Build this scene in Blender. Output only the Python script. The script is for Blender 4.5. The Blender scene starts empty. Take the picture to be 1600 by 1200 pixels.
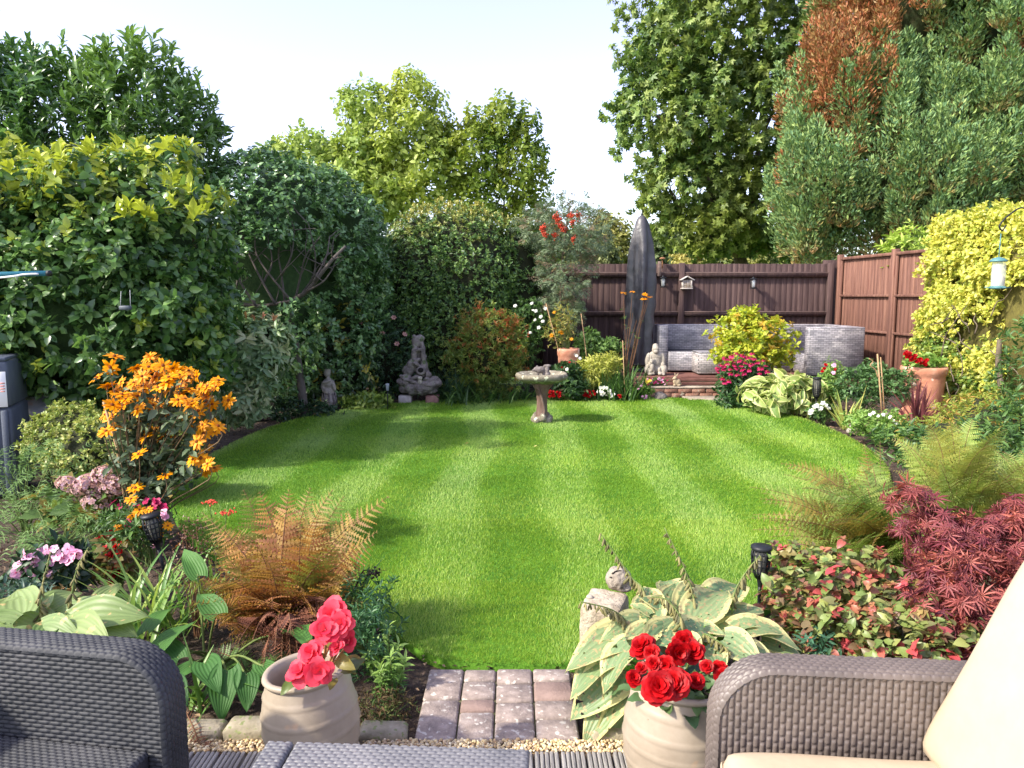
import bpy, math, random
import numpy as np
from mathutils import Vector, Matrix, Euler
random.seed(7); rng = np.random.default_rng(7)
R = math.radians
sc = bpy.context.scene
# ---------------------------------------------------------------- camera
CF, PIT, CH = 1180.0, R(6.67), 1.6
cam = bpy.data.objects.new('camera', bpy.data.cameras.new('camera'))
sc.collection.objects.link(cam)
cam.location = (0, 0, CH); cam.rotation_euler = (R(90) - PIT, 0, 0)
cam.data.sensor_width = 36; cam.data.lens = 36 * CF / 1600
cam.data.clip_start = 0.05; cam.data.clip_end = 3000
sc.camera = cam
# ---------------------------------------------------------------- sky, sun, exposure
SUN = Vector((-0.72, -0.34, 0.68)).normalized()          # direction towards the sun
w = bpy.data.worlds.new('World'); sc.world = w; w.use_nodes = True
nt = w.node_tree; bg = nt.nodes['Background']
sky = nt.nodes.new('ShaderNodeTexSky'); sky.sky_type = 'NISHITA'; sky.sun_disc = False
sky.sun_elevation = math.asin(SUN.z); sky.sun_rotation = math.atan2(SUN.x, SUN.y)
sky.air_density = 1.0; sky.dust_density = 1.5; sky.ozone_density = 1.1
hs = nt.nodes.new('ShaderNodeHueSaturation'); hs.inputs['Saturation'].default_value = 0.80; hs.inputs['Hue'].default_value = 0.535
nt.links.new(sky.outputs[0], hs.inputs['Color']); nt.links.new(hs.outputs[0], bg.inputs[0])
bg.inputs[1].default_value = 0.15
sl = bpy.data.lights.new('sun', 'SUN'); sl.energy = 2.5; sl.angle = R(2.5); sl.color = (1, 0.93, 0.80)
so = bpy.data.objects.new('sun', sl); sc.collection.objects.link(so)
so.rotation_euler = SUN.to_track_quat('Z', 'Y').to_euler(); so.location = (-20, 8, 20)
sc.view_settings.view_transform = 'Standard'; sc.view_settings.look = 'None'
sc.view_settings.exposure = 1.58; sc.view_settings.gamma = 1
sc.cycles.max_bounces = 8; sc.cycles.transparent_max_bounces = 8
sc.cycles.diffuse_bounces = 4; sc.cycles.transmission_bounces = 4; sc.cycles.glossy_bounces = 2
# ---------------------------------------------------------------- pixel helpers: measure real positions from the photo
def ray(px, py):
    x = (px - 800) / CF; y = -(py - 600) / CF
    return np.array([x, math.cos(PIT) + y * math.sin(PIT), -math.sin(PIT) + y * math.cos(PIT)])
def G(px, py, z=0.0):
    d = ray(px, py); return np.array([0, 0, CH]) + d * ((z - CH) / d[2])
def D(px, py, Y):
    d = ray(px, py); return np.array([0, 0, CH]) + d * (Y / d[1])
# ---------------------------------------------------------------- materials
def L(r, g, b):   # sRGB 0-255 to linear
    f = lambda c: (c / 255 / 12.92) if c / 255 <= .04045 else ((c / 255 + .055) / 1.055) ** 2.4
    return (f(r), f(g), f(b), 1)
MATS = {}
def newmat(name):
    m = bpy.data.materials.new(name); m.use_nodes = True
    return m, m.node_tree, m.node_tree.nodes['Principled BSDF']
def N(nt, t, **kw):
    n = nt.nodes.new(t)
    for k, v in kw.items():
        if k in n.inputs: n.inputs[k].default_value = v
        else: setattr(n, k, v)
    return n
def ramp(nt, src, stops, interp='LINEAR'):
    r = nt.nodes.new('ShaderNodeValToRGB'); e = r.color_ramp.elements; r.color_ramp.interpolation = interp
    while len(e) < len(stops): e.new(0.5)
    for i, (p, c) in enumerate(stops):
        e[i].position = p; e[i].color = c
    nt.links.new(src, r.inputs[0]); return r
def mixc(nt, fac, a, b, mode='MIX'):
    m = nt.nodes.new('ShaderNodeMix'); m.data_type = 'RGBA'; m.blend_type = mode
    for s, v in ((0, fac), (6, a), (7, b)):
        if hasattr(v, 'default_value') or hasattr(v, 'links'): nt.links.new(v, m.inputs[s])
        else: m.inputs[s].default_value = v
    return m.outputs[2]
def leafmat(name, cols, tip=None, rough=.42, trans=.34, spec=.4, edge=None, veins=0, spots=None, holes=None):
    """foliage: colour varies leaf by leaf; 'tip' = colour of young growth, odd patches or painted sunlight (attribute tint); 'edge' = leaf margin colour"""
    m, nt, b = newmat(name)
    g = N(nt, 'ShaderNodeNewGeometry')
    c = ramp(nt, g.outputs['Random Per Island'], [((i + .5) / len(cols), L(*k)) for i, k in enumerate(cols)]).outputs[0]
    if tip:
        a = N(nt, 'ShaderNodeAttribute', attribute_name='tint')
        c = mixc(nt, a.outputs['Fac'], c, L(*tip))
    if edge or veins:
        uv = N(nt, 'ShaderNodeUVMap', uv_map='UVMap'); sx = N(nt, 'ShaderNodeSeparateXYZ')
        nt.links.new(uv.outputs[0], sx.inputs[0])
        ab = N(nt, 'ShaderNodeMath', operation='ABSOLUTE'); nt.links.new(sx.outputs[0], ab.inputs[0])
        if edge:
            no = N(nt, 'ShaderNodeTexNoise', Scale=28.0, Detail=2.0)
            ad = N(nt, 'ShaderNodeMath', operation='MULTIPLY_ADD'); nt.links.new(no.outputs[0], ad.inputs[0])
            ad.inputs[1].default_value = .55; nt.links.new(ab.outputs[0], ad.inputs[2])
            rr = ramp(nt, ad.outputs[0], [(edge[1] - .06, (0, 0, 0, 1)), (edge[1] + .06, (1, 1, 1, 1))])
            c = mixc(nt, rr.outputs[0], c, L(*edge[0]))
        if veins:
            mu = N(nt, 'ShaderNodeMath', operation='MULTIPLY'); nt.links.new(sx.outputs[0], mu.inputs[0]); mu.inputs[1].default_value = veins
            si = N(nt, 'ShaderNodeMath', operation='SINE'); nt.links.new(mu.outputs[0], si.inputs[0])
            rr = ramp(nt, si.outputs[0], [(0.2, (.90, .90, .90, 1)), (.9, (1.05, 1.05, 1.05, 1))])
            c = mixc(nt, 1.0, c, rr.outputs[0], 'MULTIPLY')
            bu = N(nt, 'ShaderNodeBump', Strength=.25, Distance=.004); nt.links.new(si.outputs[0], bu.inputs['Height']); nt.links.new(bu.outputs[0], b.inputs['Normal'])
    if spots:
        tc = N(nt, 'ShaderNodeTexCoord'); no = N(nt, 'ShaderNodeTexNoise', Scale=spots[1], Detail=3.0)
        nt.links.new(tc.outputs['Object'], no.inputs['Vector'])
        rr = ramp(nt, no.outputs[0], [(spots[2], (0, 0, 0, 1)), (spots[2] + .05, (1, 1, 1, 1))])
        c = mixc(nt, rr.outputs[0], c, L(*spots[0]))
    nt.links.new(c, b.inputs['Base Color'])
    b.inputs['Roughness'].default_value = rough; b.inputs['Specular IOR Level'].default_value = spec
    hole = None
    if holes:   # slug holes eaten through the leaf
        tc = N(nt, 'ShaderNodeTexCoord'); no = N(nt, 'ShaderNodeTexNoise', Scale=holes[0], Detail=1.0); nt.links.new(tc.outputs['Object'], no.inputs['Vector'])
        hole = ramp(nt, no.outputs[0], [(holes[1], (0, 0, 0, 1)), (holes[1] + .01, (1, 1, 1, 1))]).outputs[0]
    if trans > 0:
        t = N(nt, 'ShaderNodeBsdfTranslucent')
        tcol = mixc(nt, 1.0, c, (1.12, 1.18, .85, 1), 'MULTIPLY'); nt.links.new(tcol, t.inputs[0])
        mx = N(nt, 'ShaderNodeMixShader', Fac=trans); mx.inputs[0].default_value = trans
        nt.links.new(b.outputs[0], mx.inputs[1]); nt.links.new(t.outputs[0], mx.inputs[2])
        out_ = mx.outputs[0]
        if hole is not None:
            tr = N(nt, 'ShaderNodeBsdfTransparent'); m2 = N(nt, 'ShaderNodeMixShader'); nt.links.new(hole, m2.inputs[0]); nt.links.new(out_, m2.inputs[1]); nt.links.new(tr.outputs[0], m2.inputs[2]); out_ = m2.outputs[0]
        nt.links.new(out_, nt.nodes['Material Output'].inputs[0])
    MATS[name] = m; return m
def solid(name, cols, scale=8, rough=.7, bump=.3, bscale=None, detail=6, spec=.3, metal=0, stretch=(1, 1, 1), dist=.01, speck=None):
    """noise-coloured solid surface"""
    m, nt, b = newmat(name)
    tc = N(nt, 'ShaderNodeTexCoord'); mp = N(nt, 'ShaderNodeMapping'); mp.inputs['Scale'].default_value = stretch
    nt.links.new(tc.outputs['Object'], mp.inputs[0])
    no = N(nt, 'ShaderNodeTexNoise', Scale=scale, Detail=detail, Roughness=.62); nt.links.new(mp.outputs[0], no.inputs['Vector'])
    n = len(cols)
    c = ramp(nt, no.outputs[0], [(.3 + .4 * i / max(1, n - 1), L(*k)) for i, k in enumerate(cols)]).outputs[0]
    if speck:
        n2 = N(nt, 'ShaderNodeTexNoise', Scale=speck[1], Detail=2.0); nt.links.new(mp.outputs[0], n2.inputs['Vector'])
        rr = ramp(nt, n2.outputs[0], [(speck[2], (0, 0, 0, 1)), (speck[2] + .06, (1, 1, 1, 1))])
        c = mixc(nt, rr.outputs[0], c, L(*speck[0]))
    nt.links.new(c, b.inputs['Base Color'])
    b.inputs['Roughness'].default_value = rough; b.inputs['Specular IOR Level'].default_value = spec; b.inputs['Metallic'].default_value = metal
    if bump:
        nb = N(nt, 'ShaderNodeTexNoise', Scale=bscale or scale * 4, Detail=5.0); nt.links.new(mp.outputs[0], nb.inputs['Vector'])
        bu = N(nt, 'ShaderNodeBump', Strength=bump, Distance=dist); nt.links.new(nb.outputs[0], bu.inputs['Height']); nt.links.new(bu.outputs[0], b.inputs['Normal'])
    MATS[name] = m; return m
# ---------------------------------------------------------------- mesh building
ORG = {}
def mesh_from(name, V, F, mats, smooth=False, tint=None, uv=None, fm=None):
    """V n x 3, F = list of (faces x k) index arrays or list of tuples"""
    me = bpy.data.meshes.new(name)
    V = np.asarray(V, dtype=np.float32)
    if isinstance(F, list) and len(F) and not isinstance(F[0], np.ndarray):
        loops = np.array([i for f in F for i in f], dtype=np.int32); sizes = np.array([len(f) for f in F], dtype=np.int32)
    else:
        loops = np.concatenate([f.reshape(-1) for f in F]).astype(np.int32)
        sizes = np.concatenate([np.full(len(f), f.shape[1]) for f in F]).astype(np.int32)
    me.vertices.add(len(V)); me.vertices.foreach_set('co', V.reshape(-1))
    me.loops.add(len(loops)); me.loops.foreach_set('vertex_index', loops)
    me.polygons.add(len(sizes)); st = np.concatenate([[0], np.cumsum(sizes)[:-1]]).astype(np.int32)
    me.polygons.foreach_set('loop_start', st)
    try: me.polygons.foreach_set('loop_total', sizes)
    except Exception: pass
    if smooth: me.polygons.foreach_set('use_smooth', np.ones(len(sizes), dtype=bool))
    for m in (mats if isinstance(mats, (list, tuple)) else [mats]): me.materials.append(m)
    if fm is not None: me.polygons.foreach_set('material_index', np.asarray(fm, dtype=np.int32))
    if tint is not None:
        a = me.attributes.new('tint', 'FLOAT', 'POINT'); a.data.foreach_set('value', np.asarray(tint, dtype=np.float32))
    if uv is not None:
        u = me.uv_layers.new(name='UVMap'); u.data.foreach_set('uv', np.asarray(uv, dtype=np.float32)[loops].reshape(-1))
    me.update(calc_edges=True); me.validate(); return me
def tag(o, label=None, cat=None, group=None, kind=None):
    if label: o['label'] = label
    if cat: o['category'] = cat
    if group: o['group'] = group
    if kind: o['kind'] = kind
    return o
def thing(name, label, cat, loc, group=None, kind=None, rz=0):
    o = bpy.data.objects.new(name, None); sc.collection.objects.link(o); o.empty_display_size = .1
    o.location = loc; o.rotation_euler = (0, 0, rz); ORG[o.name] = np.array(loc, dtype=float)
    return tag(o, label, cat, group, kind)
def mk(name, V, F, mats, parent=None, smooth=False, **kw):
    V = np.asarray(V, dtype=float)
    org = ORG[parent.name] if parent is not None else np.array([V[:, 0].mean(), V[:, 1].mean(), V[:, 2].min()])
    me = mesh_from(name, V - org, F, mats, smooth, **kw)
    o = bpy.data.objects.new(name, me); sc.collection.objects.link(o)
    if parent is not None: o.parent = parent
    else: o.location = org
    ORG[o.name] = org
    return o
def place(name, me, parent, loc, rot=(0, 0, 0), scale=1.0, M=None):
    """object sharing mesh data, under parent, at world loc"""
    o = bpy.data.objects.new(name, me); sc.collection.objects.link(o)
    loc = np.asarray(loc, dtype=float)
    if parent is not None: o.parent = parent; loc = loc - ORG[parent.name]
    if M is not None: o.rotation_euler = M.to_euler()
    else: o.rotation_euler = rot
    o.location = loc; o.scale = (scale,) * 3 if not hasattr(scale, '__len__') else scale
    ORG[o.name] = loc + (ORG[parent.name] if parent is not None else 0)
    return o
def nrm(a): return a / np.maximum(np.linalg.norm(a, axis=-1, keepdims=True), 1e-9)
class MB:
    """collects shapes into one mesh"""
    def __init__(s): s.V = []; s.F = []; s.M = []; s.n = 0
    def add(s, V, F, m=0):
        s.V.append(np.asarray(V, float)); s.F += [tuple(int(i) + s.n for i in f) for f in F]; s.M += [m] * len(F); s.n += len(V)
    def box(s, c, size, rz=0, m=0, bev=0, rx=0, ry=0, taper=1.0):
        hx, hy, hz = [k / 2 for k in size]; b = min(bev, hx * .9, hy * .9, hz * .9)
        P = []
        if b <= 0:
            for z in (-1, 1):
                k = taper if z > 0 else 1
                for x, y in ((-1, -1), (1, -1), (1, 1), (-1, 1)): P.append((x * hx * k, y * hy * k, z * hz))
            F = [(3, 2, 1, 0), (4, 5, 6, 7), (0, 1, 5, 4), (1, 2, 6, 5), (2, 3, 7, 6), (3, 0, 4, 7)]
        else:
            rings = [(-hz, b), (-hz + b, 0), (hz - b, 0), (hz, b)]
            for z, ins in rings:
                k = taper if z > 0 else 1
                X, Y = (hx - ins) * k, (hy - ins) * k; q = b if ins == 0 else b * .3
                for x, y in ((-X + q, -Y), (X - q, -Y), (X, -Y + q), (X, Y - q), (X - q, Y), (-X + q, Y), (-X, Y - q), (-X, -Y + q)): P.append((x, y, z))
            F = [tuple(range(7, -1, -1)), tuple(range(24, 32))]
            for r in range(3):
                for i in range(8):
                    a = r * 8 + i; c2 = r * 8 + (i + 1) % 8; F.append((a, c2, c2 + 8, a + 8))
        Mx = Euler((rx, ry, rz)).to_matrix(); P = np.array(P) @ np.array(Mx).T + np.asarray(c, float)
        s.add(P, F, m)
    def tube(s, pts, rad, seg=8, m=0, cap=True):
        pts = np.asarray(pts, float); n = len(pts); rad = np.full(n, rad) if np.isscalar(rad) else np.asarray(rad, float)
        if len(rad) != n: rad = np.interp(np.linspace(0, 1, n), np.linspace(0, 1, len(rad)), rad)
        T = nrm(np.gradient(pts, axis=0)); u = np.cross(T[0], (0, 0, 1.0) if abs(T[0][2]) < .9 else (1.0, 0, 0)); u /= np.linalg.norm(u)
        V = []
        for i in range(n):
            u = u - T[i] * np.dot(u, T[i]); u /= max(1e-9, np.linalg.norm(u)); v = np.cross(T[i], u)
            a = np.linspace(0, 2 * np.pi, seg, endpoint=False)[:, None]
            V.append(pts[i] + rad[i] * (np.cos(a) * u + np.sin(a) * v))
        F = [(i * seg + j, i * seg + (j + 1) % seg, (i + 1) * seg + (j + 1) % seg, (i + 1) * seg + j) for i in range(n - 1) for j in range(seg)]
        if cap: F += [tuple(range(seg - 1, -1, -1)), tuple(range((n - 1) * seg, n * seg))]
        s.add(np.concatenate(V), F, m)
    def lathe(s, prof, c=(0, 0, 0), seg=24, m=0, sy=1.0, wob=0, ribs=None, cap=False):
        V = []; ph = random.random() * 6
        for r, z in prof:
            for j in range(seg):
                a = 2 * math.pi * j / seg; k = 1 + wob * math.sin(3 * a + ph + z * 9) + wob * .6 * math.sin(7 * a + z * 15)
                V.append((c[0] + r * k * math.cos(a), c[1] + r * k * sy * math.sin(a), c[2] + z))
        F = [(i * seg + j, i * seg + (j + 1) % seg, (i + 1) * seg + (j + 1) % seg, (i + 1) * seg + j) for i in range(len(prof) - 1) for j in range(seg)]
        if cap: F += [tuple(range(seg - 1, -1, -1)), tuple(range((len(prof) - 1) * seg, len(prof) * seg))]
        s.add(V, F, m)
    def ball(s, c, r, seg=12, m=0):
        r = np.array((r,) * 3 if np.isscalar(r) else r)
        V = [(0, 0, -1)] + [(math.cos(t) * math.cos(a), math.cos(t) * math.sin(a), math.sin(t)) for t in np.linspace(-np.pi / 2, np.pi / 2, seg // 2 + 1)[1:-1] for a in np.linspace(0, 2 * np.pi, seg, endpoint=False)] + [(0, 0, 1)]
        k = seg // 2 - 1; F = [(0, 1 + (j + 1) % seg, 1 + j) for j in range(seg)]
        F += [(1 + i * seg + j, 1 + i * seg + (j + 1) % seg, 1 + (i + 1) * seg + (j + 1) % seg, 1 + (i + 1) * seg + j) for i in range(k - 1) for j in range(seg)]
        e = 1 + k * seg; F += [(e, e - seg + j, e - seg + (j + 1) % seg) for j in range(seg)]
        s.add(np.array(V) * r + np.asarray(c, float), F, m)
    def out(s, name, mats, parent=None, smooth=False, **kw):
        return mk(name, np.concatenate(s.V), s.F, mats, parent, smooth, fm=s.M, **kw)
    def data(s, name, mats, smooth=False):
        return mesh_from(name, np.concatenate(s.V), s.F, mats, smooth, fm=s.M)
def one_box(name, c, size, mat, parent=None, **kw):
    b = MB(); b.box(c, size, **kw); return b.out(name, mat, parent)
def one_tube(name, pts, rad, mat, parent=None, seg=8):
    b = MB(); b.tube(pts, rad, seg); return b.out(name, mat, parent, smooth=True)
def sub(pts, k=6):
    """smooth (Catmull-Rom) resampling of a control polyline"""
    P = [np.asarray(p, float) for p in pts]; P = [2 * P[0] - P[1]] + P + [2 * P[-1] - P[-2]]; o = []
    for i in range(1, len(P) - 2):
        for t in np.linspace(0, 1, k, endpoint=False):
            a, b, c, d = P[i - 1:i + 3]
            o.append(.5 * (2 * b + (c - a) * t + (2 * a - 5 * b + 4 * c - d) * t * t + (3 * b - a - 3 * c + d) * t ** 3))
    return np.array(o + [P[-2]])
def noise3(P, freq=1.0, seed=0, octs=3):
    r = np.random.default_rng(seed); o = np.zeros(len(P)); amp = 1; tot = 0
    for k in range(octs):
        for _ in range(5):
            d = nrm(r.normal(size=3)); o += amp * np.sin(P @ d * freq * 2.2 + r.uniform(0, 6.28)); tot += amp * .45
        freq *= 2.1; amp *= .5
    return o / tot
# ---------------------------------------------------------------- leaf shapes: x across, y along, z normal
def T_leaf(w=.5, fold=.16, curl=.12, pk=.42):
    V = [(0, 0, 0), (-w / 2 * .82, pk * .6, fold * .7), (w / 2 * .82, pk * .6, fold * .7), (0, pk * .7, .02), (-w / 2 * .8, pk * 1.55, fold * .6 - curl * .3), (w / 2 * .8, pk * 1.55, fold * .6 - curl * .3), (0, pk * 1.6, -curl * .4), (0, 1, -curl)]
    F = [(0, 3, 1), (0, 2, 3), (1, 3, 6, 4), (3, 2, 5, 6), (4, 6, 7), (6, 5, 7)]
    return np.array(V), F, np.array([(0, 0), (-1, .3), (1, .3), (0, .3), (-1, .7), (1, .7), (0, .7), (0, 1)], float)
def T_dia(w=.5, fold=.12, pk=.45):
    V = [(0, 0, 0), (-w / 2, pk, fold), (w / 2, pk, fold), (0, 1, -.08)]
    return np.array(V), [(0, 3, 1), (0, 2, 3)], np.array([(0, 0), (-1, .5), (1, .5), (0, 1)], float)
def T_star(n=5, spread=230, w=.30, r=(1, .9, .62), depth=.45):
    """palmate leaf"""
    V = [(0, 0, 0)]; F = []; UV = [(0, 0)]; a0 = math.radians(spread) / (n - 1)
    ls = {7: (.45, .75, .93, 1, .93, .75, .45), 5: (.6, .9, 1, .9, .6), 3: (.8, 1, .8)}[n]
    for i in range(n):
        a = (i - (n - 1) / 2) * a0; d = np.array([math.sin(a), math.cos(a)]); s = np.array([d[1], -d[0]]); l = ls[i]
        k = len(V); zz = -.1 * l
        for p, z in ((d * l * depth - s * w / 2 * l, .02), (d * l, zz - .04), (d * l * depth + s * w / 2 * l, .02)): V.append((p[0], p[1], z)); UV.append((1, 1))
        F += [(0, k + 1, k), (0, k + 2, k + 1)]
    V = np.array(V); V[:, 1] += .1
    return V, F, np.array(UV, float)
def T_serr(n=7, w=.3, teeth=.5):
    """fern pinna: midrib with toothed lobes"""
    V = [(0, 0, 0)]; F = []; UV = [(0, 0)]
    for i in range(n):
        t0 = i / n; t1 = (i + 1) / n; wi = w / 2 * (1 - t0) ** .8 * (.8 if i == 0 else 1); k = len(V)
        V += [(-wi, t0 + .8 / n, -.03), (wi, t0 + .8 / n, -.03), (0, t1, -.06 * t1 * t1 * 2)]; UV += [(-1, t0), (1, t0), (0, t1)]
        p = k - 1
        F += [(p, k + 2, k), (p, k + 1, k + 2)]
    return np.array(V), F, np.array(UV, float)
def T_grid(nu=7, nt=9, prof=None, cup=.18, droop=.35, ripple=.03, twist=0):
    V = []; UV = []
    for j in range(nt):
        t = j / (nt - 1); wd = prof(t)
        for i in range(nu):
            u = -1 + 2 * i / (nu - 1)
            back = .13 * (abs(u) ** 1.5) * (1 - t) ** 3 * 1.2
            V.append((u * wd / 2, t - back, cup * wd * (abs(u) ** 1.4) - droop * t * t + ripple * math.sin(9 * t + 3 * u) * abs(u) + twist * u * t)); UV.append((u, t))
    F = [(j * nu + i, j * nu + i + 1, (j + 1) * nu + i + 1, (j + 1) * nu + i) for j in range(nt - 1) for i in range(nu - 1)]
    return np.array(V), F, np.array(UV, float)
def heart(w): return lambda t: w * max(.03, math.sin(math.pi * min(1, (t * .93 + .07)) ** .62) ** .8)
LEAF = T_leaf(); LEAFW = T_leaf(.62, .12, .14); LEAFN = T_leaf(.3, .1, .2); DIA = T_dia(); DIAN = T_dia(.26); DIAW = T_dia(.7)
LAUREL = T_leaf(.36, .14, .16, .45); MAPLE = T_star(5, 210, .46); JMAPLE = T_star(7, 220, .15, depth=.5); PINNA = T_serr(7, .30); PINNA2 = T_serr(7, .36); PINNA3 = T_serr(7, .38)
def inst(T, pos, fwd, up, sc_, tint=None):
    """one mesh's arrays of many leaves"""
    TV, TF, TU = T; n = len(pos); k = len(TV)
    y = nrm(np.asarray(fwd, float)); x = nrm(np.cross(y, up)); z = np.cross(x, y)
    s = np.asarray(sc_, float)
    if s.ndim == 1: s = np.repeat(s[:, None], 3, 1)
    A = TV[None] * s[:, None, :]
    V = pos[:, None, :] + A[..., 0:1] * x[:, None] + A[..., 1:2] * y[:, None] + A[..., 2:3] * z[:, None]
    V = V.reshape(-1, 3); off = (np.arange(n) * k)[:, None]
    Fs = []
    for q in (3, 4):
        f = np.array([t for t in TF if len(t) == q])
        if len(f): Fs.append((f.reshape(1, -1) + off).reshape(-1, q))
    UV = np.tile(TU, (n, 1)); ti = np.repeat(tint, k) if tint is not None else np.zeros(n * k)
    return V, Fs, UV, ti
class Cloud:
    """gathers many leaf sets into one mesh"""
    def __init__(s): s.V = []; s.F = []; s.U = []; s.T = []; s.n = 0
    def add(s, T, pos, fwd, up, sc_, tint=None):
        if not len(pos): return s
        V, Fs, UV, ti = inst(T, np.asarray(pos, float), np.asarray(fwd, float), np.asarray(up, float), sc_, tint)
        s.V.append(V); s.F += [f + s.n for f in Fs]; s.U.append(UV); s.T.append(ti); s.n += len(V); return s
    def raw(s, V, Fs, UV=None, ti=None):
        s.V.append(V); s.F += [f + s.n for f in Fs]; s.U.append(UV if UV is not None else np.zeros((len(V), 2))); s.T.append(ti if ti is not None else np.zeros(len(V))); s.n += len(V); return s
    def out(s, name, mat, parent=None, smooth=False):
        return mk(name, np.concatenate(s.V), s.F, mat, parent, smooth, uv=np.concatenate(s.U), tint=np.concatenate(s.T))
def shoots(P, Dr, n, length, leaf, ang=55, T=LEAF, jit=.35, cloud=None, tintf=None, ang1=None, vary=.45, r=rng, droop=0.0, upw=0.0):
    """a sprig at each P along Dr with n leaves spiralling round it"""
    c = cloud or Cloud(); m = len(P); Dr = nrm(Dr)
    t = (np.arange(n) + .5) / n
    a = (np.arange(n) * 2.4)[None] + r.uniform(0, 6.28, (m, 1)) + r.normal(0, .3, (m, n))
    ref = np.where(np.abs(Dr[:, 2:3]) > .9, np.array([[1., 0, 0]]), np.array([[0, 0, 1.]]))
    u = nrm(np.cross(Dr, ref)); v = np.cross(Dr, u)
    rad = np.cos(a)[..., None] * u[:, None] + np.sin(a)[..., None] * v[:, None]
    an = R(ang) + ((R(ang1) - R(ang)) * t if ang1 is not None else 0); an = an + r.normal(0, .2, (m, n))
    fw = Dr[:, None] * np.cos(an)[..., None] + rad * np.sin(an)[..., None]
    fw = fw + r.normal(0, jit * .5, fw.shape); fw[..., 2] -= droop
    up = Dr[:, None] * 1.0 + r.normal(0, jit, fw.shape); up[..., 2] += upw
    pos = P[:, None] + Dr[:, None] * (length * t)[None, :, None]
    s = leaf * (1 + r.normal(0, vary * .6, (m, n))).clip(.4, 1.6)
    ti = None if tintf is None else np.repeat(tintf, n).reshape(m, n)
    c.add(T, pos.reshape(-1, 3), fw.reshape(-1, 3), up.reshape(-1, 3), s.reshape(-1), None if ti is None else ti.reshape(-1))
    return c
def crown(ells, n, lump=.12, freq=1.5, shell=(.78, 1.04), seed=1, front=.45, zmin=None, keep=None):
    """points and outward directions in the outer shell of a set of ellipsoids (cx,cy,cz,rx,ry,rz)"""
    r = np.random.default_rng(seed); E = np.array(ells, float)
    ar = (E[:, 3] * E[:, 4] + E[:, 3] * E[:, 5] + E[:, 4] * E[:, 5]); k = r.choice(len(E), int(n * 1.6), p=ar / ar.sum())
    d = nrm(r.normal(size=(len(k), 3))); f = r.uniform(shell[0] ** 3, shell[1] ** 3, len(k)) ** (1 / 3)
    f = f * (1 + lump * noise3(d * 2.2 + k[:, None] * 3.1, freq, seed + 5))
    P = E[k, :3] + d * E[k, 3:] * f[:, None]; Dd = nrm(d / E[k, 3:])
    ok = np.ones(len(k), bool)
    for i in range(len(E)):
        q = (((P - E[i, :3]) / E[i, 3:]) ** 2).sum(1); ok &= (q > .62) | (k == i)
    tocam = nrm(np.array([0, 0, CH]) - P); facing = (Dd * tocam).sum(1)
    ok &= (facing > -.25) | (r.random(len(k)) < front)
    if zmin is not None: ok &= P[:, 2] > zmin
    if keep is not None: ok &= keep(P)
    return P[ok][:n], Dd[ok][:n]
def core(name, ells, k, mat, parent, seed=3, zmin=0.02):
    """the dense twiggy inside of a shrub or hedge"""
    b = MB()
    for i, e in enumerate(ells):
        q = MB(); q.ball((0, 0, 0), 1, 28); V = q.V[0]; V = V * (k + .07 * noise3(V * 3, 2.2, seed + i)[:, None])
        V = V * np.array(e[3:]) + np.array(e[:3]); V[:, 2] = np.maximum(V[:, 2], zmin); b.add(V, q.F)
    return b.out(name, mat, parent)
def blades(bases, az, L_, W_, lean=.25, bend=.6, seg=6, cloud=None, tip=.05, fold=.25, tint=None):
    """arching strap leaves (vectorised)"""
    c = cloud or Cloud(); n = len(bases); bases = np.asarray(bases, float); L_ = np.broadcast_to(L_, n); W_ = np.broadcast_to(W_, n)
    lean = np.broadcast_to(lean, n); bend = np.broadcast_to(bend, n)
    t = np.linspace(0, 1, seg + 1); th = lean[:, None] + bend[:, None] * t[None] ** 1.4 * 1.8
    dr = np.stack([np.cos(az), np.sin(az), np.zeros(n)], 1); ds = (L_ / seg)[:, None]
    ho = np.cumsum(np.sin(th) * ds, 1) - (np.sin(th) * ds)[:, :1]; ve = np.cumsum(np.cos(th) * ds, 1) - (np.cos(th) * ds)[:, :1]
    P = bases[:, None] + dr[:, None] * ho[..., None]; P[..., 2] += ve
    sd = np.stack([-np.sin(az), np.cos(az), np.zeros(n)], 1); wp = np.clip(np.minimum(.55 + t * 2.2, 1) * (1 - t ** 2.6), tip, 1)
    w_ = (W_[:, None] * wp[None])[..., None] * sd[:, None] / 2
    nn = np.stack([-np.cos(th) * dr[:, :1], -np.cos(th) * dr[:, 1:2], np.sin(th)], 2)
    f = fold * np.linalg.norm(w_, axis=2, keepdims=True) * -nn
    V = np.stack([P - w_, P + f, P + w_], 2).reshape(-1, 3)
    k = (seg + 1) * 3; j = np.arange(seg) * 3
    q = np.concatenate([np.stack([j, j + 1, j + 4, j + 3], 1), np.stack([j + 1, j + 2, j + 5, j + 4], 1)])
    Fq = (q.reshape(1, -1) + (np.arange(n) * k)[:, None]).reshape(-1, 4)
    U = np.tile(np.stack([np.tile([-1, 0, 1], seg + 1), np.repeat(t, 3)], 1), (n, 1))
    return c.raw(V, [Fq], U, None if tint is None else np.repeat(tint, k))
def frond_pts(base, az, Ln, rise=1.0, out=.7, droop=.25, k=26, r=random):
    d = np.array([math.cos(az), math.sin(az), 0]); b = np.asarray(base, float)
    P1 = b + np.array([0, 0, 1.]) * Ln * rise * .62 + d * Ln * out * .18; P2 = b + d * Ln * out + np.array([0, 0, 1.]) * Ln * (rise * .78 - droop)
    t = np.linspace(0, 1, k)[:, None]; return (1 - t) ** 2 * b + 2 * t * (1 - t) * P1 + t * t * P2
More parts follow.
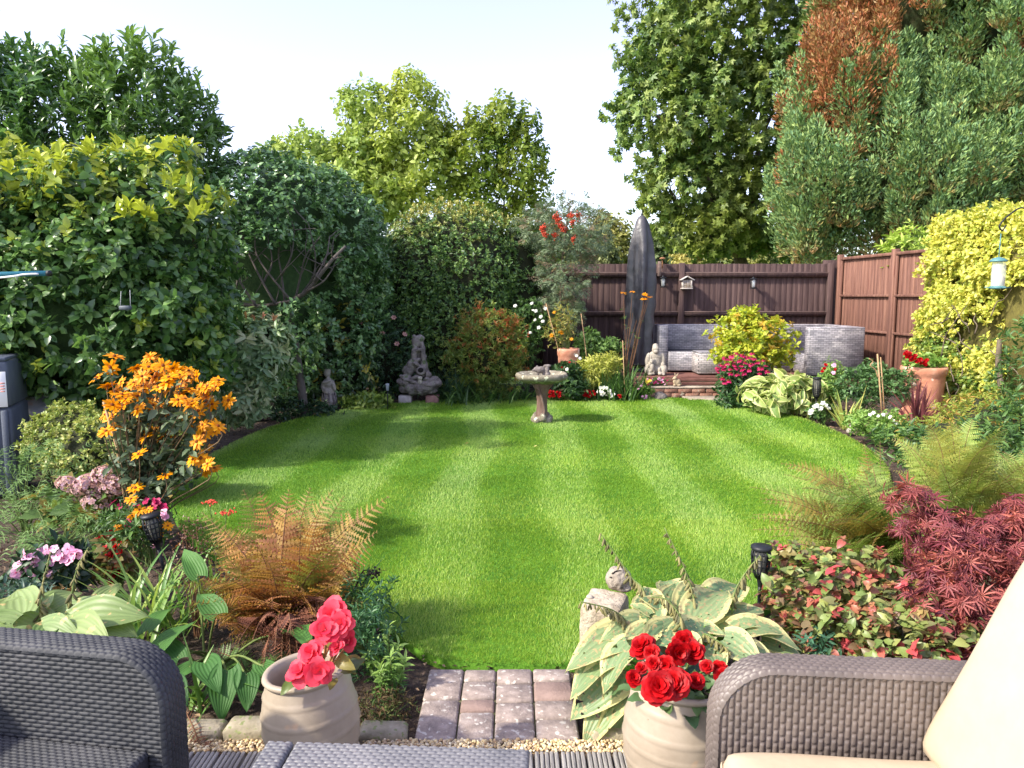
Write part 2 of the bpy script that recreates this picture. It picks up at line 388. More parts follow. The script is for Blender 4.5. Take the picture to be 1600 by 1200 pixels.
def fern(fr, T=PINNA, wid=.26, cloud=None, stemb=None, tint=None, pairs=26, start=.16, curl=.1, peak=.38):
    """fr = list of frond rachis polylines"""
    c = cloud or Cloud(); PP = []; FF = []; UU = []; SS = []; TT = []
    for q, P in enumerate(fr):
        Ln = np.linalg.norm(np.diff(P, axis=0), axis=1).sum(); t = np.linspace(start, .99, pairs)
        tt = np.linspace(0, 1, len(P)); X = np.stack([np.interp(t, tt, P[:, i]) for i in range(3)], 1)
        Tn = nrm(np.stack([np.interp(t, tt, np.gradient(P[:, i])) for i in range(3)], 1))
        s1 = nrm(np.cross(Tn, (0, 0, 1.))); s2 = nrm(np.cross(Tn, (random.uniform(-.4, .4), -1., .1))); s2 = s2 * np.sign((s1 * s2).sum(1).mean() + 1e-6); sdv = nrm(s1 * random.uniform(.2, .9) + s2 * random.uniform(.2, 1.1)); up = nrm(np.cross(sdv, Tn))
        s = (t - start) / (1 - start); pl = wid * Ln * np.where(s < peak, .5 + .5 * s / peak, ((1 - s) / (1 - peak)) ** .85) + .008
        for sg in (-1, 1):
            f = sdv * sg + Tn * (.42 + .2 * rng.normal(size=(pairs, 1)) * .5) - up * (curl + rng.normal(0, .09, (pairs, 1)))
            PP.append(X); FF.append(f); UU.append(up + rng.normal(0, .12, X.shape)); SS.append(pl * rng.uniform(.85, 1.1, pairs)); TT.append(np.full(pairs, 0 if tint is None else tint[q]) + rng.uniform(-.08, .08, pairs))
        if stemb is not None: stemb.tube(P, (.0035, .001), 4, cap=False)
    c.add(T, np.concatenate(PP), np.concatenate(FF), np.concatenate(UU), np.concatenate(SS), np.concatenate(TT).clip(0, 1)); return c
def jag(a, b, n=7, amp=.06, r=random):
    P = np.linspace(a, b, n); ln = np.linalg.norm(np.asarray(b) - np.asarray(a)); P[1:-1] += np.array([[r.gauss(0, amp * ln) for _ in range(3)] for _ in range(n - 2)]) * .6
    return sub(P, 3)
def stems(base, tips, r0=.004, r1=.0015, b=None, spread=.02, sag=.1, seg=5):
    b = b or MB(); base = np.asarray(base, float)
    for t in tips:
        s = base + np.array([random.uniform(-spread, spread), random.uniform(-spread, spread), 0]); t = np.asarray(t, float)
        m = (s + t) / 2; m[:2] = s[:2] * (.5 + sag) + t[:2] * (.5 - sag); b.tube(sub([s, m, t], 4), (r0, r1), seg, cap=False)
    return b
def blob(name, prims, mat, parent=None, voxel=.01, smooth=3, rough=0.0, rfreq=20, sharp=False):
    """one continuous carved / cast body: prims = (centre, radii, (rx,ry,rz)) merged and remeshed"""
    b = MB()
    for p in prims:
        q = MB(); q.ball((0, 0, 0), p[1], 16); M = np.array(Euler(p[2] if len(p) > 2 else (0, 0, 0)).to_matrix())
        b.add(q.V[0] @ M.T + np.asarray(p[0], float), q.F)
    o = b.out('tmp', mat); md = o.modifiers.new('r', 'REMESH'); md.mode = 'VOXEL'; md.voxel_size = voxel
    ms = o.modifiers.new('s', 'SMOOTH'); ms.iterations = smooth; ms.factor = .6
    dg = bpy.context.evaluated_depsgraph_get(); ev = o.evaluated_get(dg); me = ev.to_mesh(); n = len(me.vertices)
    V = np.empty(n * 3, np.float32); me.vertices.foreach_get('co', V); V = V.reshape(-1, 3).astype(float) + np.array(o.location)
    F = [tuple(p.vertices) for p in me.polygons]
    if rough: 
        c = V.mean(0); V = V + nrm(V - c) * (rough * noise3(V, rfreq, 4, 3))[:, None]
    ev.to_mesh_clear(); od = o.data; bpy.data.objects.remove(o); bpy.data.meshes.remove(od)
    return mk(name, V, F, mat, parent, smooth=True)
def rockmesh(name, c, r, mat, parent=None, seed=0, rz=0, lump=.18, squash=1):
    q = MB(); q.ball((0, 0, 0), 1, 22); V = q.V[0]; V = V * (1 + lump * noise3(V, 1.2, seed, 4))[:, None]
    M = np.array(Euler((0, 0, rz)).to_matrix()); V = (V * np.array(r)) @ M.T + np.asarray(c, float)
    V[:, 2] = np.maximum(V[:, 2], c[2] - r[2] * .6)
    return mk(name, V, q.F, mat, parent, smooth=True)
# ================================================================ THE SETTING
soilm = solid('soil', [(38, 30, 25), (66, 54, 45), (92, 78, 66)], 14, .95, 1.0, 60, dist=.02, speck=((150, 135, 118), 110, .70))
meadow = solid('meadow', [(70, 96, 38), (104, 128, 52)], .8, .95, .5, 8)
me_g = solid('lawn_green', [(46, 88, 18), (70, 116, 26), (98, 138, 36)], 1.6, .9, .6, 120)
b = MB(); b.add([(-900, -40, -.06), (900, -40, -.06), (900, 1500, -.06), (-900, 1500, -.06)], [(0, 1, 2, 3)]); g = b.out('ground', meadow); tag(g, kind='structure')
def gridsheet(name, x0, x1, y0, y1, res, hf, mat, kind='structure'):
    nx = int((x1 - x0) / res) + 1; ny = int((y1 - y0) / res) + 1
    X, Y = np.meshgrid(np.linspace(x0, x1, nx), np.linspace(y0, y1, ny)); P = np.stack([X.ravel(), Y.ravel(), np.zeros(nx * ny)], 1); P[:, 2] = hf(P)
    i = (np.arange(ny - 1)[:, None] * nx + np.arange(nx - 1)[None]).ravel()
    return tag(mk(name, P, [np.stack([i, i + 1, i + nx + 1, i + nx], 1)], mat, None, True), kind=kind)
gridsheet('soil', -8, 8, 2.58, 13.9, .05, lambda P: .0 + .014 * noise3(P, 5, 2, 4) - .02, soilm)
# lawn outline measured from the photo
LP = [(262, 790), (285, 748), (330, 715), (420, 672), (520, 646), (620, 633), (720, 627), (850, 622), (1000, 622), (1100, 628), (1180, 640), (1260, 660), (1335, 692), (1385, 735), (1375, 790), (1320, 850), (1260, 905), (1190, 960), (1100, 1005), (1000, 1035), (900, 1046), (800, 1047), (720, 1042), (668, 1030), (620, 1000), (560, 960), (470, 925), (380, 895), (300, 850)]
lawn = sub([G(*p) for p in LP] + [G(*LP[0])], 5)[:-1, :2]
def inpoly(P, poly):
    x, y = P[:, 0], P[:, 1]; r = np.zeros(len(P), bool); n = len(poly)
    for i in range(n):
        a, b_ = poly[i], poly[(i + 1) % n]
        c = ((a[1] > y) != (b_[1] > y)) & (x < (b_[0] - a[0]) * (y - a[1]) / (b_[1] - a[1] + 1e-12) + a[0]); r ^= c
    return r
def height(P):  # gentle unevenness of the turf
    return .028 + .006 * noise3(np.c_[P[:, :2], np.zeros(len(P))], .9, 8, 2)
cen = lawn.mean(0); rings = [1 - k / 40 for k in range(40)]
V = np.concatenate([np.c_[cen + (lawn - cen) * k, np.zeros(len(lawn))] for k in rings] + [np.array([[*cen, 0]])]); V[:, 2] = height(V)
m = len(lawn); V = np.concatenate([V, np.c_[lawn, np.full(m, -.03)]])
F = [(k * m + i, k * m + (i + 1) % m, (k + 1) * m + (i + 1) % m, (k + 1) * m + i) for k in range(39) for i in range(m)] + [(39 * m + i, 39 * m + (i + 1) % m, 40 * m) for i in range(m)]
F += [(40 * m + 1 + i, 40 * m + 1 + (i + 1) % m, (i + 1) % m, i) for i in range(m)]
tag(mk('lawn', V, F, me_g, None, True), kind='structure')
# grass blades; mowing stripes are leaning blades plus painted sheen, crossed by an older diagonal pass
def grass_mat():
    m_, nt, b = newmat('grass_blades')
    g = N(nt, 'ShaderNodeNewGeometry'); a = N(nt, 'ShaderNodeAttribute', attribute_name='tint')
    c1 = ramp(nt, g.outputs['Random Per Island'], [(0, L(82, 128, 36)), (.5, L(116, 160, 48)), (1, L(150, 186, 72))]).outputs[0]
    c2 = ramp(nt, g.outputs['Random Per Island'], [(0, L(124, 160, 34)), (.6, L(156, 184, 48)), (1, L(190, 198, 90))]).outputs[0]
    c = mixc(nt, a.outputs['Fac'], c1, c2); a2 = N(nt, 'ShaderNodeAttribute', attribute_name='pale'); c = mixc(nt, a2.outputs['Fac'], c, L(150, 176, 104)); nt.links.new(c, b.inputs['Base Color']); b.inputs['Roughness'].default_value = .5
    t = N(nt, 'ShaderNodeBsdfTranslucent'); nt.links.new(c, t.inputs[0]); mx = N(nt, 'ShaderNodeMixShader'); mx.inputs[0].default_value = .3
    nt.links.new(b.outputs[0], mx.inputs[1]); nt.links.new(t.outputs[0], mx.inputs[2]); nt.links.new(mx.outputs[0], nt.nodes['Material Output'].inputs[0]); return m_
def make_grass():
    r = np.random.default_rng(11); PP = []
    for y0, y1, den in ((2.8, 4, 34000), (4, 5.2, 22000), (5.2, 6.5, 13000), (6.5, 8.5, 8400), (8.5, 11.6, 5200)):
        n = int(8.6 * (y1 - y0) * den); PP.append(np.c_[r.uniform(-4.2, 4.4, n), r.uniform(y0, y1, n)])
    P = np.concatenate(PP); P = P[inpoly(P, cen + (lawn - cen) * 1.004)]
    n = len(P); Y = P[:, 1]; W = .0019 + .0007 * np.maximum(0, Y - 2.5); H = r.uniform(.010, .020, n) + .0008 * np.maximum(0, Y - 3)
    P3 = np.c_[P, np.zeros(n)]; wob = .10 * noise3(P3, .8, 3, 2)
    sx = np.cos(2 * np.pi * (P[:, 0] + .42 + wob) / .88); sx = np.tanh(sx * 2.2)
    sy = np.tanh(1.5 * np.cos(2 * np.pi * (P[:, 1] + .35 * P[:, 0] + wob * 1.6) / 1.9 + .8))
    lean = .42 * sx + .22 * sy
    az = r.uniform(0, 6.28, n); hor = np.c_[np.cos(az) * .5, np.sin(az) * .5 + lean]
    tip = np.c_[P + hor * H[:, None], np.zeros(n)]; base = height(P3)
    sd = np.c_[-np.sin(az), np.cos(az)] ; a2 = r.uniform(0, 6.28, n); sd = np.c_[np.cos(a2), np.sin(a2)] * W[:, None] / 2
    V = np.stack([np.c_[P - sd, base], np.c_[P + sd, base], np.c_[tip[:, :2], base + H]], 1).reshape(-1, 3)
    ny = noise3(P3 * np.array([1, .75, 1]), .62, 21, 3)
    pale = ((.42 * (sx > 0) * np.abs(sx) + .16 * (sy > 0) * np.abs(sy)) * (.55 + .45 * noise3(P3, 1.4, 77, 2)) + r.normal(0, .05, n)).clip(0, .6) * (.5 + .5 * (Y > 5.2))  # sheen of the stripes painted into the blade colour
    ti = (.36 + .32 * ny + .05 * sx + .14 * sy * (P[:, 0] > -1.6) + r.normal(0, .09, n) + .22 * np.exp(-((P[:, 0] - 1.6) ** 2 / 5 + (P[:, 1] - 5.6) ** 2 / 5)) - .12 * (P[:, 0] < -1.2)).clip(0, 1)  # sunlit patches painted yellow, shaded left side kept greener
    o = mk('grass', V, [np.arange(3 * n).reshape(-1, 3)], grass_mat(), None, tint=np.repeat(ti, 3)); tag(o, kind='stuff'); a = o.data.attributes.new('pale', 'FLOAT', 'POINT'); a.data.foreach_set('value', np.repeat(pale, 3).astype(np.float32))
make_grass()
def scatter(n, x0, x1, y0, y1, r, avoid=True, zf=lambda P: np.zeros(len(P))):
    P = np.c_[r.uniform(x0, x1, n), r.uniform(y0, y1, n)]
    if avoid: P = P[~inpoly(P, lawn)]
    return np.c_[P, zf(P)]
# leaf litter and bark chips on the beds
r2 = np.random.default_rng(5)
chipm = leafmat('chips', [(58, 42, 32), (96, 74, 56), (128, 100, 78), (160, 134, 106), (74, 58, 48)], rough=.9, trans=0)
P = np.concatenate([scatter(9000, -4.6, 4.8, 2.7, 5.2, r2), scatter(9000, -5, 5, 5.2, 11.5, r2)]); P[:, 2] = .006 + r2.uniform(0, .012, len(P))
c = Cloud().add(DIA, P, r2.normal(size=P.shape) * [1, 1, .25], r2.normal(size=P.shape) * .4 + [0, 0, 1], r2.uniform(.010, .032, len(P)) * (1 + .06 * P[:, 1]))
tag(c.out('leaf_litter', chipm), kind='stuff')
fl = leafmat('fallen_leaf', [(214, 196, 120), (190, 170, 110), (150, 116, 60)], rough=.8, trans=.1)
# ---------------------------------------------------------------- paved stepping area, edging stones, gravel, decking
pav = solid('paver', [(116, 104, 98), (142, 128, 120), (164, 150, 142)], 22, .92, .8, 120, dist=.004, speck=((186, 178, 168), 34, .60))
pavr = solid('paver_red', [(124, 104, 96), (148, 126, 116)], 20, .92, .8, 120, dist=.004)
mossm = solid('moss_joint', [(70, 74, 44), (98, 92, 70)], 40, 1, .6, 120)
path = MB(); x0, x1, ya, yb = -.350, .243, 2.50, 3.02
rows = [(.24, .28), (.10, .14, .09, .19), (.12, .14, .14, .12), (.10, .15, .13, .14)]
cx = x0; cw = [.150, .135, .150, .158]
for ci, rr_ in enumerate(rows):
    yy = yb
    for ri, hh in enumerate(rr_):
        path.box((cx + cw[ci] / 2, yy - hh / 2, .012 + random.uniform(-.002, .003)), (cw[ci] - .006, hh - .010, .06), random.uniform(-.01, .01), m=(1 if (ci, ri) in ((1, 2), (3, 1)) else 0), bev=.007, rx=random.uniform(-.01, .01))
    
        yy -= hh
    cx += cw[ci]
pth = path.out('path', [pav, pavr]); tag(pth, kind='structure')
one = MB(); one.box((-.05, 2.76, .0), (.585, .515, .056)); tag(one.out('path_joints', mossm), kind='structure')
edg = solid('edging_stone', [(118, 112, 88), (150, 140, 118), (176, 166, 146)], 12, .95, .8, 60, dist=.006, speck=((122, 128, 84), 46, .58))
k = 0
for (xa, xb, ry_, dz) in ((-1.62, -1.41, .01, 0), (-1.40, -1.225, -.02, 0), (-1.218, -1.035, .01, .0), (-1.025, -.85, -.01, .012), (-.845, -.67, .02, .006), (-.55, -.375, .03, -.008), (.28, .45, -.02, 0), (.46, .64, .02, .004), (.65, .83, 0, 0), (.84, 1.02, .02, 0)):
    q = MB(); q.box((0, 0, 0), (xb - xa - .004, .105, .09), bev=.012); V = q.V[0]
    V = V + nrm(V) * (.004 * noise3(V, 26, k))[:, None]; M = np.array(Euler((random.uniform(-.05, .05), random.uniform(-.03, .03), ry_)).to_matrix())
    o = mk('edging_stone', V @ M.T + np.array([(xa + xb) / 2, 2.555, .022 + dz]), q.F, edg, None)
    lab = ['pale stone edging block mostly behind the dark wicker armrest, far left', 'pale edging block just behind the rounded end of the dark armrest', 'pale cream edging block right of the dark wicker armrest with the dead frond over it', 'mossy edging block immediately left of the pot of coral begonias', 'edging block hidden behind the foot of the coral begonia pot', 'small tilted mossy edging block between the left pot and the brick path', 'edging block right of the brick path under hosta leaves', 'edging block left of the foot of the red begonia pot', 'edging block behind the red begonia pot', 'edging block behind the armrest of the light wicker chair'][k]
    tag(o, lab, 'edging stone', 'edging stones along the front of the bed'); k += 1
grv = leafmat('gravel', [(196, 172, 128), (222, 200, 152), (172, 136, 96), (236, 222, 186), (150, 130, 104)], rough=.8, trans=0)
tag(one_box('gravel_bed', (0, 2.475, -.02), (8, .10, .1), solid('grit', [(130, 108, 78), (176, 150, 110)], 60, .95, .5)), kind='structure')
def pebbles(name, x0, x1, y0, y1, n, s0, s1, mat, z=0.0):
    q = MB(); q.ball((0, 0, 0), 1, 6); T = (q.V[0] * [1, .75, .55], q.F, np.zeros((len(q.V[0]), 2))); r = np.random.default_rng(9)
    P = np.c_[r.uniform(x0, x1, n), r.uniform(y0, y1, n), z + r.uniform(0, .008, n)]
    return Cloud().add(T, P, r.normal(size=(n, 3)) * [1, 1, .3], r.normal(size=(n, 3)) * .3 + [0, 0, 1], r.uniform(s0, s1, n)).out(name, mat, None, True)
tag(pebbles('gravel', -3.6, 3.6, 2.435, 2.505, 8000, .005, .010, grv, .036), kind='stuff')
dk = solid('deck_board', [(128, 124, 120), (150, 146, 140), (170, 165, 158)], 5, .8, .5, 30, stretch=(6, .6, 6))
q = MB(); DK = .048
for i in range(-42, 43):
    for j in range(5):
        q.box((i * .0895 + (j - 2) * .0165 - .06, 1.445, DK - .012 + random.uniform(-.0006, .0006)), (.0128, 1.98, .014), bev=.002)
    q.box((i * .0895 - .06, 1.445, DK - .026), (.084, 1.98, .02))
tag(q.out('decking', dk), kind='structure')
tag(one_box('deck_base', (0, .9, -.015), (8, 3.0, .04), solid('dark_gap', [(30, 28, 26), (44, 40, 36)], 5, .9, 0)), kind='structure')
# ---------------------------------------------------------------- far raised deck with brick edging and slabs
rdk = solid('red_deck', [(84, 52, 46), (112, 74, 66), (132, 96, 86)], 6, .8, .5, 30, stretch=(.5, 6, 6))
q = MB(); DZ = .30
for i in range(19):
    q.box((4.1, 12.22 + i * .1, DZ - .02), (4.6, .094, .04), bev=.004)
for i in range(3): q.box((4.1, 12.14 - .004 * i, DZ - .05 - i * .062), (4.6, .03, .056), bev=.004)
tag(q.out('terrace', rdk), kind='structure')
brk = solid('old_brick', [(108, 78, 66), (138, 100, 84), (164, 132, 112)], 9, .95, .7, 50, speck=((170, 160, 140), 12, .64))
slab = solid('slab', [(120, 108, 98), (152, 140, 126), (176, 162, 146)], 8, .95, .7, 50)
q = MB()
x = 2.2
while x < 5.0:
    lw = random.uniform(.2, .23)
    for zz in (.035, .112): q.box((x + (.1 if zz > .1 else 0), 11.86, zz), (lw - .01, .11, .07), random.uniform(-.02, .02), bev=.006)
    x += lw
bw = q.out('brick_edging_wall', brk); tag(bw, 'low old brick edging wall in front of the raised deck, rabbit figure on it', 'brick wall')
one_box('coping', (3.55, 11.86, .165), (2.8, .13, .03), slab, bw, bev=.006)
q = MB(); q.box((2.95, 11.58, .012), (.55, .4, .05), .05, bev=.01); q.box((3.55, 11.5, .010), (.6, .42, .05), -.03, bev=.01); q.box((4.1, 11.42, .012), (.5, .4, .05), .02, bev=.01)
tag(q.out('stepping_slabs', slab), kind='structure')
# ---------------------------------------------------------------- fences
fbm = solid('fence_dark', [(56, 42, 42), (78, 60, 58), (98, 78, 74)], 3, .8, .5, 26, stretch=(7, 7, .35))
frm = solid('fence_red', [(90, 62, 54), (114, 80, 68), (136, 100, 84)], 3, .75, .5, 26, stretch=(7, 7, .35), speck=((92, 50, 42), 5, .68))
frl = solid('fence_rail', [(104, 86, 80), (136, 116, 108)], 4, .85, .4, 20, stretch=(.4, 6, 6))
def boardrow(x0, x1, y, z0, z1, mat, parent, tilt=.006, alongY=False, sgn=1, jit=.008):
    q = MB(); n = int(abs(x1 - x0) / .1); 
    for i in range(n):
        u = x0 + (i + .5) * (x1 - x0) / n; zt = z1 + random.uniform(-jit, jit * .3)
        if not alongY: q.box((u, y + random.uniform(-.002, .002), (z0 + zt) / 2), (.112, .014, zt - z0), rz=.07, bev=.002)
        else: q.box((y + random.uniform(-.002, .002) + FX(u), u, (z0 + zt) / 2), (.014, .112, zt - z0), rz=-.07 + FA, bev=.002)
    return q.out('boards', mat, parent)
zt = D(1100, 412, 14)[2]; fl_ = thing('timber_fence', 'dark brown vertical board fence across the back of the garden', 'fence', (0, 14, 0))
posts = [-7.2, -4.6, -2.0, .62, D(1065, 400, 14)[0], D(1300, 400, 14)[0] - .03]
for i in range(len(posts) - 1):
    boardrow(posts[i] + .05, posts[i + 1] - .05, 14.02, .25, zt + (0 if i == 4 else .0), fbm, fl_)
    for py in (429, 490):
        z = D(1100, py, 14)[2]; q = MB(); q.box(((posts[i] + posts[i + 1]) / 2, 13.97, z), (posts[i + 1] - posts[i] - .1, .075, .075), bev=.008, rx=.5); q.out('rail', [frl if 0 else fbm], fl_)
        one_box('rail_cap', ((posts[i] + posts[i + 1]) / 2, 13.945, z + .034), (posts[i + 1] - posts[i] - .11, .05, .012), frl, fl_, bev=.003)
    one_box('gravel_board', ((posts[i] + posts[i + 1]) / 2, 13.99, .18), (posts[i + 1] - posts[i] - .1, .03, .18), fbm, fl_, bev=.003)
for x in posts: one_box('post', (x, 13.96, zt / 2), (.1, .1, zt + .02), fbm, fl_, bev=.006)
one_box('end_board', (5.90, 14.06, 1.2), (.36, .02, 2.1), fbm, fl_, bev=.003)
x = D(1030, 415, 13.93)[0]; one_box('loose_batten', (x, 13.9, D(1030, 420, 13.93)[2]), (.06, .02, .27), frl, fl_, bev=.003)
def FX(y): return 5.99 + (14 - y) * .075
FA = math.atan(.075)
rf = thing('panel_fence', 'sunlit red brown panel fence running along the right side', 'fence', (6.1, 11, 0))
py_ = [13.93, 12.2, 10.4, 8.6, 6.8, 5.0]
for i in range(5):
    a, b_ = py_[i], py_[i + 1]; boardrow(a - .05, b_ + .05, .03, .3, 2.25, frm, rf, alongY=True)
    for z, s in ((2.265, .05), (1.60, .04), (1.0, .04), (.40, .05)):
        m_ = (a + b_) / 2; q = MB(); q.box((FX(m_) - .012, m_, z), (.045, a - b_ - .1, s), rz=FA, bev=.004); q.out('rail', frm, rf)
    for yy in (a - .07, b_ + .07): q = MB(); q.box((FX(yy) - .014, yy, 1.3), (.04, .04, 1.86), rz=FA, bev=.004); q.out('frame_upright', frm, rf)
for y in py_: one_box('post', (FX(y) - .005, y, 1.17), (.095, .095, 2.34), frm, rf, rz=FA, bev=.006, )
# ================================================================ TREES, HEDGES
barkm = solid('bark', [(70, 60, 50), (104, 92, 78), (130, 118, 102)], 12, .95, .9, 40, stretch=(1, 1, .25), dist=.02)
barkg = solid('bark_pale', [(110, 104, 94), (142, 134, 122), (166, 158, 146)], 12, .9, .6, 40, stretch=(1, 1, .3))
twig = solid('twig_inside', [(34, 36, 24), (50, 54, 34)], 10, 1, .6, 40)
def ell(px0, py0, px1, py1, Y, ry=None):
    a = D((px0 + px1) / 2, (py0 + py1) / 2, Y); l = D(px0, (py0 + py1) / 2, Y); t = D((px0 + px1) / 2, py0, Y); bt = D((px0 + px1) / 2, py1, Y)
    rx = a[0] - l[0]; rz = (t[2] - bt[2]) / 2; return (a[0], Y, (t[2] + bt[2]) / 2, rx, ry or rx, rz)
def limbs(parent, base, targets, r0, mat, name='branches', tw=0, r=random, trunk=None):
    """trunk to a fork, then limbs to each target and twigs around"""
    base = np.asarray(base, float); fork = np.asarray(trunk, float) if trunk is not None else base * .55 + np.mean(targets, 0) * .45
    b = MB(); b.tube(jag(base, fork, 5, .03, r), (r0 * 1.25, r0 * .8), 10); b.out('trunk', mat, parent, smooth=True)
    b = MB()
    for t in targets:
        t = np.asarray(t, float); P = jag(fork + (t - fork) * .0, t, 6, .07, r); b.tube(P, (r0 * .55, r0 * .1), 7)
        for _ in range(tw):
            s = P[r.randrange(len(P) // 3, len(P))]; e = s + np.array([r.gauss(0, 1), r.gauss(0, 1), r.gauss(.5, .8)]) * min(1.6, np.linalg.norm(t - fork)) * .20; b.tube(jag(s, e, 4, .08, r), (r0 * .16, r0 * .04), 5)
    return b.out(name, mat, parent, smooth=True)
UP = np.array([0, 0, 1.])
def mixd(d, out=.6, up=.5, rnd=.35, r=rng): return nrm(d * out + UP * up + r.normal(0, rnd, d.shape))
# maple beyond the fence
mp = leafmat('maple_leaf', [(74, 100, 52), (98, 126, 64), (122, 146, 74), (146, 162, 88)], rough=.45, trans=.32, tip=(150, 148, 58))
t = thing('maple_tree', 'tall dense maple tree with sky showing through, left of the red tinged conifer', 'tree', (D(1150, 400, 20)[0], 20, 0))
E = [ell(1000, -60, 1200, 140, 20, 1.9), ell(1080, -120, 1290, 160, 20, 2), ell(975, 110, 1150, 270, 19.6, 1.6), ell(1085, 90, 1280, 300, 20, 1.7), ell(1000, 250, 1160, 350, 19.6, 1.2), ell(1100, 240, 1265, 395, 20, 1.5), ell(1010, 20, 1100, 120, 19.4, .9), ell(1150, 20, 1300, 220, 20.6, 1.6), ell(1040, 320, 1180, 400, 19.4, 1.0), ell(968, 130, 1060, 215, 19.4, .7), ell(975, 60, 1060, 120, 19.4, .6), ell(1005, 260, 1090, 330, 19.2, .6), ell(1180, 320, 1300, 410, 20, 1)]
limbs(t, (D(1190, 400, 20)[0], 20, -.05), [e[:3] for e in E], .2, barkm, tw=3)
P, d = crown(E, 4300, .34, 2.8, (.25, 1.10), 31)
ti = (noise3(P, .55, 4) * .5 - .05 + .2 * (d[:, 0] < -.2)).clip(0, 1) * .8  # left-facing leaves take more tip colour: sun side painted in
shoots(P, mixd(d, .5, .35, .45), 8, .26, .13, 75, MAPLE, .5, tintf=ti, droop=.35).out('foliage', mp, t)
# big conifer
cfm = leafmat('conifer_spray', [(104, 136, 84), (126, 152, 90), (146, 166, 94), (104, 138, 96)], rough=.6, trans=.15, tip=(164, 92, 58))
t = thing('conifer_tree', 'huge blue green conifer with rusty brown patches behind the right fence', 'tree', (D(1440, 400, 16.5)[0], 16.5, 0))
E = [ell(1290, -260, 1560, 190, 16.5, 2), ell(1235, 60, 1420, 300, 16.0, 1.4), ell(1215, 190, 1340, 400, 15.6, 1.1), ell(1310, 150, 1540, 420, 15.6, 1.7), ell(1420, -40, 1660, 300, 16.0, 1.9), ell(1500, 180, 1720, 420, 15.8, 1.6), ell(1560, -200, 1780, 160, 16.6, 2)]
limbs(t, (D(1440, 400, 16.5)[0], 16.5, -.05), [e[:3] for e in E], .22, barkm, tw=3)
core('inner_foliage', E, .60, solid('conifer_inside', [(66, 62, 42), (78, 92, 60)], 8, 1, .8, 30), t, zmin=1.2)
def proj(P):
    q = P - np.array([0, 0, CH]); f = q[:, 1] * math.cos(PIT) - q[:, 2] * math.sin(PIT); u = q[:, 1] * math.sin(PIT) + q[:, 2] * math.cos(PIT)
    return 800 + CF * q[:, 0] / f, 600 - CF * u / f
P, d = crown(E, 1050, .20, 2.4, (.78, 1.0), 33); r = rng
X, Y_ = proj(P); br = np.exp(-((X - 1300) / 75) ** 2 - ((Y_ - 95) / 85) ** 2) + np.exp(-((X - 1395) / 70) ** 2 - ((Y_ - 10) / 70) ** 2) + .22 * np.exp(-((X - 1400) / 130) ** 2 - ((Y_ - 330) / 60) ** 2)
brown = (br * 1.15 + r.normal(0, .26, len(P))).clip(0, 1); m_ = len(P); K = 46; KS = 8
K = 300; ax = nrm(d * .30 + UP * 1.1 + r.normal(0, .13, d.shape)); Lf = r.uniform(.7, 1.35, m_); Rf = Lf * r.uniform(.20, .29, m_)
tt_ = r.random((m_, K)) ** 1.15; rad = np.sin(np.pi * np.clip(tt_ * .86 + .10, 0, 1) ** .75) ** .8
u = nrm(np.cross(ax, (.3, 1., .2))); v = np.cross(ax, u); a = r.uniform(0, 6.28, (m_, K)); q = u[:, None] * np.cos(a)[..., None] + v[:, None] * np.sin(a)[..., None]
lump_ = 1 + .25 * np.sin(a * 3 + P[:, :1] * 9) * np.cos(tt_ * 11 + P[:, 2:] * 5)
pos = P[:, None] + ax[:, None] * ((tt_ - .35) * Lf[:, None])[..., None] + q * (rad * Rf[:, None] * lump_ * r.uniform(.55, 1.05, (m_, K)))[..., None]
fw = ax[:, None] * .75 + q * (.75 - .3 * tt_[..., None]) + r.normal(0, .28, q.shape)
tt = np.where(brown[:, None] > .5, r.uniform(.55, 1, (m_, K)), ((.20 - tt_) * 2.2 + brown[:, None] * .5 + r.normal(0, .12, (m_, K))).clip(0, 1))
c = Cloud(); c.add(T_dia(.36, .1, .5), pos.reshape(-1, 3), fw.reshape(-1, 3), (q + r.normal(0, .5, q.shape)).reshape(-1, 3), r.uniform(.07, .13, m_ * K), tt.reshape(-1))
c.out('foliage', cfm, t)
# lime / poplar trees in the centre
lmm = leafmat('lime_leaf', [(124, 150, 74), (144, 168, 84), (164, 182, 98), (108, 138, 68)], rough=.5, trans=.38, tip=(176, 184, 84))
def broad(name, label, E, Y, n, leaf, mat, base, seed, per=6, T=LEAFW, shell=(.35, 1.08), lump=.28, tint=.3, r0=.1, group=None, bm=barkg, droop=.3, tw=3, length=None):
    t = thing(name, label, 'tree', (base[0], base[1], 0), group)
    limbs(t, (base[0], base[1], -.05), [e[:3] for e in E], r0, bm, tw=tw)
    P, d = crown(E, n, lump, 2.6, shell, seed)
    ti = (noise3(P, .5, seed) * .5 + tint + .35 * (-(d[:, 0]))).clip(0, 1)  # lit left side of the crown painted with the tip colour
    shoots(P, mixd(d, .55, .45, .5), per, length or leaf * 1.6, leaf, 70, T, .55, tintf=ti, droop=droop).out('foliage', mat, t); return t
Yl = 23
broad('birch_like_tree', 'airy light green tree at the centre, the tallest one above the dark clipped hedge', [ell(540, 135, 620, 215, Yl, .8), ell(600, 128, 690, 220, Yl, .9), ell(560, 170, 690, 260, Yl, 1.2), ell(620, 108, 655, 150, Yl, .3), ell(530, 205, 600, 280, Yl, .8), ell(600, 210, 720, 330, Yl, 1.2), ell(520, 270, 640, 350, Yl - .3, 1.0), ell(528, 142, 556, 175, Yl, .25)], Yl, 2100, .15, lmm, (D(630, 400, Yl)[0], Yl), 41, tw=8, r0=.08)
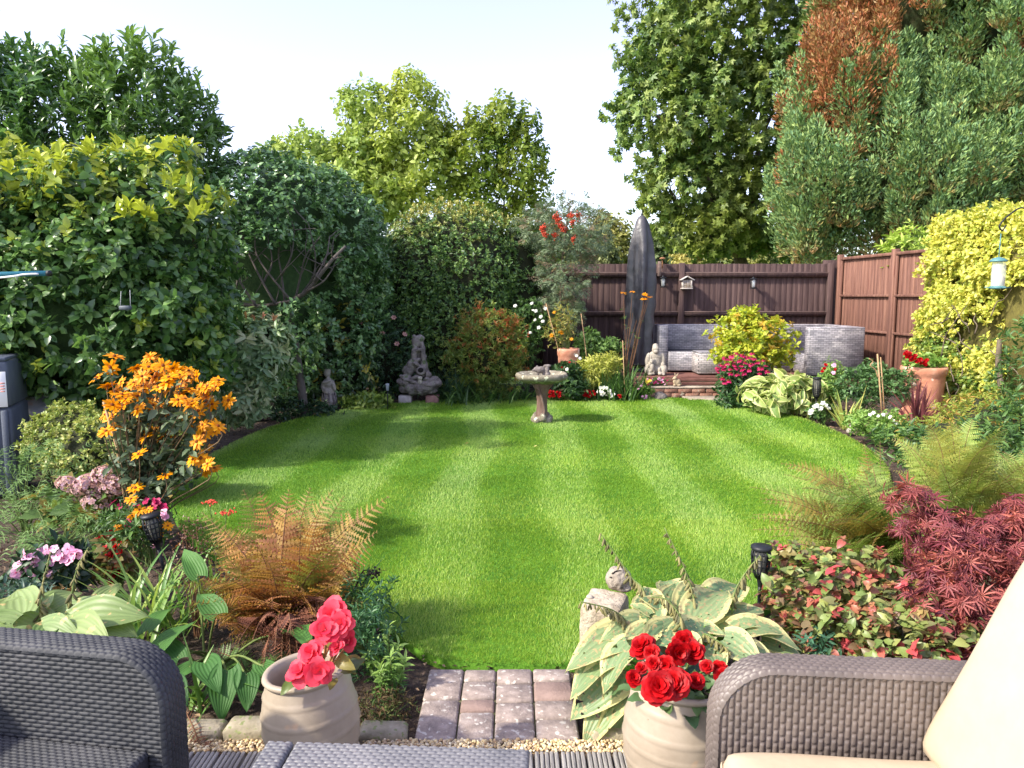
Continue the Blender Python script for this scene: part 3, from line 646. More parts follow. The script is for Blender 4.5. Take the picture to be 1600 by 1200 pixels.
broad('birch_like_tree', 'light green tree right of the tallest one, greener toward its right edge', [ell(705, 175, 770, 240, Yl, .7), ell(755, 155, 815, 230, Yl, .7), ell(800, 180, 845, 260, Yl, .5), ell(690, 210, 790, 300, Yl, 1.1), ell(770, 220, 852, 320, Yl, 1), ell(700, 270, 800, 350, Yl, 1), ell(790, 300, 855, 380, Yl + .4, .8), ell(680, 200, 720, 240, Yl, .4)], Yl, 1700, .14, leafmat('lime_leaf_green', [(74, 104, 42), (98, 128, 50), (122, 144, 58)], rough=.45, trans=.4, tip=(164, 170, 64)), (D(770, 400, Yl)[0], Yl), 42, tw=8, r0=.08)
broad('birch_like_tree', 'low yellow green tree top over the left hedge, the shortest of the central trees', [ell(425, 210, 530, 300, Yl + .5, 1), ell(470, 230, 610, 340, Yl + .5, 1.2), ell(395, 235, 412, 262, Yl, .2)], Yl, 1300, .15, lmm, (D(500, 400, Yl)[0], Yl + .5), 43)
# far trees over the fence
fgm = leafmat('far_leaf', [(92, 112, 60), (116, 132, 70), (140, 150, 84)], rough=.6, trans=.3, tip=(170, 160, 90))
fgd = leafmat('far_leaf_dark', [(66, 88, 58), (86, 106, 66)], rough=.6, trans=.25, tip=(130, 134, 80))
for i, (px0, py0, px1, py1, Y, mt, lab) in enumerate([(925, 338, 985, 440, 27, fgm, 'small far tree turning yellow just left of the parasol top'), (1010, 352, 1075, 440, 34, fgd, 'far grey green tree just right of the parasol top'), (1060, 375, 1180, 440, 30, fgm, 'low far yellowish bushes above the fence under the maple'), (1170, 385, 1310, 440, 26, fgm, 'far low hedge line above the fence right of the maple trunk'), (830, 350, 935, 440, 25, leafmat('far_leaf_lime', [(96, 124, 40), (126, 150, 52)], trans=.35), 'bright lime green shrubs above the fence left of the parasol'), (890, 372, 960, 440, 18, fgd, 'dark green bush just over the fence behind the berry tree')]):
    E = [ell(px0, py0, (px0 * .35 + px1 * .65), py1 + 10, Y), ell(px0 * .6 + px1 * .4, py0 + 12, px1, py1, Y)]
    broad('background_tree', lab, E, Y, 900, .13 * Y / 23, mt, ((E[0][0] + E[1][0]) / 2, Y), 60 + i, per=6, tint=.3, r0=.08, group='trees beyond the fence', shell=(.3, 1.05), tw=1)
# cherry laurel rising behind the left hedge
lam = leafmat('laurel_leaf', [(54, 84, 48), (70, 104, 56), (90, 124, 66), (110, 144, 78)], rough=.28, trans=.25, spec=.6, tip=(130, 160, 70))
t = thing('laurel_tree', 'tall cherry laurel with upright leafy tips behind the left hedge', 'tree', (D(150, 400, 9.8)[0], 9.8, 0))
E = [ell(-120, 60, 70, 330, 9.8, .9), ell(30, 95, 190, 330, 9.8, .9), ell(150, 80, 300, 330, 9.8, .9), ell(230, 150, 345, 330, 9.8, .7)]
limbs(t, (D(150, 400, 9.8)[0], 9.8, -.05), [e[:3] for e in E], .09, barkm, tw=2)
P, d = crown(E, 1500, .18, 2.5, (.4, 1.0), 51); c = Cloud()
shoots(P, mixd(d, .45, .9, .3), 9, .22, .125, 58, LAUREL, .35, cloud=c, tintf=(noise3(P, 1, 3) * .5 + .1).clip(0, 1), ang1=35)
tops = [(30, 68), (10, 95), (62, 95), (95, 65), (80, 100), (120, 110), (130, 105), (160, 100), (205, 55), (190, 90), (225, 90), (240, 105), (265, 75), (285, 105), (300, 135), (312, 125), (315, 150), (170, 110), (45, 90), (335, 215), (340, 235)]
tp = np.array([D(x, y + 22, 9.8 + random.uniform(-.3, .3)) for x, y in tops])
shoots(tp, nrm(UP + rng.normal(0, .12, tp.shape)), 13, .24, .115, 62, LAUREL, .2, cloud=c, ang1=22, tintf=np.full(len(tp), .25))
c.out('foliage', lam, t)
# big mixed evergreen at the left (photinia / laurel hedge)
lhm = leafmat('hedge_leaf', [(60, 90, 50), (78, 112, 60), (98, 132, 70), (118, 150, 82)], rough=.32, trans=.28, spec=.55, tip=(190, 196, 70))
t = thing('evergreen_hedge', 'big leafy evergreen hedge at the left with yellow young shoots on top', 'hedge', (D(120, 440, 7.4)[0], 7.4, 0))
E = [ell(-200, 235, 170, 660, 7.3, 1.1), ell(60, 240, 345, 560, 7.5, 1.0), ell(-60, 300, 330, 640, 7.3, 1.05), ell(180, 400, 345, 660, 7.6, .8)]
b = MB()
for i in range(9):
    a = D(40 + i * 34, 640, 7.4 + random.uniform(-.2, .3)); a[2] = 0; e = D(20 + i * 40 + random.uniform(-30, 30), random.uniform(300, 420), 7.2 + random.uniform(-.3, .2)); b.tube(jag(a, e, 7, .05), (.035, .012), 7)
b.out('trunk', barkm, t, smooth=True)
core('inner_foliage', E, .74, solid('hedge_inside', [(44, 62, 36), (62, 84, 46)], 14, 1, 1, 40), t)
P, d = crown(E, 5400, .18, 2.2, (.78, 1.06), 52, front=.3, zmin=.15)
X, Y_ = proj(P)
hole = (np.exp(-((X - 120) / 60) ** 2 - ((Y_ - 540) / 45) ** 2) + np.exp(-((X - 200) / 50) ** 2 - ((Y_ - 520) / 40) ** 2)) > .75 + rng.random(len(P)) * 1.3
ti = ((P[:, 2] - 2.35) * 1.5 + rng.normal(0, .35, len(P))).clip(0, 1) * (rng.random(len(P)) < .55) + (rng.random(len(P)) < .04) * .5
P, d, ti = P[~hole], d[~hole], ti[~hole]
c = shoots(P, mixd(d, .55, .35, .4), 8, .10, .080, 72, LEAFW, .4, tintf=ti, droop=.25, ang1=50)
yt = np.array([D(x + random.uniform(-8, 8), y + random.uniform(-8, 8), 6.5 + .2 * random.random()) for x, y in [(30, 250), (75, 245), (95, 290), (20, 280), (60, 300), (130, 330), (110, 262), (180, 240), (215, 235), (250, 300), (280, 320), (300, 350), (200, 335), (245, 345), (210, 345), (325, 320), (260, 240), (150, 245), (40, 330), (90, 310), (230, 330), (305, 300), (270, 290), (140, 250), (10, 300), (320, 345), (60, 270)]])
shoots(yt, nrm(UP + rng.normal(0, .3, yt.shape)), 11, .10, .10, 66, LEAF, .25, cloud=c, tintf=rng.uniform(.6, 1, len(yt)), ang1=30)
c.out('foliage', lhm, t)
# clipped hedge with an open window of bare branches
phm = leafmat('clipped_leaf', [(64, 94, 56), (84, 118, 68), (104, 140, 84), (124, 158, 102)], rough=.3, trans=.2, spec=.6, tip=(150, 168, 84))
t = thing('clipped_hedge', 'rounded clipped hedge with a dark opening showing bare branches', 'hedge', (D(460, 440, 9.4)[0], 9.4, 0))
E = [ell(300, 238, 500, 650, 10.0, 1.1), ell(340, 256, 602, 650, 11.3, 1.15), ell(470, 320, 618, 650, 12.2, 1.1), ell(330, 246, 530, 430, 10.3, 1.2), ell(420, 275, 600, 480, 11.2, 1.2)]
oc = D(432, 428, 8.4)
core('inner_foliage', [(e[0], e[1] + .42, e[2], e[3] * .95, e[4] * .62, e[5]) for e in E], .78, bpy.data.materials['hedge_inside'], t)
def kp(P):
    X, Y_ = proj(P); 
    q = ((X - 438) / 84) ** 2 + ((Y_ - 430) / 44) ** 2 + .25 * noise3(P, 3, 9)
    return (q > 1) | (P[:, 1] > 10.9)
P, d = crown(E, 6200, .08, 2.5, (.80, 1.03), 53, front=.2, zmin=.1, keep=kp)
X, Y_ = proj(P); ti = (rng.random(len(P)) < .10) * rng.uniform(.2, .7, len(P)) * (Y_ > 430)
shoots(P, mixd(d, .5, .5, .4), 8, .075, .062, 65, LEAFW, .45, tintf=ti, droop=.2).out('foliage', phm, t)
b = MB(); root = D(470, 560, 9.0); rr = random.Random(4)
main = [[(350, 440), (365, 470), (400, 478), (430, 475), (455, 470)], [(455, 470), (480, 455), (500, 430), (520, 405), (540, 385)], [(430, 475), (410, 440), (395, 410), (380, 375), (372, 345)], [(445, 470), (440, 430), (435, 395), (440, 350)], [(462, 466), (470, 430), (478, 400), (500, 370)], [(455, 470), (430, 440), (402, 400), (398, 360)], [(400, 478), (375, 440), (362, 405), (350, 380)], [(470, 462), (490, 430), (492, 395), (482, 350)], [(480, 455), (505, 440), (520, 420)], [(412, 440), (425, 410), (418, 370)], [(365, 470), (372, 430), (368, 390)], [(440, 430), (455, 400), (460, 360)], [(490, 440), (510, 400), (515, 370)]]
for i, q in enumerate(main):
    pts = [D(x, y, 9.55 + .12 * math.sin(i * 2 + j)) for j, (x, y) in enumerate(q)]; b.tube(sub(pts, 5), (.032, .018) if i < 2 else (.016, .006), 7)
    for _ in range(3):
        s = pts[rr.randrange(1, len(pts))]; b.tube(jag(s, s + np.array([rr.gauss(0, .2), rr.gauss(0, .1), abs(rr.gauss(.2, .15))]), 4, .1, rr), (.008, .003), 5)
s = D(448, 470, 9.55); b.tube(sub([s, s + [0.05, .15, -.6], s + [.1, .3, -1.5]], 5), (.04, .06), 8)
b.out('branches', solid('bark_dull', [(74, 68, 64), (98, 90, 86)], 12, .9, .5, 40), t, smooth=True)
# spotted laurel bush below it
aum = leafmat('spotted_leaf', [(56, 84, 50), (74, 104, 60), (94, 120, 70)], rough=.3, trans=.2, spec=.6, tip=(196, 180, 70))
t = thing('spotted_laurel', 'dark shrub with yellow splashed leaves behind the small statue', 'shrub', (D(500, 560, 9.2)[0], 9.2, 0))
E = [ell(420, 475, 590, 645, 11.3, .5)]; core('inner_foliage', E, .7, twig, t)
P, d = crown(E, 420, .15, 2, (.75, 1.05), 54, front=.2, zmin=.05)
shoots(P, mixd(d, .7, .3, .4), 7, .08, .085, 70, LEAF, .4, tintf=(rng.random(len(P)) < .3) * rng.uniform(.4, 1, len(P)), droop=.3).out('foliage', aum, t)
# dark dome hedge
dhm = leafmat('privet_leaf', [(60, 90, 50), (78, 112, 58), (100, 132, 64), (122, 150, 74)], rough=.4, trans=.2, spec=.5, tip=(176, 168, 84))
t = thing('dome_hedge', 'dark dome shaped small leaved hedge in the middle of the left boundary', 'hedge', (D(700, 450, 13)[0], 13, 0))
E = [ell(592, 316, 812, 620, 13, 1.15), ell(592, 326, 740, 560, 13, 1.1), ell(668, 324, 814, 560, 13, 1.1), ell(575, 350, 760, 600, 13, 1.1), ell(760, 340, 850, 540, 13.2, .7), ell(620, 380, 812, 640, 12.9, 1.05), ell(560, 430, 700, 640, 12.6, .8)]
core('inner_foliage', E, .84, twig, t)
P, d = crown(E, 8000, .05, 3.0, (.90, 1.02), 55, front=.15, zmin=.05)
ti = ((P[:, 2] - 2.5) * 1.5 + rng.normal(0, .3, len(P))).clip(0, 1) * (rng.random(len(P)) < .7)  # sunlight on the dome top painted as yellower leaves
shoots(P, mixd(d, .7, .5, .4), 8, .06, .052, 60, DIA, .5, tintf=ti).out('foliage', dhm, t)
# rose bush between the spotted laurel and the water feature
rom = leafmat('shrub_leaf', [(48, 76, 50), (62, 92, 58), (82, 110, 68)], rough=.4, trans=.25)
t = thing('rose_bush', 'loose dark green rose bush with faded pink blooms left of the rock water feature', 'shrub', (D(590, 560, 10.6)[0], 10.6, 0))
E = [ell(548, 480, 650, 630, 12.0, .5)]; core('inner_foliage', E, .6, twig, t)
P, d = crown(E, 620, .25, 2, (.6, 1.08), 56, front=.3, zmin=.05)
shoots(P, mixd(d, .6, .5, .5), 8, .09, .05, 60, DIA, .5, droop=.1).out('foliage', rom, t)
q = MB()
for k in range(3):
    for j in range(6):
        a = j * 1.05 + k; e = .3 + .35 * k
        q.ball((math.cos(a) * .016 * (1 + k * .3), math.sin(a) * .016 * (1 + k * .3), .012 * e), (.013, .013, .010), 6)
rmesh = q.data('rose', leafmat('rose_faded', [(214, 168, 156), (190, 140, 130)], trans=.2), True)
for px, py in ((562, 505), (615, 497), (597, 521), (632, 523), (620, 538), (579, 554), (552, 517)): place('flower', rmesh, t, D(px, py, 11.45), (R(50), 0, random.random()), 1.2)
# rowan with berries
rwm = leafmat('rowan_leaf', [(92, 112, 86), (114, 134, 100), (140, 156, 122), (100, 120, 80)], rough=.5, trans=.3, tip=(150, 116, 92))
t = thing('rowan_tree', 'slim rowan tree with grey green leaves and clusters of red berries', 'tree', (D(880, 560, 12.6)[0], 12.6, 0))
E = [ell(835, 315, 930, 405, 12.6, .5), ell(845, 370, 915, 480, 12.5, .4), ell(810, 330, 870, 380, 12.7, .35), ell(900, 330, 945, 400, 12.7, .3), ell(850, 455, 905, 520, 12.4, .3)]
b = MB(); b.tube(sub([(D(884, 585, 12.6)[0], 12.6, 0), D(880, 520, 12.6), D(876, 440, 12.6), D(884, 360, 12.6), D(890, 325, 12.6)], 5), (.03, .012), 8)
for x, y in ((840, 340), (925, 350), (900, 320), (850, 400), (915, 410), (860, 330), (905, 470), (850, 480), (870, 505)): b.tube(jag(D(878, min(y + 50, 520), 12.6), D(x, y, 12.5 + random.uniform(-.2, .2)), 5, .05), (.012, .004), 5)
b.out('trunk', barkm, t, smooth=True)
P, d = crown(E, 1300, .3, 2.5, (.3, 1.12), 57, front=.8)
fr = [np.array([p, p + dd * .09 + [0, 0, .01], p + dd * .18 - [0, 0, .02 + .02 * random.random()]]) for p, dd in zip(P, mixd(d, .8, .05, .5))]
fern(fr, DIAN, .36, pairs=7, start=.15, curl=.2, peak=.6, tint=(rng.random(len(fr)) < .2) * .7).out('foliage', rwm, t)
q = MB(); rr = random.Random(2)
for _ in range(42): q.ball((rr.gauss(0, .021), rr.gauss(0, .019), rr.gauss(0, .027)), .0125, 6)
bm = q.data('berries', solid('berry_red', [(168, 52, 34), (196, 74, 44)], 9, .4, 0), True)
for px, py in ((868, 338), (873, 343), (848, 356), (851, 366), (876, 352), (893, 337), (896, 373), (902, 336), (866, 367), (895, 346), (880, 358), (960, 363)): 
    if px < 950: place('berry_cluster', bm, t, D(px, py, 12.15), (0, 0, rr.random() * 6), rr.uniform(.8, 1.25))
# golden-leaved climber hedge along the right fence
eum = leafmat('golden_leaf', [(214, 206, 96), (228, 220, 120), (192, 192, 80), (164, 176, 72)], rough=.4, trans=.3, tip=(88, 122, 50))
t = thing('golden_hedge', 'bright golden variegated evergreen climber covering the right fence', 'hedge', (5.9, 9.8, 0))
def ebox(x, y, z, rx, ry, rz): return (x, y, z, rx, ry, rz)
P = []; d = []; r = np.random.default_rng(60); n = 10500
u = r.uniform(0, 1, n); yy = 8.0 + u * 2.6; top = 2.50 + .06 * np.sin(yy * 2.1) - .30 * np.clip((yy - 10.0) / .6, 0, 1) ** 2; zz = r.uniform(.0, 1, n) ** .85
S = np.zeros((n, 3)); th = r.uniform(-.1, 1, n)  # face or top
face = r.random(n) < .72
xf = 5.80 + (10.6 - yy) * .03
S[:, 0] = np.where(face, xf + .15 * noise3(np.c_[yy * 1.6, zz * 4, yy * 0], 2.6, 3), xf + r.uniform(0, .8, n)); S[:, 1] = yy
S[:, 2] = np.where(face, .12 + (top - .12) * zz, top + .05 * r.normal(size=n) - .05 * np.abs(S[:, 0] - xf - .3))
dd = np.where(face[:, None], [-1., -.25, .25], [-.1, -.2, 1.]); endf = r.random(n) < .12
S[endf, 0] = (xf + r.uniform(0, .35, n))[endf]; S[endf, 1] = 10.62
X, Y_ = proj(S); hole = (np.exp(-((X - 1530) / 42) ** 2 - ((Y_ - 520) / 26) ** 2) + np.exp(-((X - 1500) / 14) ** 2 - ((Y_ - 440) / 10) ** 2) + np.exp(-((X - 1590) / 22) ** 2 - ((Y_ - 400) / 12) ** 2)) * 1.5 > r.random(n)
ne = r.random(n) < .07; S[ne, 1] = 8.0 - .02; S[ne, 0] = 5.85 + r.uniform(-.05, .5, ne.sum()); dd[ne] = [-.1, -1, .2]
ok = (~hole & ~((X > 1563) & (Y_ > 440))) | ne
S, dd = S[ok], dd[ok]
S += r.normal(0, .045, S.shape)
X, Y_ = proj(S); ti = (np.exp(-((X - 1470) / 45) ** 2 - ((Y_ - 545) / 22) ** 2) + np.exp(-((X - 1500) / 60) ** 2 - ((Y_ - 600) / 14) ** 2) > r.random(len(S)) * .9) * r.uniform(.5, 1, len(S)) + (r.random(len(S)) < .10) * .45
shoots(S, mixd(dd, .7, .45, .45), 6, .05, .050, 62, T_leaf(.62, .1, .1), .45, tintf=ti.clip(0, 1)).out('foliage', eum, t)
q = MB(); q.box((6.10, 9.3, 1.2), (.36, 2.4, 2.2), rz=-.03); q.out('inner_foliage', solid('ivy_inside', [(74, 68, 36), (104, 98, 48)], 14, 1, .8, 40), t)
b = MB(); rr = random.Random(8)
for i in range(16):
    a = D(rr.uniform(1470, 1560), rr.uniform(490, 600), 9.0); b.tube(jag(a, a + np.array([rr.gauss(0, .1), rr.gauss(0, .25), rr.gauss(0, .25)]), 4, .1, rr), (.008, .004), 5)
b.tube(sub([D(1588, 632, 8.6), D(1568, 610, 8.6), D(1560, 575, 8.65), D(1562, 530, 8.7)], 5), (.045, .028), 8); b.tube([D(1588, 632, 8.6) * [1, 1, 0], D(1588, 632, 8.6)], .05, 8); b.out('stems', barkm, t, smooth=True)
# shrub top behind the panel fence
t = thing('laurel_shrub', 'bright green shrub tip peeping over the panel fence left of the golden hedge', 'shrub', (6.55, 12.2, 0))
P, d = crown([ell(1385, 358, 1450, 440, 12.6, .4)], 120, .2, 2, (.4, 1.05), 63); shoots(P, mixd(d, .5, .8, .3), 8, .1, .12, 55, LEAFN, .3).out('foliage', leafmat('lime_shrub', [(150, 176, 70), (178, 196, 96)], trans=.35), t)
b = MB(); b.tube([(6.6, 12.6, 0), (6.6, 12.6, 2.2)], .03); b.out('stems', barkm, t)
# ================================================================ WICKER FURNITURE (near)
def weave_h(s, t, a, b, A=.0058, gap=.12):
    j = np.floor(t / b); x = (s / a + .5 * (j % 2)) % 1.0 - .5; y = (t / b) % 1.0 - .5
    pill = np.sqrt(np.clip(1 - (y / (.5 - gap * .5)) ** 2, 0, 1)) ** .8 * np.clip((.5 - np.abs(x)) / .20, 0, 1) ** .6
    rib = .35 * np.clip(1 - ((np.abs(np.abs(x) - .5)) / .13) ** 2, 0, 1)
    return A * np.maximum(pill, rib)
def heightgrid(b, S, ns, nt, hf, keep=None, flip=False):
    """S(s01,t01)->points,normals,s metres,t metres ; adds displaced grid"""
    s, t = np.meshgrid(np.linspace(0, 1, ns), np.linspace(0, 1, nt)); s = s.ravel(); t = t.ravel()
    P, Nn, sm, tm, dz = S(s, t); V = P + Nn * (hf(sm, tm) + dz)[:, None]
    i = (np.arange(nt - 1)[:, None] * ns + np.arange(ns - 1)[None]).ravel(); F = np.stack([i, i + 1, i + ns + 1, i + ns], 1)
    if flip: F = F[:, ::-1]
    if keep is not None:
        k = keep(sm, tm); F = F[k[F].all(1)]
    b.append((V, F))
def gout(b, name, mat, parent):
    off = 0; Vs = []; Fs = []
    for V, F in b: Vs.append(V); Fs.append(F + off); off += len(V)
    return mk(name, np.concatenate(Vs), Fs, mat, parent, True)
def arm_panel(parent, mat, O, ang, Ln, H, th, r, wA, wB, vert=False, name='armrest', z0=0.02):
    """O: inner-face bottom point at the rounded end; runs along ang (xy) for Ln; thickness away from the camera"""
    u = np.array([math.cos(ang), math.sin(ang), 0.]); n = np.array([math.sin(ang), -math.cos(ang), 0.])   # n candidate towards camera
    if n[1] > 0: n = -n
    O = np.asarray(O, float); b = []
    def face(s, t):
        sm = s * Ln; tm = t * (H - z0); P = O + u * sm[:, None] + UP * (tm + z0)[:, None]; return P, np.tile(n, (len(s), 1)), sm, tm, 0 * s
    def inside(sm, tm):
        tm = tm + z0; c = (sm < r) & (tm > H - r); return (sm > .004) & (tm < H - .004) & ~(c & ((sm - r) ** 2 + (tm - (H - r)) ** 2 > (r - .004) ** 2))
    heightgrid(b, face, int(Ln / (.0021 if vert else .0032)), int(H / (.003 if vert else .0021)), (lambda s, t: weave_h(t, s, *wA)) if vert else (lambda s, t: weave_h(s, t, *wA)), inside)
    b2 = []; Lp = (H - r) + math.pi / 2 * r + (Ln - r)
    def strip(s, t):
        l = s * Lp; w_ = t * (th + .016); k1 = l < H - r; k3 = l > H - r + math.pi / 2 * r; a = ((l - (H - r)) / r).clip(0, math.pi / 2)
        su = np.where(k1, 0, np.where(k3, r + l - (H - r) - math.pi / 2 * r, r - r * np.cos(a))); sz = np.where(k1, l, np.where(k3, H, H - r + r * np.sin(a)))
        nu = np.where(k1, -1, np.where(k3, 0, -np.cos(a))); nz = np.where(k1, 0, np.where(k3, 1, np.sin(a)))
        P = O + u * su[:, None] + UP * sz[:, None] + n * (.008 - w_)[:, None]; q = (t - .5) * 2
        Nn = u * nu[:, None] + UP * nz[:, None]; return P, Nn, l, w_, .004 - .014 * np.abs(q) ** 5
    heightgrid(b2, strip, int(Lp / .0032), int(th / .0021) + 4, lambda s, t: weave_h(s, t, *wB))
    # rolled lip along the inside of the rim
    o = gout(b, name, mat, parent); gout(b2, 'rim_weave', mat, o)
    q = MB(); uu = np.linspace(0, 1, 2); 
    q.box(O + u * (Ln / 2 + r * .3) - n * (th / 2) + UP * (H / 2 - .02), (Ln - r * .6 - .03, th - .004, H - .06), rz=ang); q.out('back_board', mat, o)
    return o
wkd = solid('wicker_dark', [(46, 47, 51), (56, 57, 61), (68, 68, 72)], 5, .6, .15, 200, spec=.3, dist=.002)  # dark grey wicker, darkened further for a shadow lying on this chair
wkb = solid('wicker_brown', [(84, 76, 72), (98, 88, 83), (110, 99, 93)], 5, .45, .15, 200, spec=.5, dist=.002)
wkt = solid('wicker_grey', [(88, 88, 92), (104, 103, 106), (118, 116, 118)], 5, .45, .15, 200, spec=.5, dist=.002)
# left armchair
t = thing('armchair', 'dark charcoal wicker armchair without cushion at the lower left corner', 'armchair', (-1.35, 1.7, 0))
ang = math.pi - .17
Oe = np.array([-.955, 1.955, 0]); ax_ = np.array([math.cos(ang), math.sin(ang), 0])
arm_panel(t, wkd, Oe, ang, .85, .618, .095, .15, (.038, .0128), (.024, .0125), name='armrest')
def slabtop(parent, name, mat, O, u, v, z, lu, lv, wv, th=.05, bev=.012):
    b = []; O = np.asarray(O, float)
    def f(s, t):
        q = np.minimum(np.minimum(s * lu, (1 - s) * lu), np.minimum(t * lv, (1 - t) * lv)); dz = -np.clip(1 - q / bev, 0, 1) ** 2 * bev
        return O + u * (s * lu)[:, None] + v * (t * lv)[:, None] + UP * z, np.tile(UP, (len(s), 1)), s * lu, t * lv, dz
    heightgrid(b, f, int(lu / .0032), int(lv / .0022), lambda s, t: weave_h(s, t, *wv)); o = gout(b, name, mat, parent)
    q = MB(); q.box(O + u * lu / 2 + v * lv / 2 + UP * (z - th / 2 - .004), (lu - .003, lv - .003, th), rz=math.atan2(u[1], u[0]), bev=.004); q.out('slab_core', mat, o); return o
v_ = np.array([ax_[1], -ax_[0], 0.]); v_ = v_ if v_[1] < 0 else -v_
slabtop(t, 'seat', wkd, Oe + ax_ * .045 + v_ * .01, ax_, v_, .35, .75, .58, (.024, .0125), th=.09)
q = MB(); q.box(Oe + ax_ * .46 + v_ * .30 + UP * .13, (.74, .56, .25), rz=ang, bev=.01); q.out('base', wkd, t)
q = MB(); q.box(Oe + ax_ * .86 + v_ * .30 + UP * .40, (.09, .74, .78), rz=ang, bev=.03); q.out('backrest', wkd, t)
# right armchair with cream cushions
t = thing('armchair', 'taupe wicker armchair with cream cushions at the lower right corner', 'armchair', (1.0, 1.5, 0))
ang = -.087; Oe = np.array([.535, 1.875, 0]); ax_ = np.array([math.cos(ang), math.sin(ang), 0]); v_ = np.array([ax_[1], -ax_[0], 0.])
arm_panel(t, wkb, Oe, ang, .95, .635, .088, .16, (.036, .0165, .0065, .16), (.024, .0125), vert=True, name='armrest')
q = MB(); q.box(Oe + ax_ * .42 + v_ * .32 + UP * .16, (.74, .58, .30), rz=ang, bev=.01); q.out('base', wkb, t)
q = MB(); q.box(Oe + ax_ * .90 + v_ * .36 + UP * .42, (.10, .72, .82), rz=ang, bev=.03, ry=.16); q.out('backrest', wkb, t)
crm = solid('cream_fabric', [(170, 152, 128), (178, 161, 137), (184, 168, 144)], 2.5, .85, .45, 16, dist=.006, speck=((205, 180, 158), 14, .76))
def cushion(name, c, size, rot, mat, parent, puff=.03, seed=0):
    n = 26; sx, sy, sz = size; V = []; F = []
    for sg in (1, -1):
        o = len(V)
        for j in range(n):
            for i in range(n):
                a = -1 + 2 * i / (n - 1); b_ = -1 + 2 * j / (n - 1); a, b_ = np.sign(a) * abs(a) ** .6, np.sign(b_) * abs(b_) ** .6
                rr = .14; k = 1 - max(0, (abs(a) ** 9 + abs(b_) ** 9) - 1) * .02
                e = (1 - abs(a) ** 14) * (1 - abs(b_) ** 14)
                z = sg * (sz / 2 * e ** .35 + puff * e * (1 - .5 * a * a) * (1 - .5 * b_ * b_) - .004 * (1 - e))
                V.append((a * sx / 2 * k, b_ * sy / 2 * k, z + .003 * math.sin(5 * a + seed) * math.sin(4 * b_)))
        for j in range(n - 1):
            for i in range(n - 1):
                f = (o + j * n + i, o + j * n + i + 1, o + (j + 1) * n + i + 1, o + (j + 1) * n + i); F.append(f if sg > 0 else f[::-1])
    e1 = [i for i in range(n)] + [j * n + n - 1 for j in range(1, n)] + [(n - 1) * n + i for i in range(n - 2, -1, -1)] + [j * n for j in range(n - 2, 0, -1)]
    for a, b_ in zip(e1, e1[1:] + e1[:1]): F.append((a, a + n * n, b_ + n * n, b_)[::-1])
    M = np.array(rot.to_matrix()) if hasattr(rot, 'to_matrix') else rot
    V = np.array(V) @ M.T + np.asarray(c, float); o = mk(name, V, F, mat, parent, True)
    pb = MB(); P = V[[k for k in e1]]; pb.tube(np.concatenate([P, P[:1]]), .0045, 6, cap=False); pb.out('piping', mat, o, smooth=True); return o
cushion('seat_cushion', Oe + ax_ * .355 + v_ * .345 + UP * .405, (.70, .60, .09), Euler((0, 0, ang)), crm, t, .012, 1)
cushion('back_cushion', (1.222, 1.50, .70), (.64, .68, .13), Euler((0, R(-64.7), 0)), crm, t, .012, 2)
# coffee table
t = thing('coffee_table', 'grey wicker coffee table top at the bottom edge between the two pots', 'coffee table', (-.3, 1.6, 0))
u_ = nrm(np.array([.69, -.038, 0.])); v_ = np.array([u_[1], -u_[0], 0.]); Ot = np.array([-.665, 1.925, 0])
slabtop(t, 'end_panel', wkt, Ot, u_, v_, .40, .075, .6, (.026, .0135), th=.04)
slabtop(t, 'tabletop', wkt, Ot + u_ * .079, u_, v_, .40, .635, .6, (.026, .0135), th=.04)
q = MB(); q.box(Ot + u_ * .357 + v_ * .3 + UP * .17, (.66, .55, .34), rz=math.atan2(u_[1], u_[0]), bev=.01); q.out('base', wkt, t)
# ================================================================ FLOWERS (shared meshes)
def petalT(w, cup=.15, droop=.1, ripple=.03, nu=5, nt=6, notch=0): 
    return T_grid(nu, nt, lambda t: w * max(.12, math.sin(math.pi * (.12 + .80 * t)) ** .7) if t < 1 else w * .35, cup, droop, ripple)
def flower(mat, layers, T, up=.6, seed=0, ctr=None, wob=.12):
    """layers = (count, radius length, opening angle deg from axis, start offset)"""
    r = np.random.default_rng(seed); c = Cloud()
    for n, ln, op, z in layers:
        a = np.arange(n) * 2 * np.pi / n + r.uniform(0, 6) + r.normal(0, wob, n); o = R(op) + r.normal(0, .12, n)
        fw = np.c_[np.cos(a) * np.sin(o), np.sin(a) * np.sin(o), np.cos(o)]; upv = np.c_[-np.cos(a) * np.cos(o), -np.sin(a) * np.cos(o), np.sin(o)]
        c.add(T, np.c_[np.cos(a), np.sin(a), 0 * a] * ln * .06 + [0, 0, z], fw, upv, ln * r.uniform(.85, 1.12, n))
    V = np.concatenate(c.V); F = [tuple(f) for A in c.F for f in A]; k = len(F); n0 = len(V); mats = [mat]; fm = [0] * k; U = np.concatenate(c.U)
    if ctr:
        q = MB(); q.ball((0, 0, ctr[2]), (ctr[0], ctr[0], ctr[1]), 8); V = np.concatenate([V, q.V[0]]); F += [tuple(i + n0 for i in f) for f in q.F]; fm += [1] * len(q.F); mats.append(ctr[3]); U = np.concatenate([U, np.zeros((len(q.V[0]), 2))])
    return mesh_from('flower', V, F, mats, True, uv=U, fm=fm)
def fmat(name, cols, tr=.3, rough=.5): return leafmat(name, cols, rough=rough, trans=tr, spec=.25)
m_red = fmat('petal_red', [(176, 6, 14), (192, 12, 20), (150, 4, 12)]); m_cor = fmat('petal_coral', [(222, 66, 88), (230, 84, 102), (212, 48, 74)], .3)
m_org = fmat('petal_orange', [(226, 148, 0), (232, 160, 2), (218, 134, 0)], .2); m_mag = fmat('petal_magenta', [(186, 30, 92), (204, 48, 108), (160, 22, 78)])
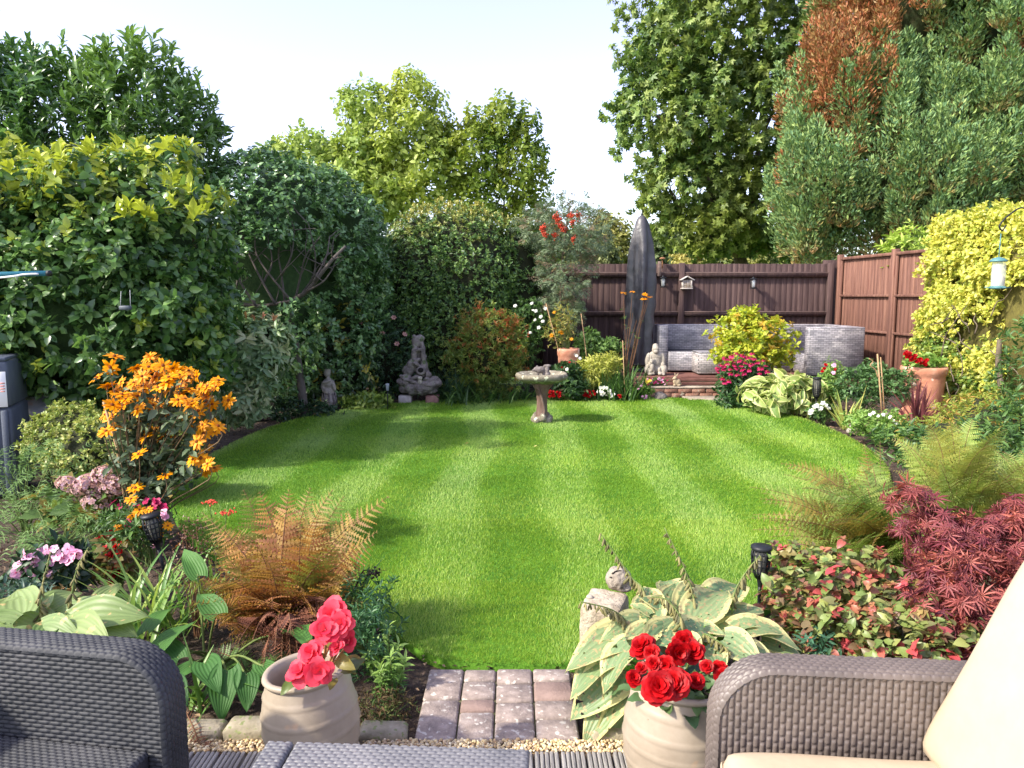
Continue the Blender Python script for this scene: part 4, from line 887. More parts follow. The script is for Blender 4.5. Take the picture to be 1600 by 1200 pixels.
m_pnk = fmat('petal_pink', [(236, 176, 206), (228, 150, 190), (242, 196, 218)]); m_wht = fmat('petal_white', [(236, 234, 226), (244, 242, 236)])
m_yel = fmat('petal_yellow', [(240, 208, 60), (246, 222, 96)]); m_ctr = solid('flower_centre', [(96, 46, 16), (140, 70, 20)], 60, .9, .5, 300); m_hyd = fmat('petal_hydrangea', [(206, 164, 160), (190, 142, 146), (184, 156, 180), (214, 184, 164), (160, 120, 120)])
F_beg = [flower(m_red, [(7, .042, 82, 0), (7, .038, 62, .004), (6, .03, 42, .008), (5, .024, 22, .01)], petalT(1.15, .1, .12, .09), seed=s) for s in (1, 2)]
F_cor = [flower(m_cor, [(5, .047, 78, 0), (4, .040, 55, .004), (3, .030, 28, .008)], petalT(1.1, .1, .12, .07), seed=s) for s in (3, 4)]
F_day = [flower(m_org, [(n, .037, 82, 0), (n // 2, .03, 72, .002)], petalT(.40, .06, .18, 0, 3, 4), seed=n, ctr=(.0085, .006, .003, m_ctr)) for n in (10, 11)]
F_con = [flower(m_mag, [(12, .036, 98, 0)], petalT(.42, .05, .2, 0, 3, 4), seed=5, ctr=(.012, .011, .004, m_ctr))]
F_imp = [flower(m_pnk, [(5, .024, 84, 0)], petalT(1.05, .04, .1, .02, 5, 4), seed=6, ctr=(.003, .003, .001, m_mag))]
F_wht = [flower(m_wht, [(5, .026, 80, 0), (4, .02, 60, .003)], petalT(1.05, .05, .1, .03, 5, 4), seed=7)]
F_ger = [flower(m_red, [(5, .019, 85, 0), (4, .016, 50, .006), (5, .018, 70, .002)], petalT(.95, .05, .1, .02, 3, 4), seed=8)]
F_yel = [flower(m_yel, [(6, .024, 75, 0), (4, .018, 50, .003)], petalT(.9, .05, .1, .03, 3, 4), seed=9)]
F_mg2 = [flower(m_mag, [(5, .022, 82, 0)], petalT(.95, .05, .1, .02, 3, 4), seed=10)]
def facing(d, spin=None):
    return Vector(d).normalized().to_track_quat('Z', 'Y').to_matrix() @ Matrix.Rotation(random.uniform(0, 6.28) if spin is None else spin, 3, 'Z')
def blooms(parent, pts, meshes, aim=(-.3, -.5, .8), jit=.35, sc_=1.0, name='flower'):
    for p in pts:
        d = np.array(aim) + rng.normal(0, jit, 3); place(name, random.choice(meshes), parent, p, M=facing(d), scale=sc_ * random.uniform(.82, 1.15))
# foliage materials for the borders
g_mid = leafmat('bedding_leaf', [(58, 88, 44), (78, 110, 54), (98, 130, 66)], trans=.3); g_dk = leafmat('bedding_leaf_dark', [(34, 58, 38), (48, 74, 46), (62, 90, 54)], trans=.2)
g_lt = leafmat('bedding_leaf_light', [(104, 142, 62), (128, 162, 76), (148, 176, 92)], trans=.38); g_str = leafmat('strap_leaf', [(92, 132, 62), (112, 150, 72), (136, 166, 88)], rough=.35, trans=.35, tip=(160, 176, 84))
stm = solid('stem_green', [(86, 104, 54), (112, 126, 70)], 20, .7, 0); stb = solid('stem_brown', [(96, 66, 46), (128, 92, 66)], 20, .8, 0)
bam = solid('bamboo', [(150, 118, 84), (182, 150, 112)], 12, .6, .2)
# ---------------------------------------------------------------- pots
potm = solid('glazed_cream_pot', [(146, 132, 114), (162, 148, 130), (174, 160, 143)], 4, .42, .35, 45, spec=.45, dist=.002, speck=((196, 160, 126), 9, .68))
terr = solid('terracotta', [(168, 110, 86), (190, 132, 106), (206, 156, 132)], 7, .85, .4, 50, speck=((214, 190, 172), 8, .60))
compost = solid('compost', [(36, 26, 20), (60, 44, 34)], 40, 1, 1, 120)
def barrel(label, c, tilt, r=.152, h=.375, rz=0):
    t = thing('plant_pot', label, 'pot', c); b = MB(); pr = []
    for i in range(41):
        z = i / 40; k = .60 + .40 * math.sin(math.pi * min(1, (z * .74 + .12))) ** .75; rr_ = r * k * (1 - .05 * max(0, z - .6))
        for gz in (.28, .47, .66, .84):
            if abs(z - gz) < .013: rr_ += .0038
        pr.append((rr_, z * h))
    rt = pr[-1][0]; pr += [(rt + .010, h + .002), (rt + .014, h + .010), (rt + .010, h + .018), (rt - .002, h + .020), (rt - .010, h + .012), (rt - .012, h - .02), (rt - .005, h - .09)]
    b.lathe(pr, (0, 0, 0), 56); M = np.array(Euler(tilt).to_matrix()); V = b.V[0] @ M.T + np.array(c); b2 = MB(); b2.add(V, b.F); b2.out('pot_body', potm, t, smooth=True)
    q = MB(); q.lathe([(0.001, h - .075), (rt * .6, h - .07), (rt + .02, h - .08)], (0, 0, 0), 28); q2 = MB(); q2.add(q.V[0] @ M.T + np.array(c), q.F); q2.out('compost', compost, t); return t
lp = barrel('cream barrel shaped pot left of the brick path', (-.652, 2.36, .045), (0, R(-5), 0), r=.157, h=.32)
rp = barrel('cream barrel shaped pot beside the taupe armchair', (.520, 2.27, .045), (0, R(3), 0), r=.172, h=.335)
t = thing('begonia', 'coral pink begonia leaning out of the left cream pot', 'plant', (-.66, 2.35, .29))
crown0 = np.array([-.66, 2.35, .30])
cp = [(520, 962, 2.30, 1.15), (508, 985, 2.24, 1.0), (535, 975, 2.26, .9), (545, 1000, 2.27, .7), (488, 1022, 2.20, .9), (470, 1050, 2.18, .95), (500, 1048, 2.15, .95), (528, 1012, 2.22, .6)]
b = MB()
for px, py, Y, s in cp:
    p = D(px, py, Y); b.tube(sub([crown0 + rng.normal(0, .015, 3) * [1, 1, 0], (crown0 + p) / 2 + [0.02, 0, .02], p - [0, -.01, .012]], 4), (.006, .004), 6)
    place('flower', random.choice(F_cor), t, p, M=facing(np.array([-.2, -.8, .5]) + rng.normal(0, .3, 3)), scale=s)
b.out('stems', solid('begonia_stem', [(150, 96, 66), (170, 128, 84)], 20, .5, 0), t, smooth=True)
begl = leafmat('begonia_leaf', [(78, 104, 48), (98, 124, 60), (66, 90, 44)], trans=.3, tip=(170, 120, 60)); HL = T_grid(5, 6, heart(.72), .12, .25, .05)
c = Cloud(); pp = np.array([D(x, y, z) for x, y, z in ((512, 1010, 2.24), (530, 1030, 2.22), (468, 1062, 2.2), (535, 1048, 2.25), (505, 1030, 2.2), (520, 1060, 2.2), (545, 1030, 2.3), (455, 1066, 2.22), (490, 1005, 2.32), (560, 1030, 2.3))])
c.add(HL, pp, rng.normal(size=pp.shape) * [1, .6, .5] - [0, .3, .1], rng.normal(0, .35, pp.shape) + [0, -.4, 1], rng.uniform(.045, .07, len(pp)), rng.random(len(pp)) * .5); c.out('foliage', begl, t, True)
t = thing('begonia', 'deep red double begonia with green leaves in the pot by the taupe armchair', 'plant', (.53, 2.27, .31))
cp = [(1006, 1012, 2.26, 1.05), (1068, 1003, 2.28, .85), (1082, 1018, 2.25, .95), (1058, 1020, 2.22, .95), (1030, 1075, 2.06, 1.15), (1052, 1068, 2.08, 1.1), (1022, 1038, 2.14, .6), (1040, 1040, 2.14, .75), (1002, 1044, 2.15, .45), (990, 1060, 2.12, .6), (1087, 1065, 2.12, .62), (1105, 1042, 2.18, .5), (1125, 1046, 2.2, .6), (1130, 1058, 2.17, .7), (1018, 1020, 2.2, .6)]
b = MB(); c0 = np.array([.53, 2.26, .31])
for px, py, Y, s in cp:
    p = D(px, py, Y); b.tube(sub([c0 + rng.normal(0, .03, 3) * [1, 1, 0], (c0 + p) / 2 + [0, 0, .02], p - [0, -.01, .012]], 4), (.005, .003), 5)
    place('flower', random.choice(F_beg), t, p, M=facing(np.array([-.15, -.75, .65]) + rng.normal(0, .25, 3)), scale=s)
b.out('stems', stm, t, smooth=True)
n = 90; pp = c0 + rng.normal(0, 1, (n, 3)) * [.065, .06, .032] + [0.01, -.02, .075]; dd = nrm((pp - c0) * [1, 1, .6] + rng.normal(0, .04, (n, 3)))
Cloud().add(T_grid(5, 6, heart(.8), .1, .3, .08), pp, dd + [0, -.25, 0], rng.normal(0, .3, pp.shape) + [0, -.2, 1], rng.uniform(.04, .07, n), rng.random(n) * .15).out('foliage', leafmat('begonia_leaf_green', [(62, 94, 58), (84, 116, 72), (50, 80, 50)], trans=.25, tip=(150, 150, 70)), t, True)
# ---------------------------------------------------------------- orange fern, foreground left
def fernplant(label, base, n, lens, mat, T=PINNA2, rise=(.7, 1.1), out=(.35, .95), wid=.24, pairs=30, tintf=None, azr=(0, 6.28), spread=.06, droop=(.1, .35), extra=None, stem=stb, curl=.1):
    t = thing('fern', label, 'fern', base); fr = []; ti = []
    for i in range(n):
        az = random.uniform(*azr); bs = np.array(base) + [random.uniform(-spread, spread), random.uniform(-spread, spread), 0]
        ln = random.uniform(*lens); fr.append(frond_pts(bs, az, ln, random.uniform(*rise), random.uniform(*out), random.uniform(*droop))); ti.append(random.random() if tintf is None else tintf(az))
    for (px, py, Y, l_) in (extra or []):
        tp_ = D(px, py, Y); bs = np.array(base) + [random.uniform(-spread, spread), random.uniform(-spread, spread), 0]; m1 = bs + (tp_ - bs) * [.25, .25, .62]; tt = np.linspace(0, 1, 26)[:, None]
        fr.append((1 - tt) ** 2 * bs + 2 * tt * (1 - tt) * m1 + tt * tt * tp_); ti.append(l_)
    sb = MB(); c = fern(fr, T, wid, stemb=sb, tint=ti, pairs=pairs, curl=curl); c.out('fronds', mat, t); sb.out('stems', stem, t, smooth=True); return t
ofm = leafmat('orange_fern', [(184, 136, 66), (166, 110, 60), (194, 150, 84), (146, 98, 66), (186, 126, 88)], rough=.6, trans=.38, tip=(126, 134, 60))
fernplant('orange and copper fern clump at the front left edge of the lawn', G(450, 1010), 74, (.42, .68), ofm, rise=(.6, 1.15), out=(.3, .85), wid=.2, pairs=27, tintf=lambda a: random.choice((0, 0, .3, .7, 1)),
    extra=[(380, 765, 3.45, .9), (405, 768, 3.4, 0), (452, 765, 3.4, .2), (440, 790, 3.5, 0), (485, 762, 3.5, .6), (520, 765, 3.4, .5), (538, 775, 3.5, .8), (560, 808, 3.35, .5), (608, 775, 3.4, .3), (590, 830, 3.2, .4), (585, 850, 3.1, 0), (345, 825, 3.3, .2), (330, 850, 3.2, .7), (500, 800, 3.2, 0), (470, 830, 3.0, 0), (540, 840, 3.1, .9), (310, 900, 3.1, 0), (300, 940, 3.0, .2), (320, 960, 2.9, .1), (355, 905, 2.95, 0), (345, 980, 2.85, 0), (400, 850, 3.0, .3), (375, 930, 2.8, 0), (420, 880, 2.9, 0), (560, 900, 3.0, .1), (315, 800, 3.6, .6)])
dfm = leafmat('dead_fern', [(104, 62, 44), (130, 84, 62), (82, 50, 40)], rough=.9, trans=.1)
t = thing('fern', 'withered dark brown fronds hanging under the orange fern', 'fern', G(455, 1060)); fr = []; b0 = G(450, 1010)
for px, py, Y in ((440, 1040, 2.75), (455, 1050, 2.8), (470, 1060, 2.8), (430, 1010, 2.75), (485, 1030, 2.8), (410, 1050, 2.75), (500, 1010, 2.9), (395, 1000, 2.8), (370, 1010, 2.8), (540, 970, 3.0), (520, 950, 3.0), (455, 990, 2.7)):
    e = D(px, py, Y); h = b0 + (e - b0) * .5; h[2] = .30 + random.random() * .15; tt = np.linspace(0, 1, 20)[:, None]; fr.append((1 - tt) ** 2 * (b0 + [0, 0, .05]) + 2 * tt * (1 - tt) * h + tt * tt * e)
sb = MB(); fern(fr, PINNA, .16, stemb=sb, pairs=24, curl=.9).out('fronds', dfm, t); sb.out('stems', stb, t)
t = thing('fallen_frond', 'dry brown frond lying over the edging stone onto the decking', 'dead frond', G(310, 1170, .02))
fern([sub([G(290, 1112, .08), G(300, 1132, .085), G(312, 1160, .045), G(325, 1180, .022), G(350, 1192, .02), G(380, 1183, .02), G(405, 1172, .02)], 5)], PINNA, .09, pairs=30, start=.02, curl=-.15).out('fronds', dfm, t)
one_tube('stem', sub([G(288, 1108, .09), G(300, 1132, .09), G(312, 1160, .05), G(328, 1183, .028), G(350, 1190, .024)], 5), .0025, stb, t, 5)
# ---------------------------------------------------------------- hostas
def hosta(label, base, leaves, mat, w=.62, extra_stalks=None, seedm=None, T=None):
    t = thing('hosta', label, 'hosta', base); c = Cloud(); b = MB(); base = np.asarray(base, float)
    for L_ in leaves:
        a = D(*L_[0:3]); e = D(*L_[3:6]); ww = L_[6] if len(L_) > 6 else w; ln = np.linalg.norm(e - a) * .92; TT = T_grid(9, 11, heart(ww), random.uniform(.10, .22), random.uniform(.18, .38), random.uniform(.015, .04), random.uniform(-.08, .08))
        f = e - a; f[2] += ln * .28; side = rng.normal(0, .22, 3)
        c.add(TT, [a], [f], [nrm(np.array([0, -.35, 1.]) + side)], np.array([ln * 1.08]), np.array([random.random() * .3]))
        s = base + rng.normal(0, .03, 3) * [1, 1, 0]; b.tube(sub([s, (s + a) / 2 + [0, 0, .04], a + nrm(f) * .01], 4), (.006, .004), 6)
    c.out('leaves', mat, t, True); b.out('stalks', stm, t, smooth=True)
    return t
def seedspike(parent, pts, n, mat, s=.044, f0=.35, dens=1):
    """flower stalk with drooping seed pods"""
    P = sub(pts, 8); b = MB(); b.tube(P, (.0045, .002), 6); o = b.out('flower_stalk', stm, parent, smooth=True)
    k0 = int(len(P) * f0); m = n; ii = np.linspace(k0, len(P) - 1, m).astype(int); X = P[ii]; az = rng.uniform(0, 6.28, m); f = np.c_[np.cos(az) * rng.uniform(.2, .9, m), np.sin(az) * rng.uniform(.2, .9, m), -np.ones(m)]
    q = MB(); q.lathe([(.001, 0), (.09, .12), (.14, .5), (.12, .85), (.02, 1)], (0, 0, 0), 6); V = q.V[0][:, [0, 2, 1]]
    Cloud().add((V, q.F, np.zeros((len(V), 2))), X, f, rng.normal(size=(m, 3)), s * (1.15 - .5 * np.linspace(0, 1, m)) * rng.uniform(.5, 1.25, m)).out('seed_pods', mat, o, True)
hvm = leafmat('hosta_variegated', [(128, 150, 104), (144, 162, 112), (112, 138, 98)], rough=.45, trans=.3, edge=((204, 198, 138), 1.02), veins=24, spots=((176, 156, 112), 62, .57), holes=(46, .69))
podm = leafmat('seed_pod', [(118, 116, 70), (142, 134, 84), (96, 92, 60)], rough=.7, trans=.1)
lv = [(988, 990, 2.72, 890, 1055, 2.6, .66), (965, 1020, 2.66, 893, 1092, 2.55, .7), (968, 1045, 2.62, 905, 1130, 2.52, .75), (975, 1075, 2.6, 915, 1165, 2.5, .66), (985, 1095, 2.58, 938, 1182, 2.5, .6), (985, 1010, 2.6, 940, 1080, 2.5, .8), (1000, 975, 2.75, 950, 1010, 2.62, .7),
      (1015, 960, 2.9, 985, 945, 2.95, .7), (1020, 965, 2.9, 1000, 920, 3.1, .7), (1045, 960, 3.0, 1062, 912, 3.2, .7), (1075, 955, 3.0, 1105, 910, 3.2, .7), (1090, 965, 2.9, 1140, 925, 3.1, .7), (1110, 970, 2.95, 1190, 950, 3.0, .75), (1125, 985, 2.85, 1205, 975, 2.85, .7), (1150, 985, 2.8, 1225, 990, 2.8, .72), (1165, 975, 2.85, 1250, 1020, 2.75, .6),
      (1100, 985, 2.75, 1040, 1000, 2.65, .7), (1060, 975, 2.8, 1020, 1005, 2.65, .7), (1130, 1000, 2.7, 1185, 1045, 2.55, .8), (1100, 1010, 2.65, 1130, 1060, 2.5, .8), (1150, 1010, 2.7, 1215, 1040, 2.6, .7), (1070, 1000, 2.65, 1085, 1050, 2.52, .8), (1040, 985, 2.7, 1005, 1035, 2.58, .75), (1015, 985, 2.7, 975, 1030, 2.6, .75), (1080, 985, 2.85, 1125, 985, 2.75, .7), (1040, 950, 2.95, 1010, 940, 2.9, .7), (995, 1000, 2.66, 955, 1050, 2.56, .75),
      (1190, 1000, 2.85, 1250, 1035, 2.75, .6), (1120, 940, 3.05, 1165, 915, 3.25, .7), (1060, 935, 3.1, 1030, 905, 3.3, .7)]
t = hosta('large cream edged hosta with slug nibbled leaves behind the red begonia pot', (.66, 2.78, 0), lv, hvm)
for pts, n in (([(.62, 2.85, .1), D(1008, 930, 2.95), D(985, 900, 3.0), D(938, 833, 3.05)], 46), ([(.75, 2.9, .1), D(1088, 960, 2.95), D(1072, 895, 3.0), D(1038, 824, 3.05)], 46), ([(.9, 2.9, .1), D(1145, 940, 2.95), D(1165, 895, 3.0), D(1188, 868, 2.98)], 34), ([(.55, 2.75, .1), D(990, 990, 2.75), D(960, 955, 2.7), D(908, 940, 2.66)], 40), ([(.7, 2.8, .1), D(1072, 985, 2.7), D(1045, 940, 2.72), D(1018, 932, 2.74)], 26), ([(.8, 2.8, .1), D(1098, 995, 2.68), D(1122, 1002, 2.62), D(1140, 1018, 2.6)], 20)):
    seedspike(t, pts, int(n * 1.3), podm, .044)
hlm = leafmat('hosta_lime', [(130, 152, 92), (150, 168, 104), (118, 144, 84)], rough=.45, trans=.35, edge=((206, 200, 122), 1.12), veins=22, spots=((200, 176, 120), 24, .62))
lv = [(70, 950, 3.05, 130, 925, 3.2, .75), (110, 975, 2.9, 220, 972, 2.85, .72), (60, 985, 2.8, 115, 1010, 2.7, .7), (60, 970, 2.95, -30, 950, 2.95, .7), (90, 960, 3.0, 150, 950, 3.0, .7), (40, 985, 2.8, -10, 1010, 2.7, .7), (100, 985, 2.8, 160, 1020, 2.65, .7), (30, 960, 2.9, 20, 925, 3.1, .7), (85, 975, 2.85, 60, 1010, 2.7, .75), (105, 960, 2.95, 200, 1000, 2.8, .6), (130, 990, 2.8, 90, 1010, 2.7, .7), (150, 945, 3.2, 190, 912, 3.3, .7), (20, 975, 2.85, -60, 990, 2.8, .7), (60, 955, 3.0, 75, 925, 3.15, .7)]
t = hosta('pale lime hosta with cream margins behind the dark armchair', G(80, 1010), lv, hlm)
seedspike(t, [G(60, 1000, .05), D(62, 960, 2.95), D(65, 920, 2.95), D(80, 862, 2.98)], 40, podm, .038); seedspike(t, [G(95, 1000, .05), D(108, 950, 3.0), D(120, 890, 3.0), D(138, 855, 3.02)], 40, podm, .038)
hgm = leafmat('hosta_green', [(70, 114, 54), (88, 132, 62), (60, 100, 50)], rough=.55, trans=.34, spec=.3, veins=26)
lv = [(240, 1020, 2.85, 306, 972, 3.0, .5), (355, 1048, 2.75, 343, 1122, 2.62, .7), (385, 1052, 2.75, 388, 1108, 2.65, .7), (300, 1040, 2.8, 262, 1075, 2.7, .55), (320, 1035, 2.8, 336, 1085, 2.65, .6), (280, 1030, 2.85, 240, 1000, 2.95, .5), (455, 985, 2.9, 486, 1012, 2.75, .6), (410, 1040, 2.7, 440, 1080, 2.6, .6), (270, 1060, 2.7, 290, 1100, 2.6, .5), (340, 960, 3.0, 305, 930, 3.1, .6), (230, 985, 2.95, 275, 940, 3.2, .4), (310, 900, 3.2, 285, 860, 3.3, .55)]
hosta('mid green broad leaved clump between the edging stones and the orange fern', G(340, 1040), lv, hgm)
# strap leaved plants
def straps(label, name, cat, base, n, ln, wd, mat, sp=.08, lean=(.05, .7), bend=(.1, .8), azr=None, tintp=0, h=None):
    t = thing(name, label, cat, base); az = rng.uniform(*(azr or (0, 6.28)), n); bs = np.asarray(base, float) + np.c_[rng.normal(0, sp, n), rng.normal(0, sp, n), np.zeros(n)]
    blades(bs, az, rng.uniform(ln * .6, ln * 1.1, n), rng.uniform(wd * .7, wd * 1.2, n), rng.uniform(*lean, n), rng.uniform(*bend, n), tint=(rng.random(n) < tintp) * rng.uniform(.3, 1, n)).out('leaves', mat, t, True); return t
straps('bright green arching daylily leaves at the front left, left of the orange fern', 'daylily', 'plant', G(245, 990), 85, .50, .022, g_str, .10, (.05, .75), (.15, .7), None, .2)
straps('small tuft of shiny lily leaves by the rounded end of the dark armchair', 'daylily', 'plant', G(300, 1105), 20, .30, .024, g_str, .04, (.2, .8), (.2, .7), None, .1)
straps('narrow green blades pointing over the lawn right of the orange fern', 'iris', 'plant', G(525, 985), 16, .42, .02, leafmat('iris_leaf', [(50, 92, 48), (66, 108, 56)], rough=.35), .04, (.2, .8), (.05, .3), (-.6, 1.4))
t = thing('seed_head', 'black dried seed cluster on a bent stem over the lawn edge', 'seed head', G(560, 960)); q = MB(); P = sub([G(540, 970), D(555, 920, 3.3), D(568, 892, 3.3), D(584, 896, 3.25)], 5); q.tube(P, .003, 5)
for _ in range(26): q.ball(P[-1] + rng.normal(0, .012, 3), .006, 6)
for _ in range(10): q.ball(D(552 + random.random() * 20, 900 + random.random() * 12, 3.28), .006, 6)
q.out('seed_cluster', solid('seed_black', [(26, 20, 18), (44, 34, 30)], 40, .8, 0), t, smooth=True)
# snapdragon like leafy stems beside the left pot
t = thing('leafy_seedling_clump', 'fresh green upright leafy stems just right of the coral begonia pot', 'plant', G(598, 1085)); P = []; b = MB(); c = Cloud()
for px, py, pb in ((606, 985, 1075), (590, 1010, 1080), (622, 1012, 1078), (575, 1028, 1075), (610, 1030, 1095), (630, 1035, 1090), (595, 1050, 1098)):
    a = G(600 + (px - 600) * .5, pb); e = D(px, py, a[1] - .02); b.tube(sub([a, (a + e) / 2 + [.01, 0, 0], e], 4), (.004, .002), 5)
    m_ = 9; X = a + (e - a) * np.linspace(.2, 1, m_)[:, None]; shoots(X, np.tile(e - a, (m_, 1)), 6, .015, .040, 68, LEAFN, .25, cloud=c, ang1=40, tintf=np.linspace(0, .6, m_))
c.out('foliage', leafmat('seedling_leaf', [(84, 132, 66), (104, 150, 76)], trans=.35, tip=(180, 204, 110)), t); b.out('stems', stm, t, smooth=True)
def bush(name, label, cat, ells, n, per, leaf, mat, base=None, T=DIA, ang=60, tint=None, seed=70, shell=(.3, 1.06), length=None, out=.6, up=.6, rnd=.45, droop=.1, stem=True, lump=.2, group=None, front=.6, corek=None):
    e0 = ells[0]; base = base if base is not None else (e0[0], e0[1], 0); t = thing(name, label, cat, base, group)
    P, d = crown(ells, n, lump, 2.4, shell, seed, front=front, zmin=.01)
    ti = tint(P) if tint else None; shoots(P, mixd(d, out, up, rnd), per, length or leaf, leaf, ang, T, .4, tintf=ti, droop=droop).out('foliage', mat, t)
    if corek: core('inner_foliage', ells, corek, twig, t)
    if stem:
        b = MB(); idx = rng.choice(len(P), min(16, len(P)), replace=False); stems(base, P[idx], .006 + .01 * e0[5] * .3, .002, b); b.out('stems', stm, t, smooth=True)
    return t
def E0(px, py, Y, rx, ry, rz): p = D(px, py, Y); return (p[0], Y, p[2], rx, ry, rz)
bush('leafy_seedling_clump', 'dark feathery green foliage between the orange fern and the lawn edge', 'plant', [E0(575, 960, 3.15, .16, .14, .14), E0(560, 1010, 2.9, .14, .12, .13)], 170, 8, .035, leafmat('feathery', [(58, 98, 60), (76, 116, 70)], trans=.25), T=DIAN, seed=71)
fernplant('small fresh green fern under the withered fronds by the left pot', G(395, 1060), 12, (.14, .24), leafmat('green_fern', [(92, 128, 62), (112, 144, 74)], trans=.35), rise=(.4, .8), out=(.6, 1), wid=.26, pairs=16, T=PINNA)
bush('creeping_plant', 'low dried brown and green tangle between the left pot and the brick path', 'plant', [E0(600, 1105, 2.72, .11, .10, .05)], 120, 6, .022, leafmat('creeper_leaf', [(84, 70, 44), (108, 84, 58), (70, 92, 46)], rough=.8), T=DIAN, seed=72, up=.3)
# variegated pink heart leaved plant
hm = leafmat('houttuynia_leaf', [(132, 148, 80), (104, 126, 70), (132, 90, 78), (110, 130, 72), (158, 162, 94)], rough=.4, trans=.32, edge=((206, 186, 116), 1.22), tip=(196, 74, 84))
t = bush('houttuynia', 'low plant with cream, green and pink heart shaped leaves before the red maple', 'plant', [E0(1270, 950, 3.25, .22, .22, .20), E0(1340, 1000, 3.0, .30, .2, .15), E0(1440, 1010, 2.85, .26, .2, .13), E0(1240, 900, 3.45, .12, .12, .14), E0(1330, 920, 3.3, .16, .16, .18), E0(1400, 960, 3.1, .2, .2, .16)], 900, 6, .032, hm, T=T_grid(5, 5, heart(.85), .1, .2, .03), base=G(1340, 1010), seed=73, tint=lambda P: (rng.random(len(P)) < .25) * rng.uniform(.2, .9, len(P)), shell=(.25, 1.06), length=.05, up=.9, corek=None, ang=72)
bush('seedling', 'small grey green leafy sprig at the front of the pink heart leaved plant', 'plant', [E0(1275, 1018, 2.9, .06, .05, .05)], 26, 6, .04, leafmat('sprig', [(70, 112, 84), (90, 132, 98)]), T=LEAFN, seed=74)
# red japanese maple
jm = leafmat('red_maple_leaf', [(130, 62, 70), (148, 76, 80), (162, 92, 88), (112, 54, 66)], rough=.5, trans=.3, tip=(184, 104, 86))
t = bush('japanese_maple', 'small red leaved japanese maple partly behind the cream back cushion', 'shrub', [E0(1460, 835, 3.25, .13, .14, .08), E0(1500, 880, 3.1, .18, .16, .11), E0(1560, 850, 3.2, .14, .16, .10), E0(1480, 950, 2.95, .16, .15, .11), E0(1560, 940, 2.95, .2, .16, .15), E0(1425, 788, 3.3, .07, .1, .035), E0(1600, 810, 3.3, .10, .12, .06), E0(1520, 1000, 2.85, .16, .15, .12)], 420, 5, .054, jm, T=JMAPLE, base=(2.0, 3.15, 0), seed=75, tint=lambda P: (rng.random(len(P)) * .9) * (rng.random(len(P)) < .5), shell=(.2, 1.05), length=.06, up=.55, out=.6, droop=.5, ang=70)
b = MB(); 
for i in range(9): a = np.array([2.0, 3.15, 0]); e = D(1420 + i * 22, 960 - (i % 3) * 60, 3.1); b.tube(jag(a, e, 5, .06), (.011, .004), 6)
b.out('branches', stb, t, smooth=True)
# green and gold ferns at the right
gfm = leafmat('gold_fern', [(148, 172, 84), (128, 156, 70), (168, 186, 100), (112, 142, 66)], rough=.5, trans=.4, tip=(150, 108, 52))
fernplant('olive fern arching left over the lawn from the right hand bed', (2.02, 3.95, 0), 125, (.6, .95), gfm, T=PINNA3, rise=(.6, 1.2), out=(.3, .9), wid=.14, pairs=31, azr=(1.2, 4.9), tintf=lambda a: random.choice((0, 0, .2, .7)),
    extra=[(1300, 730, 4.2, .2), (1340, 715, 4.2, .1), (1265, 800, 4.0, .1), (1285, 845, 3.7, 0), (1310, 790, 3.9, .2), (1335, 800, 3.8, 0), (1360, 810, 3.8, 0), (1380, 790, 3.9, 0), (1300, 820, 3.8, .5), (1350, 860, 3.6, 0), (1205, 812, 3.9, .2), (1240, 815, 4.0, .6), (1290, 760, 4.0, .1), (1310, 720, 4.2, .1), (1350, 695, 4.3, .8), (1290, 800, 3.9, 0), (1270, 780, 4.1, .9), (1375, 690, 4.4, .3), (1330, 745, 4.1, 0), (1255, 850, 3.8, .3), (1320, 830, 3.8, 0), (1350, 780, 4.0, 0), (1300, 870, 3.7, .1), (1390, 740, 4.2, .2), (1340, 890, 3.6, 0), (1370, 850, 3.7, 0)])
fernplant('tall upright yellow green fern with broad fronds behind the red maple', (2.62, 4.3, 0), 50, (.58, .86), leafmat('yellow_fern', [(160, 178, 88), (140, 162, 74), (178, 190, 104)], rough=.5, trans=.4, tip=(150, 130, 60)), T=PINNA3, rise=(1.1, 1.5), out=(.1, .6), droop=(0, .2), wid=.15, pairs=31, tintf=lambda a: random.choice((0, 0, .2, .5)),
    extra=[(1435, 740, 4.0, 0), (1470, 730, 4.1, 0), (1520, 735, 4.1, 0), (1500, 700, 4.2, .1), (1550, 720, 4.1, .2), (1405, 690, 4.5, 0), (1385, 760, 4.0, .2), (1450, 668, 4.5, 0), (1510, 665, 4.5, 0), (1545, 690, 4.4, .2), (1420, 700, 4.4, 0), (1480, 690, 4.3, 0), (1400, 730, 4.2, .3)])
fernplant('second upright yellow green fern at the right edge of the photo', (3.15, 4.25, 0), 44, (.55, .85), leafmat('yellow_fern_b', [(154, 172, 84), (134, 156, 72), (172, 184, 100)], rough=.5, trans=.4), T=PINNA3, rise=(1.0, 1.4), out=(.1, .7), droop=(0, .2), wid=.15, pairs=31, extra=[(1600, 680, 4.3, 0), (1585, 720, 4.2, 0), (1560, 740, 4.0, 0)])
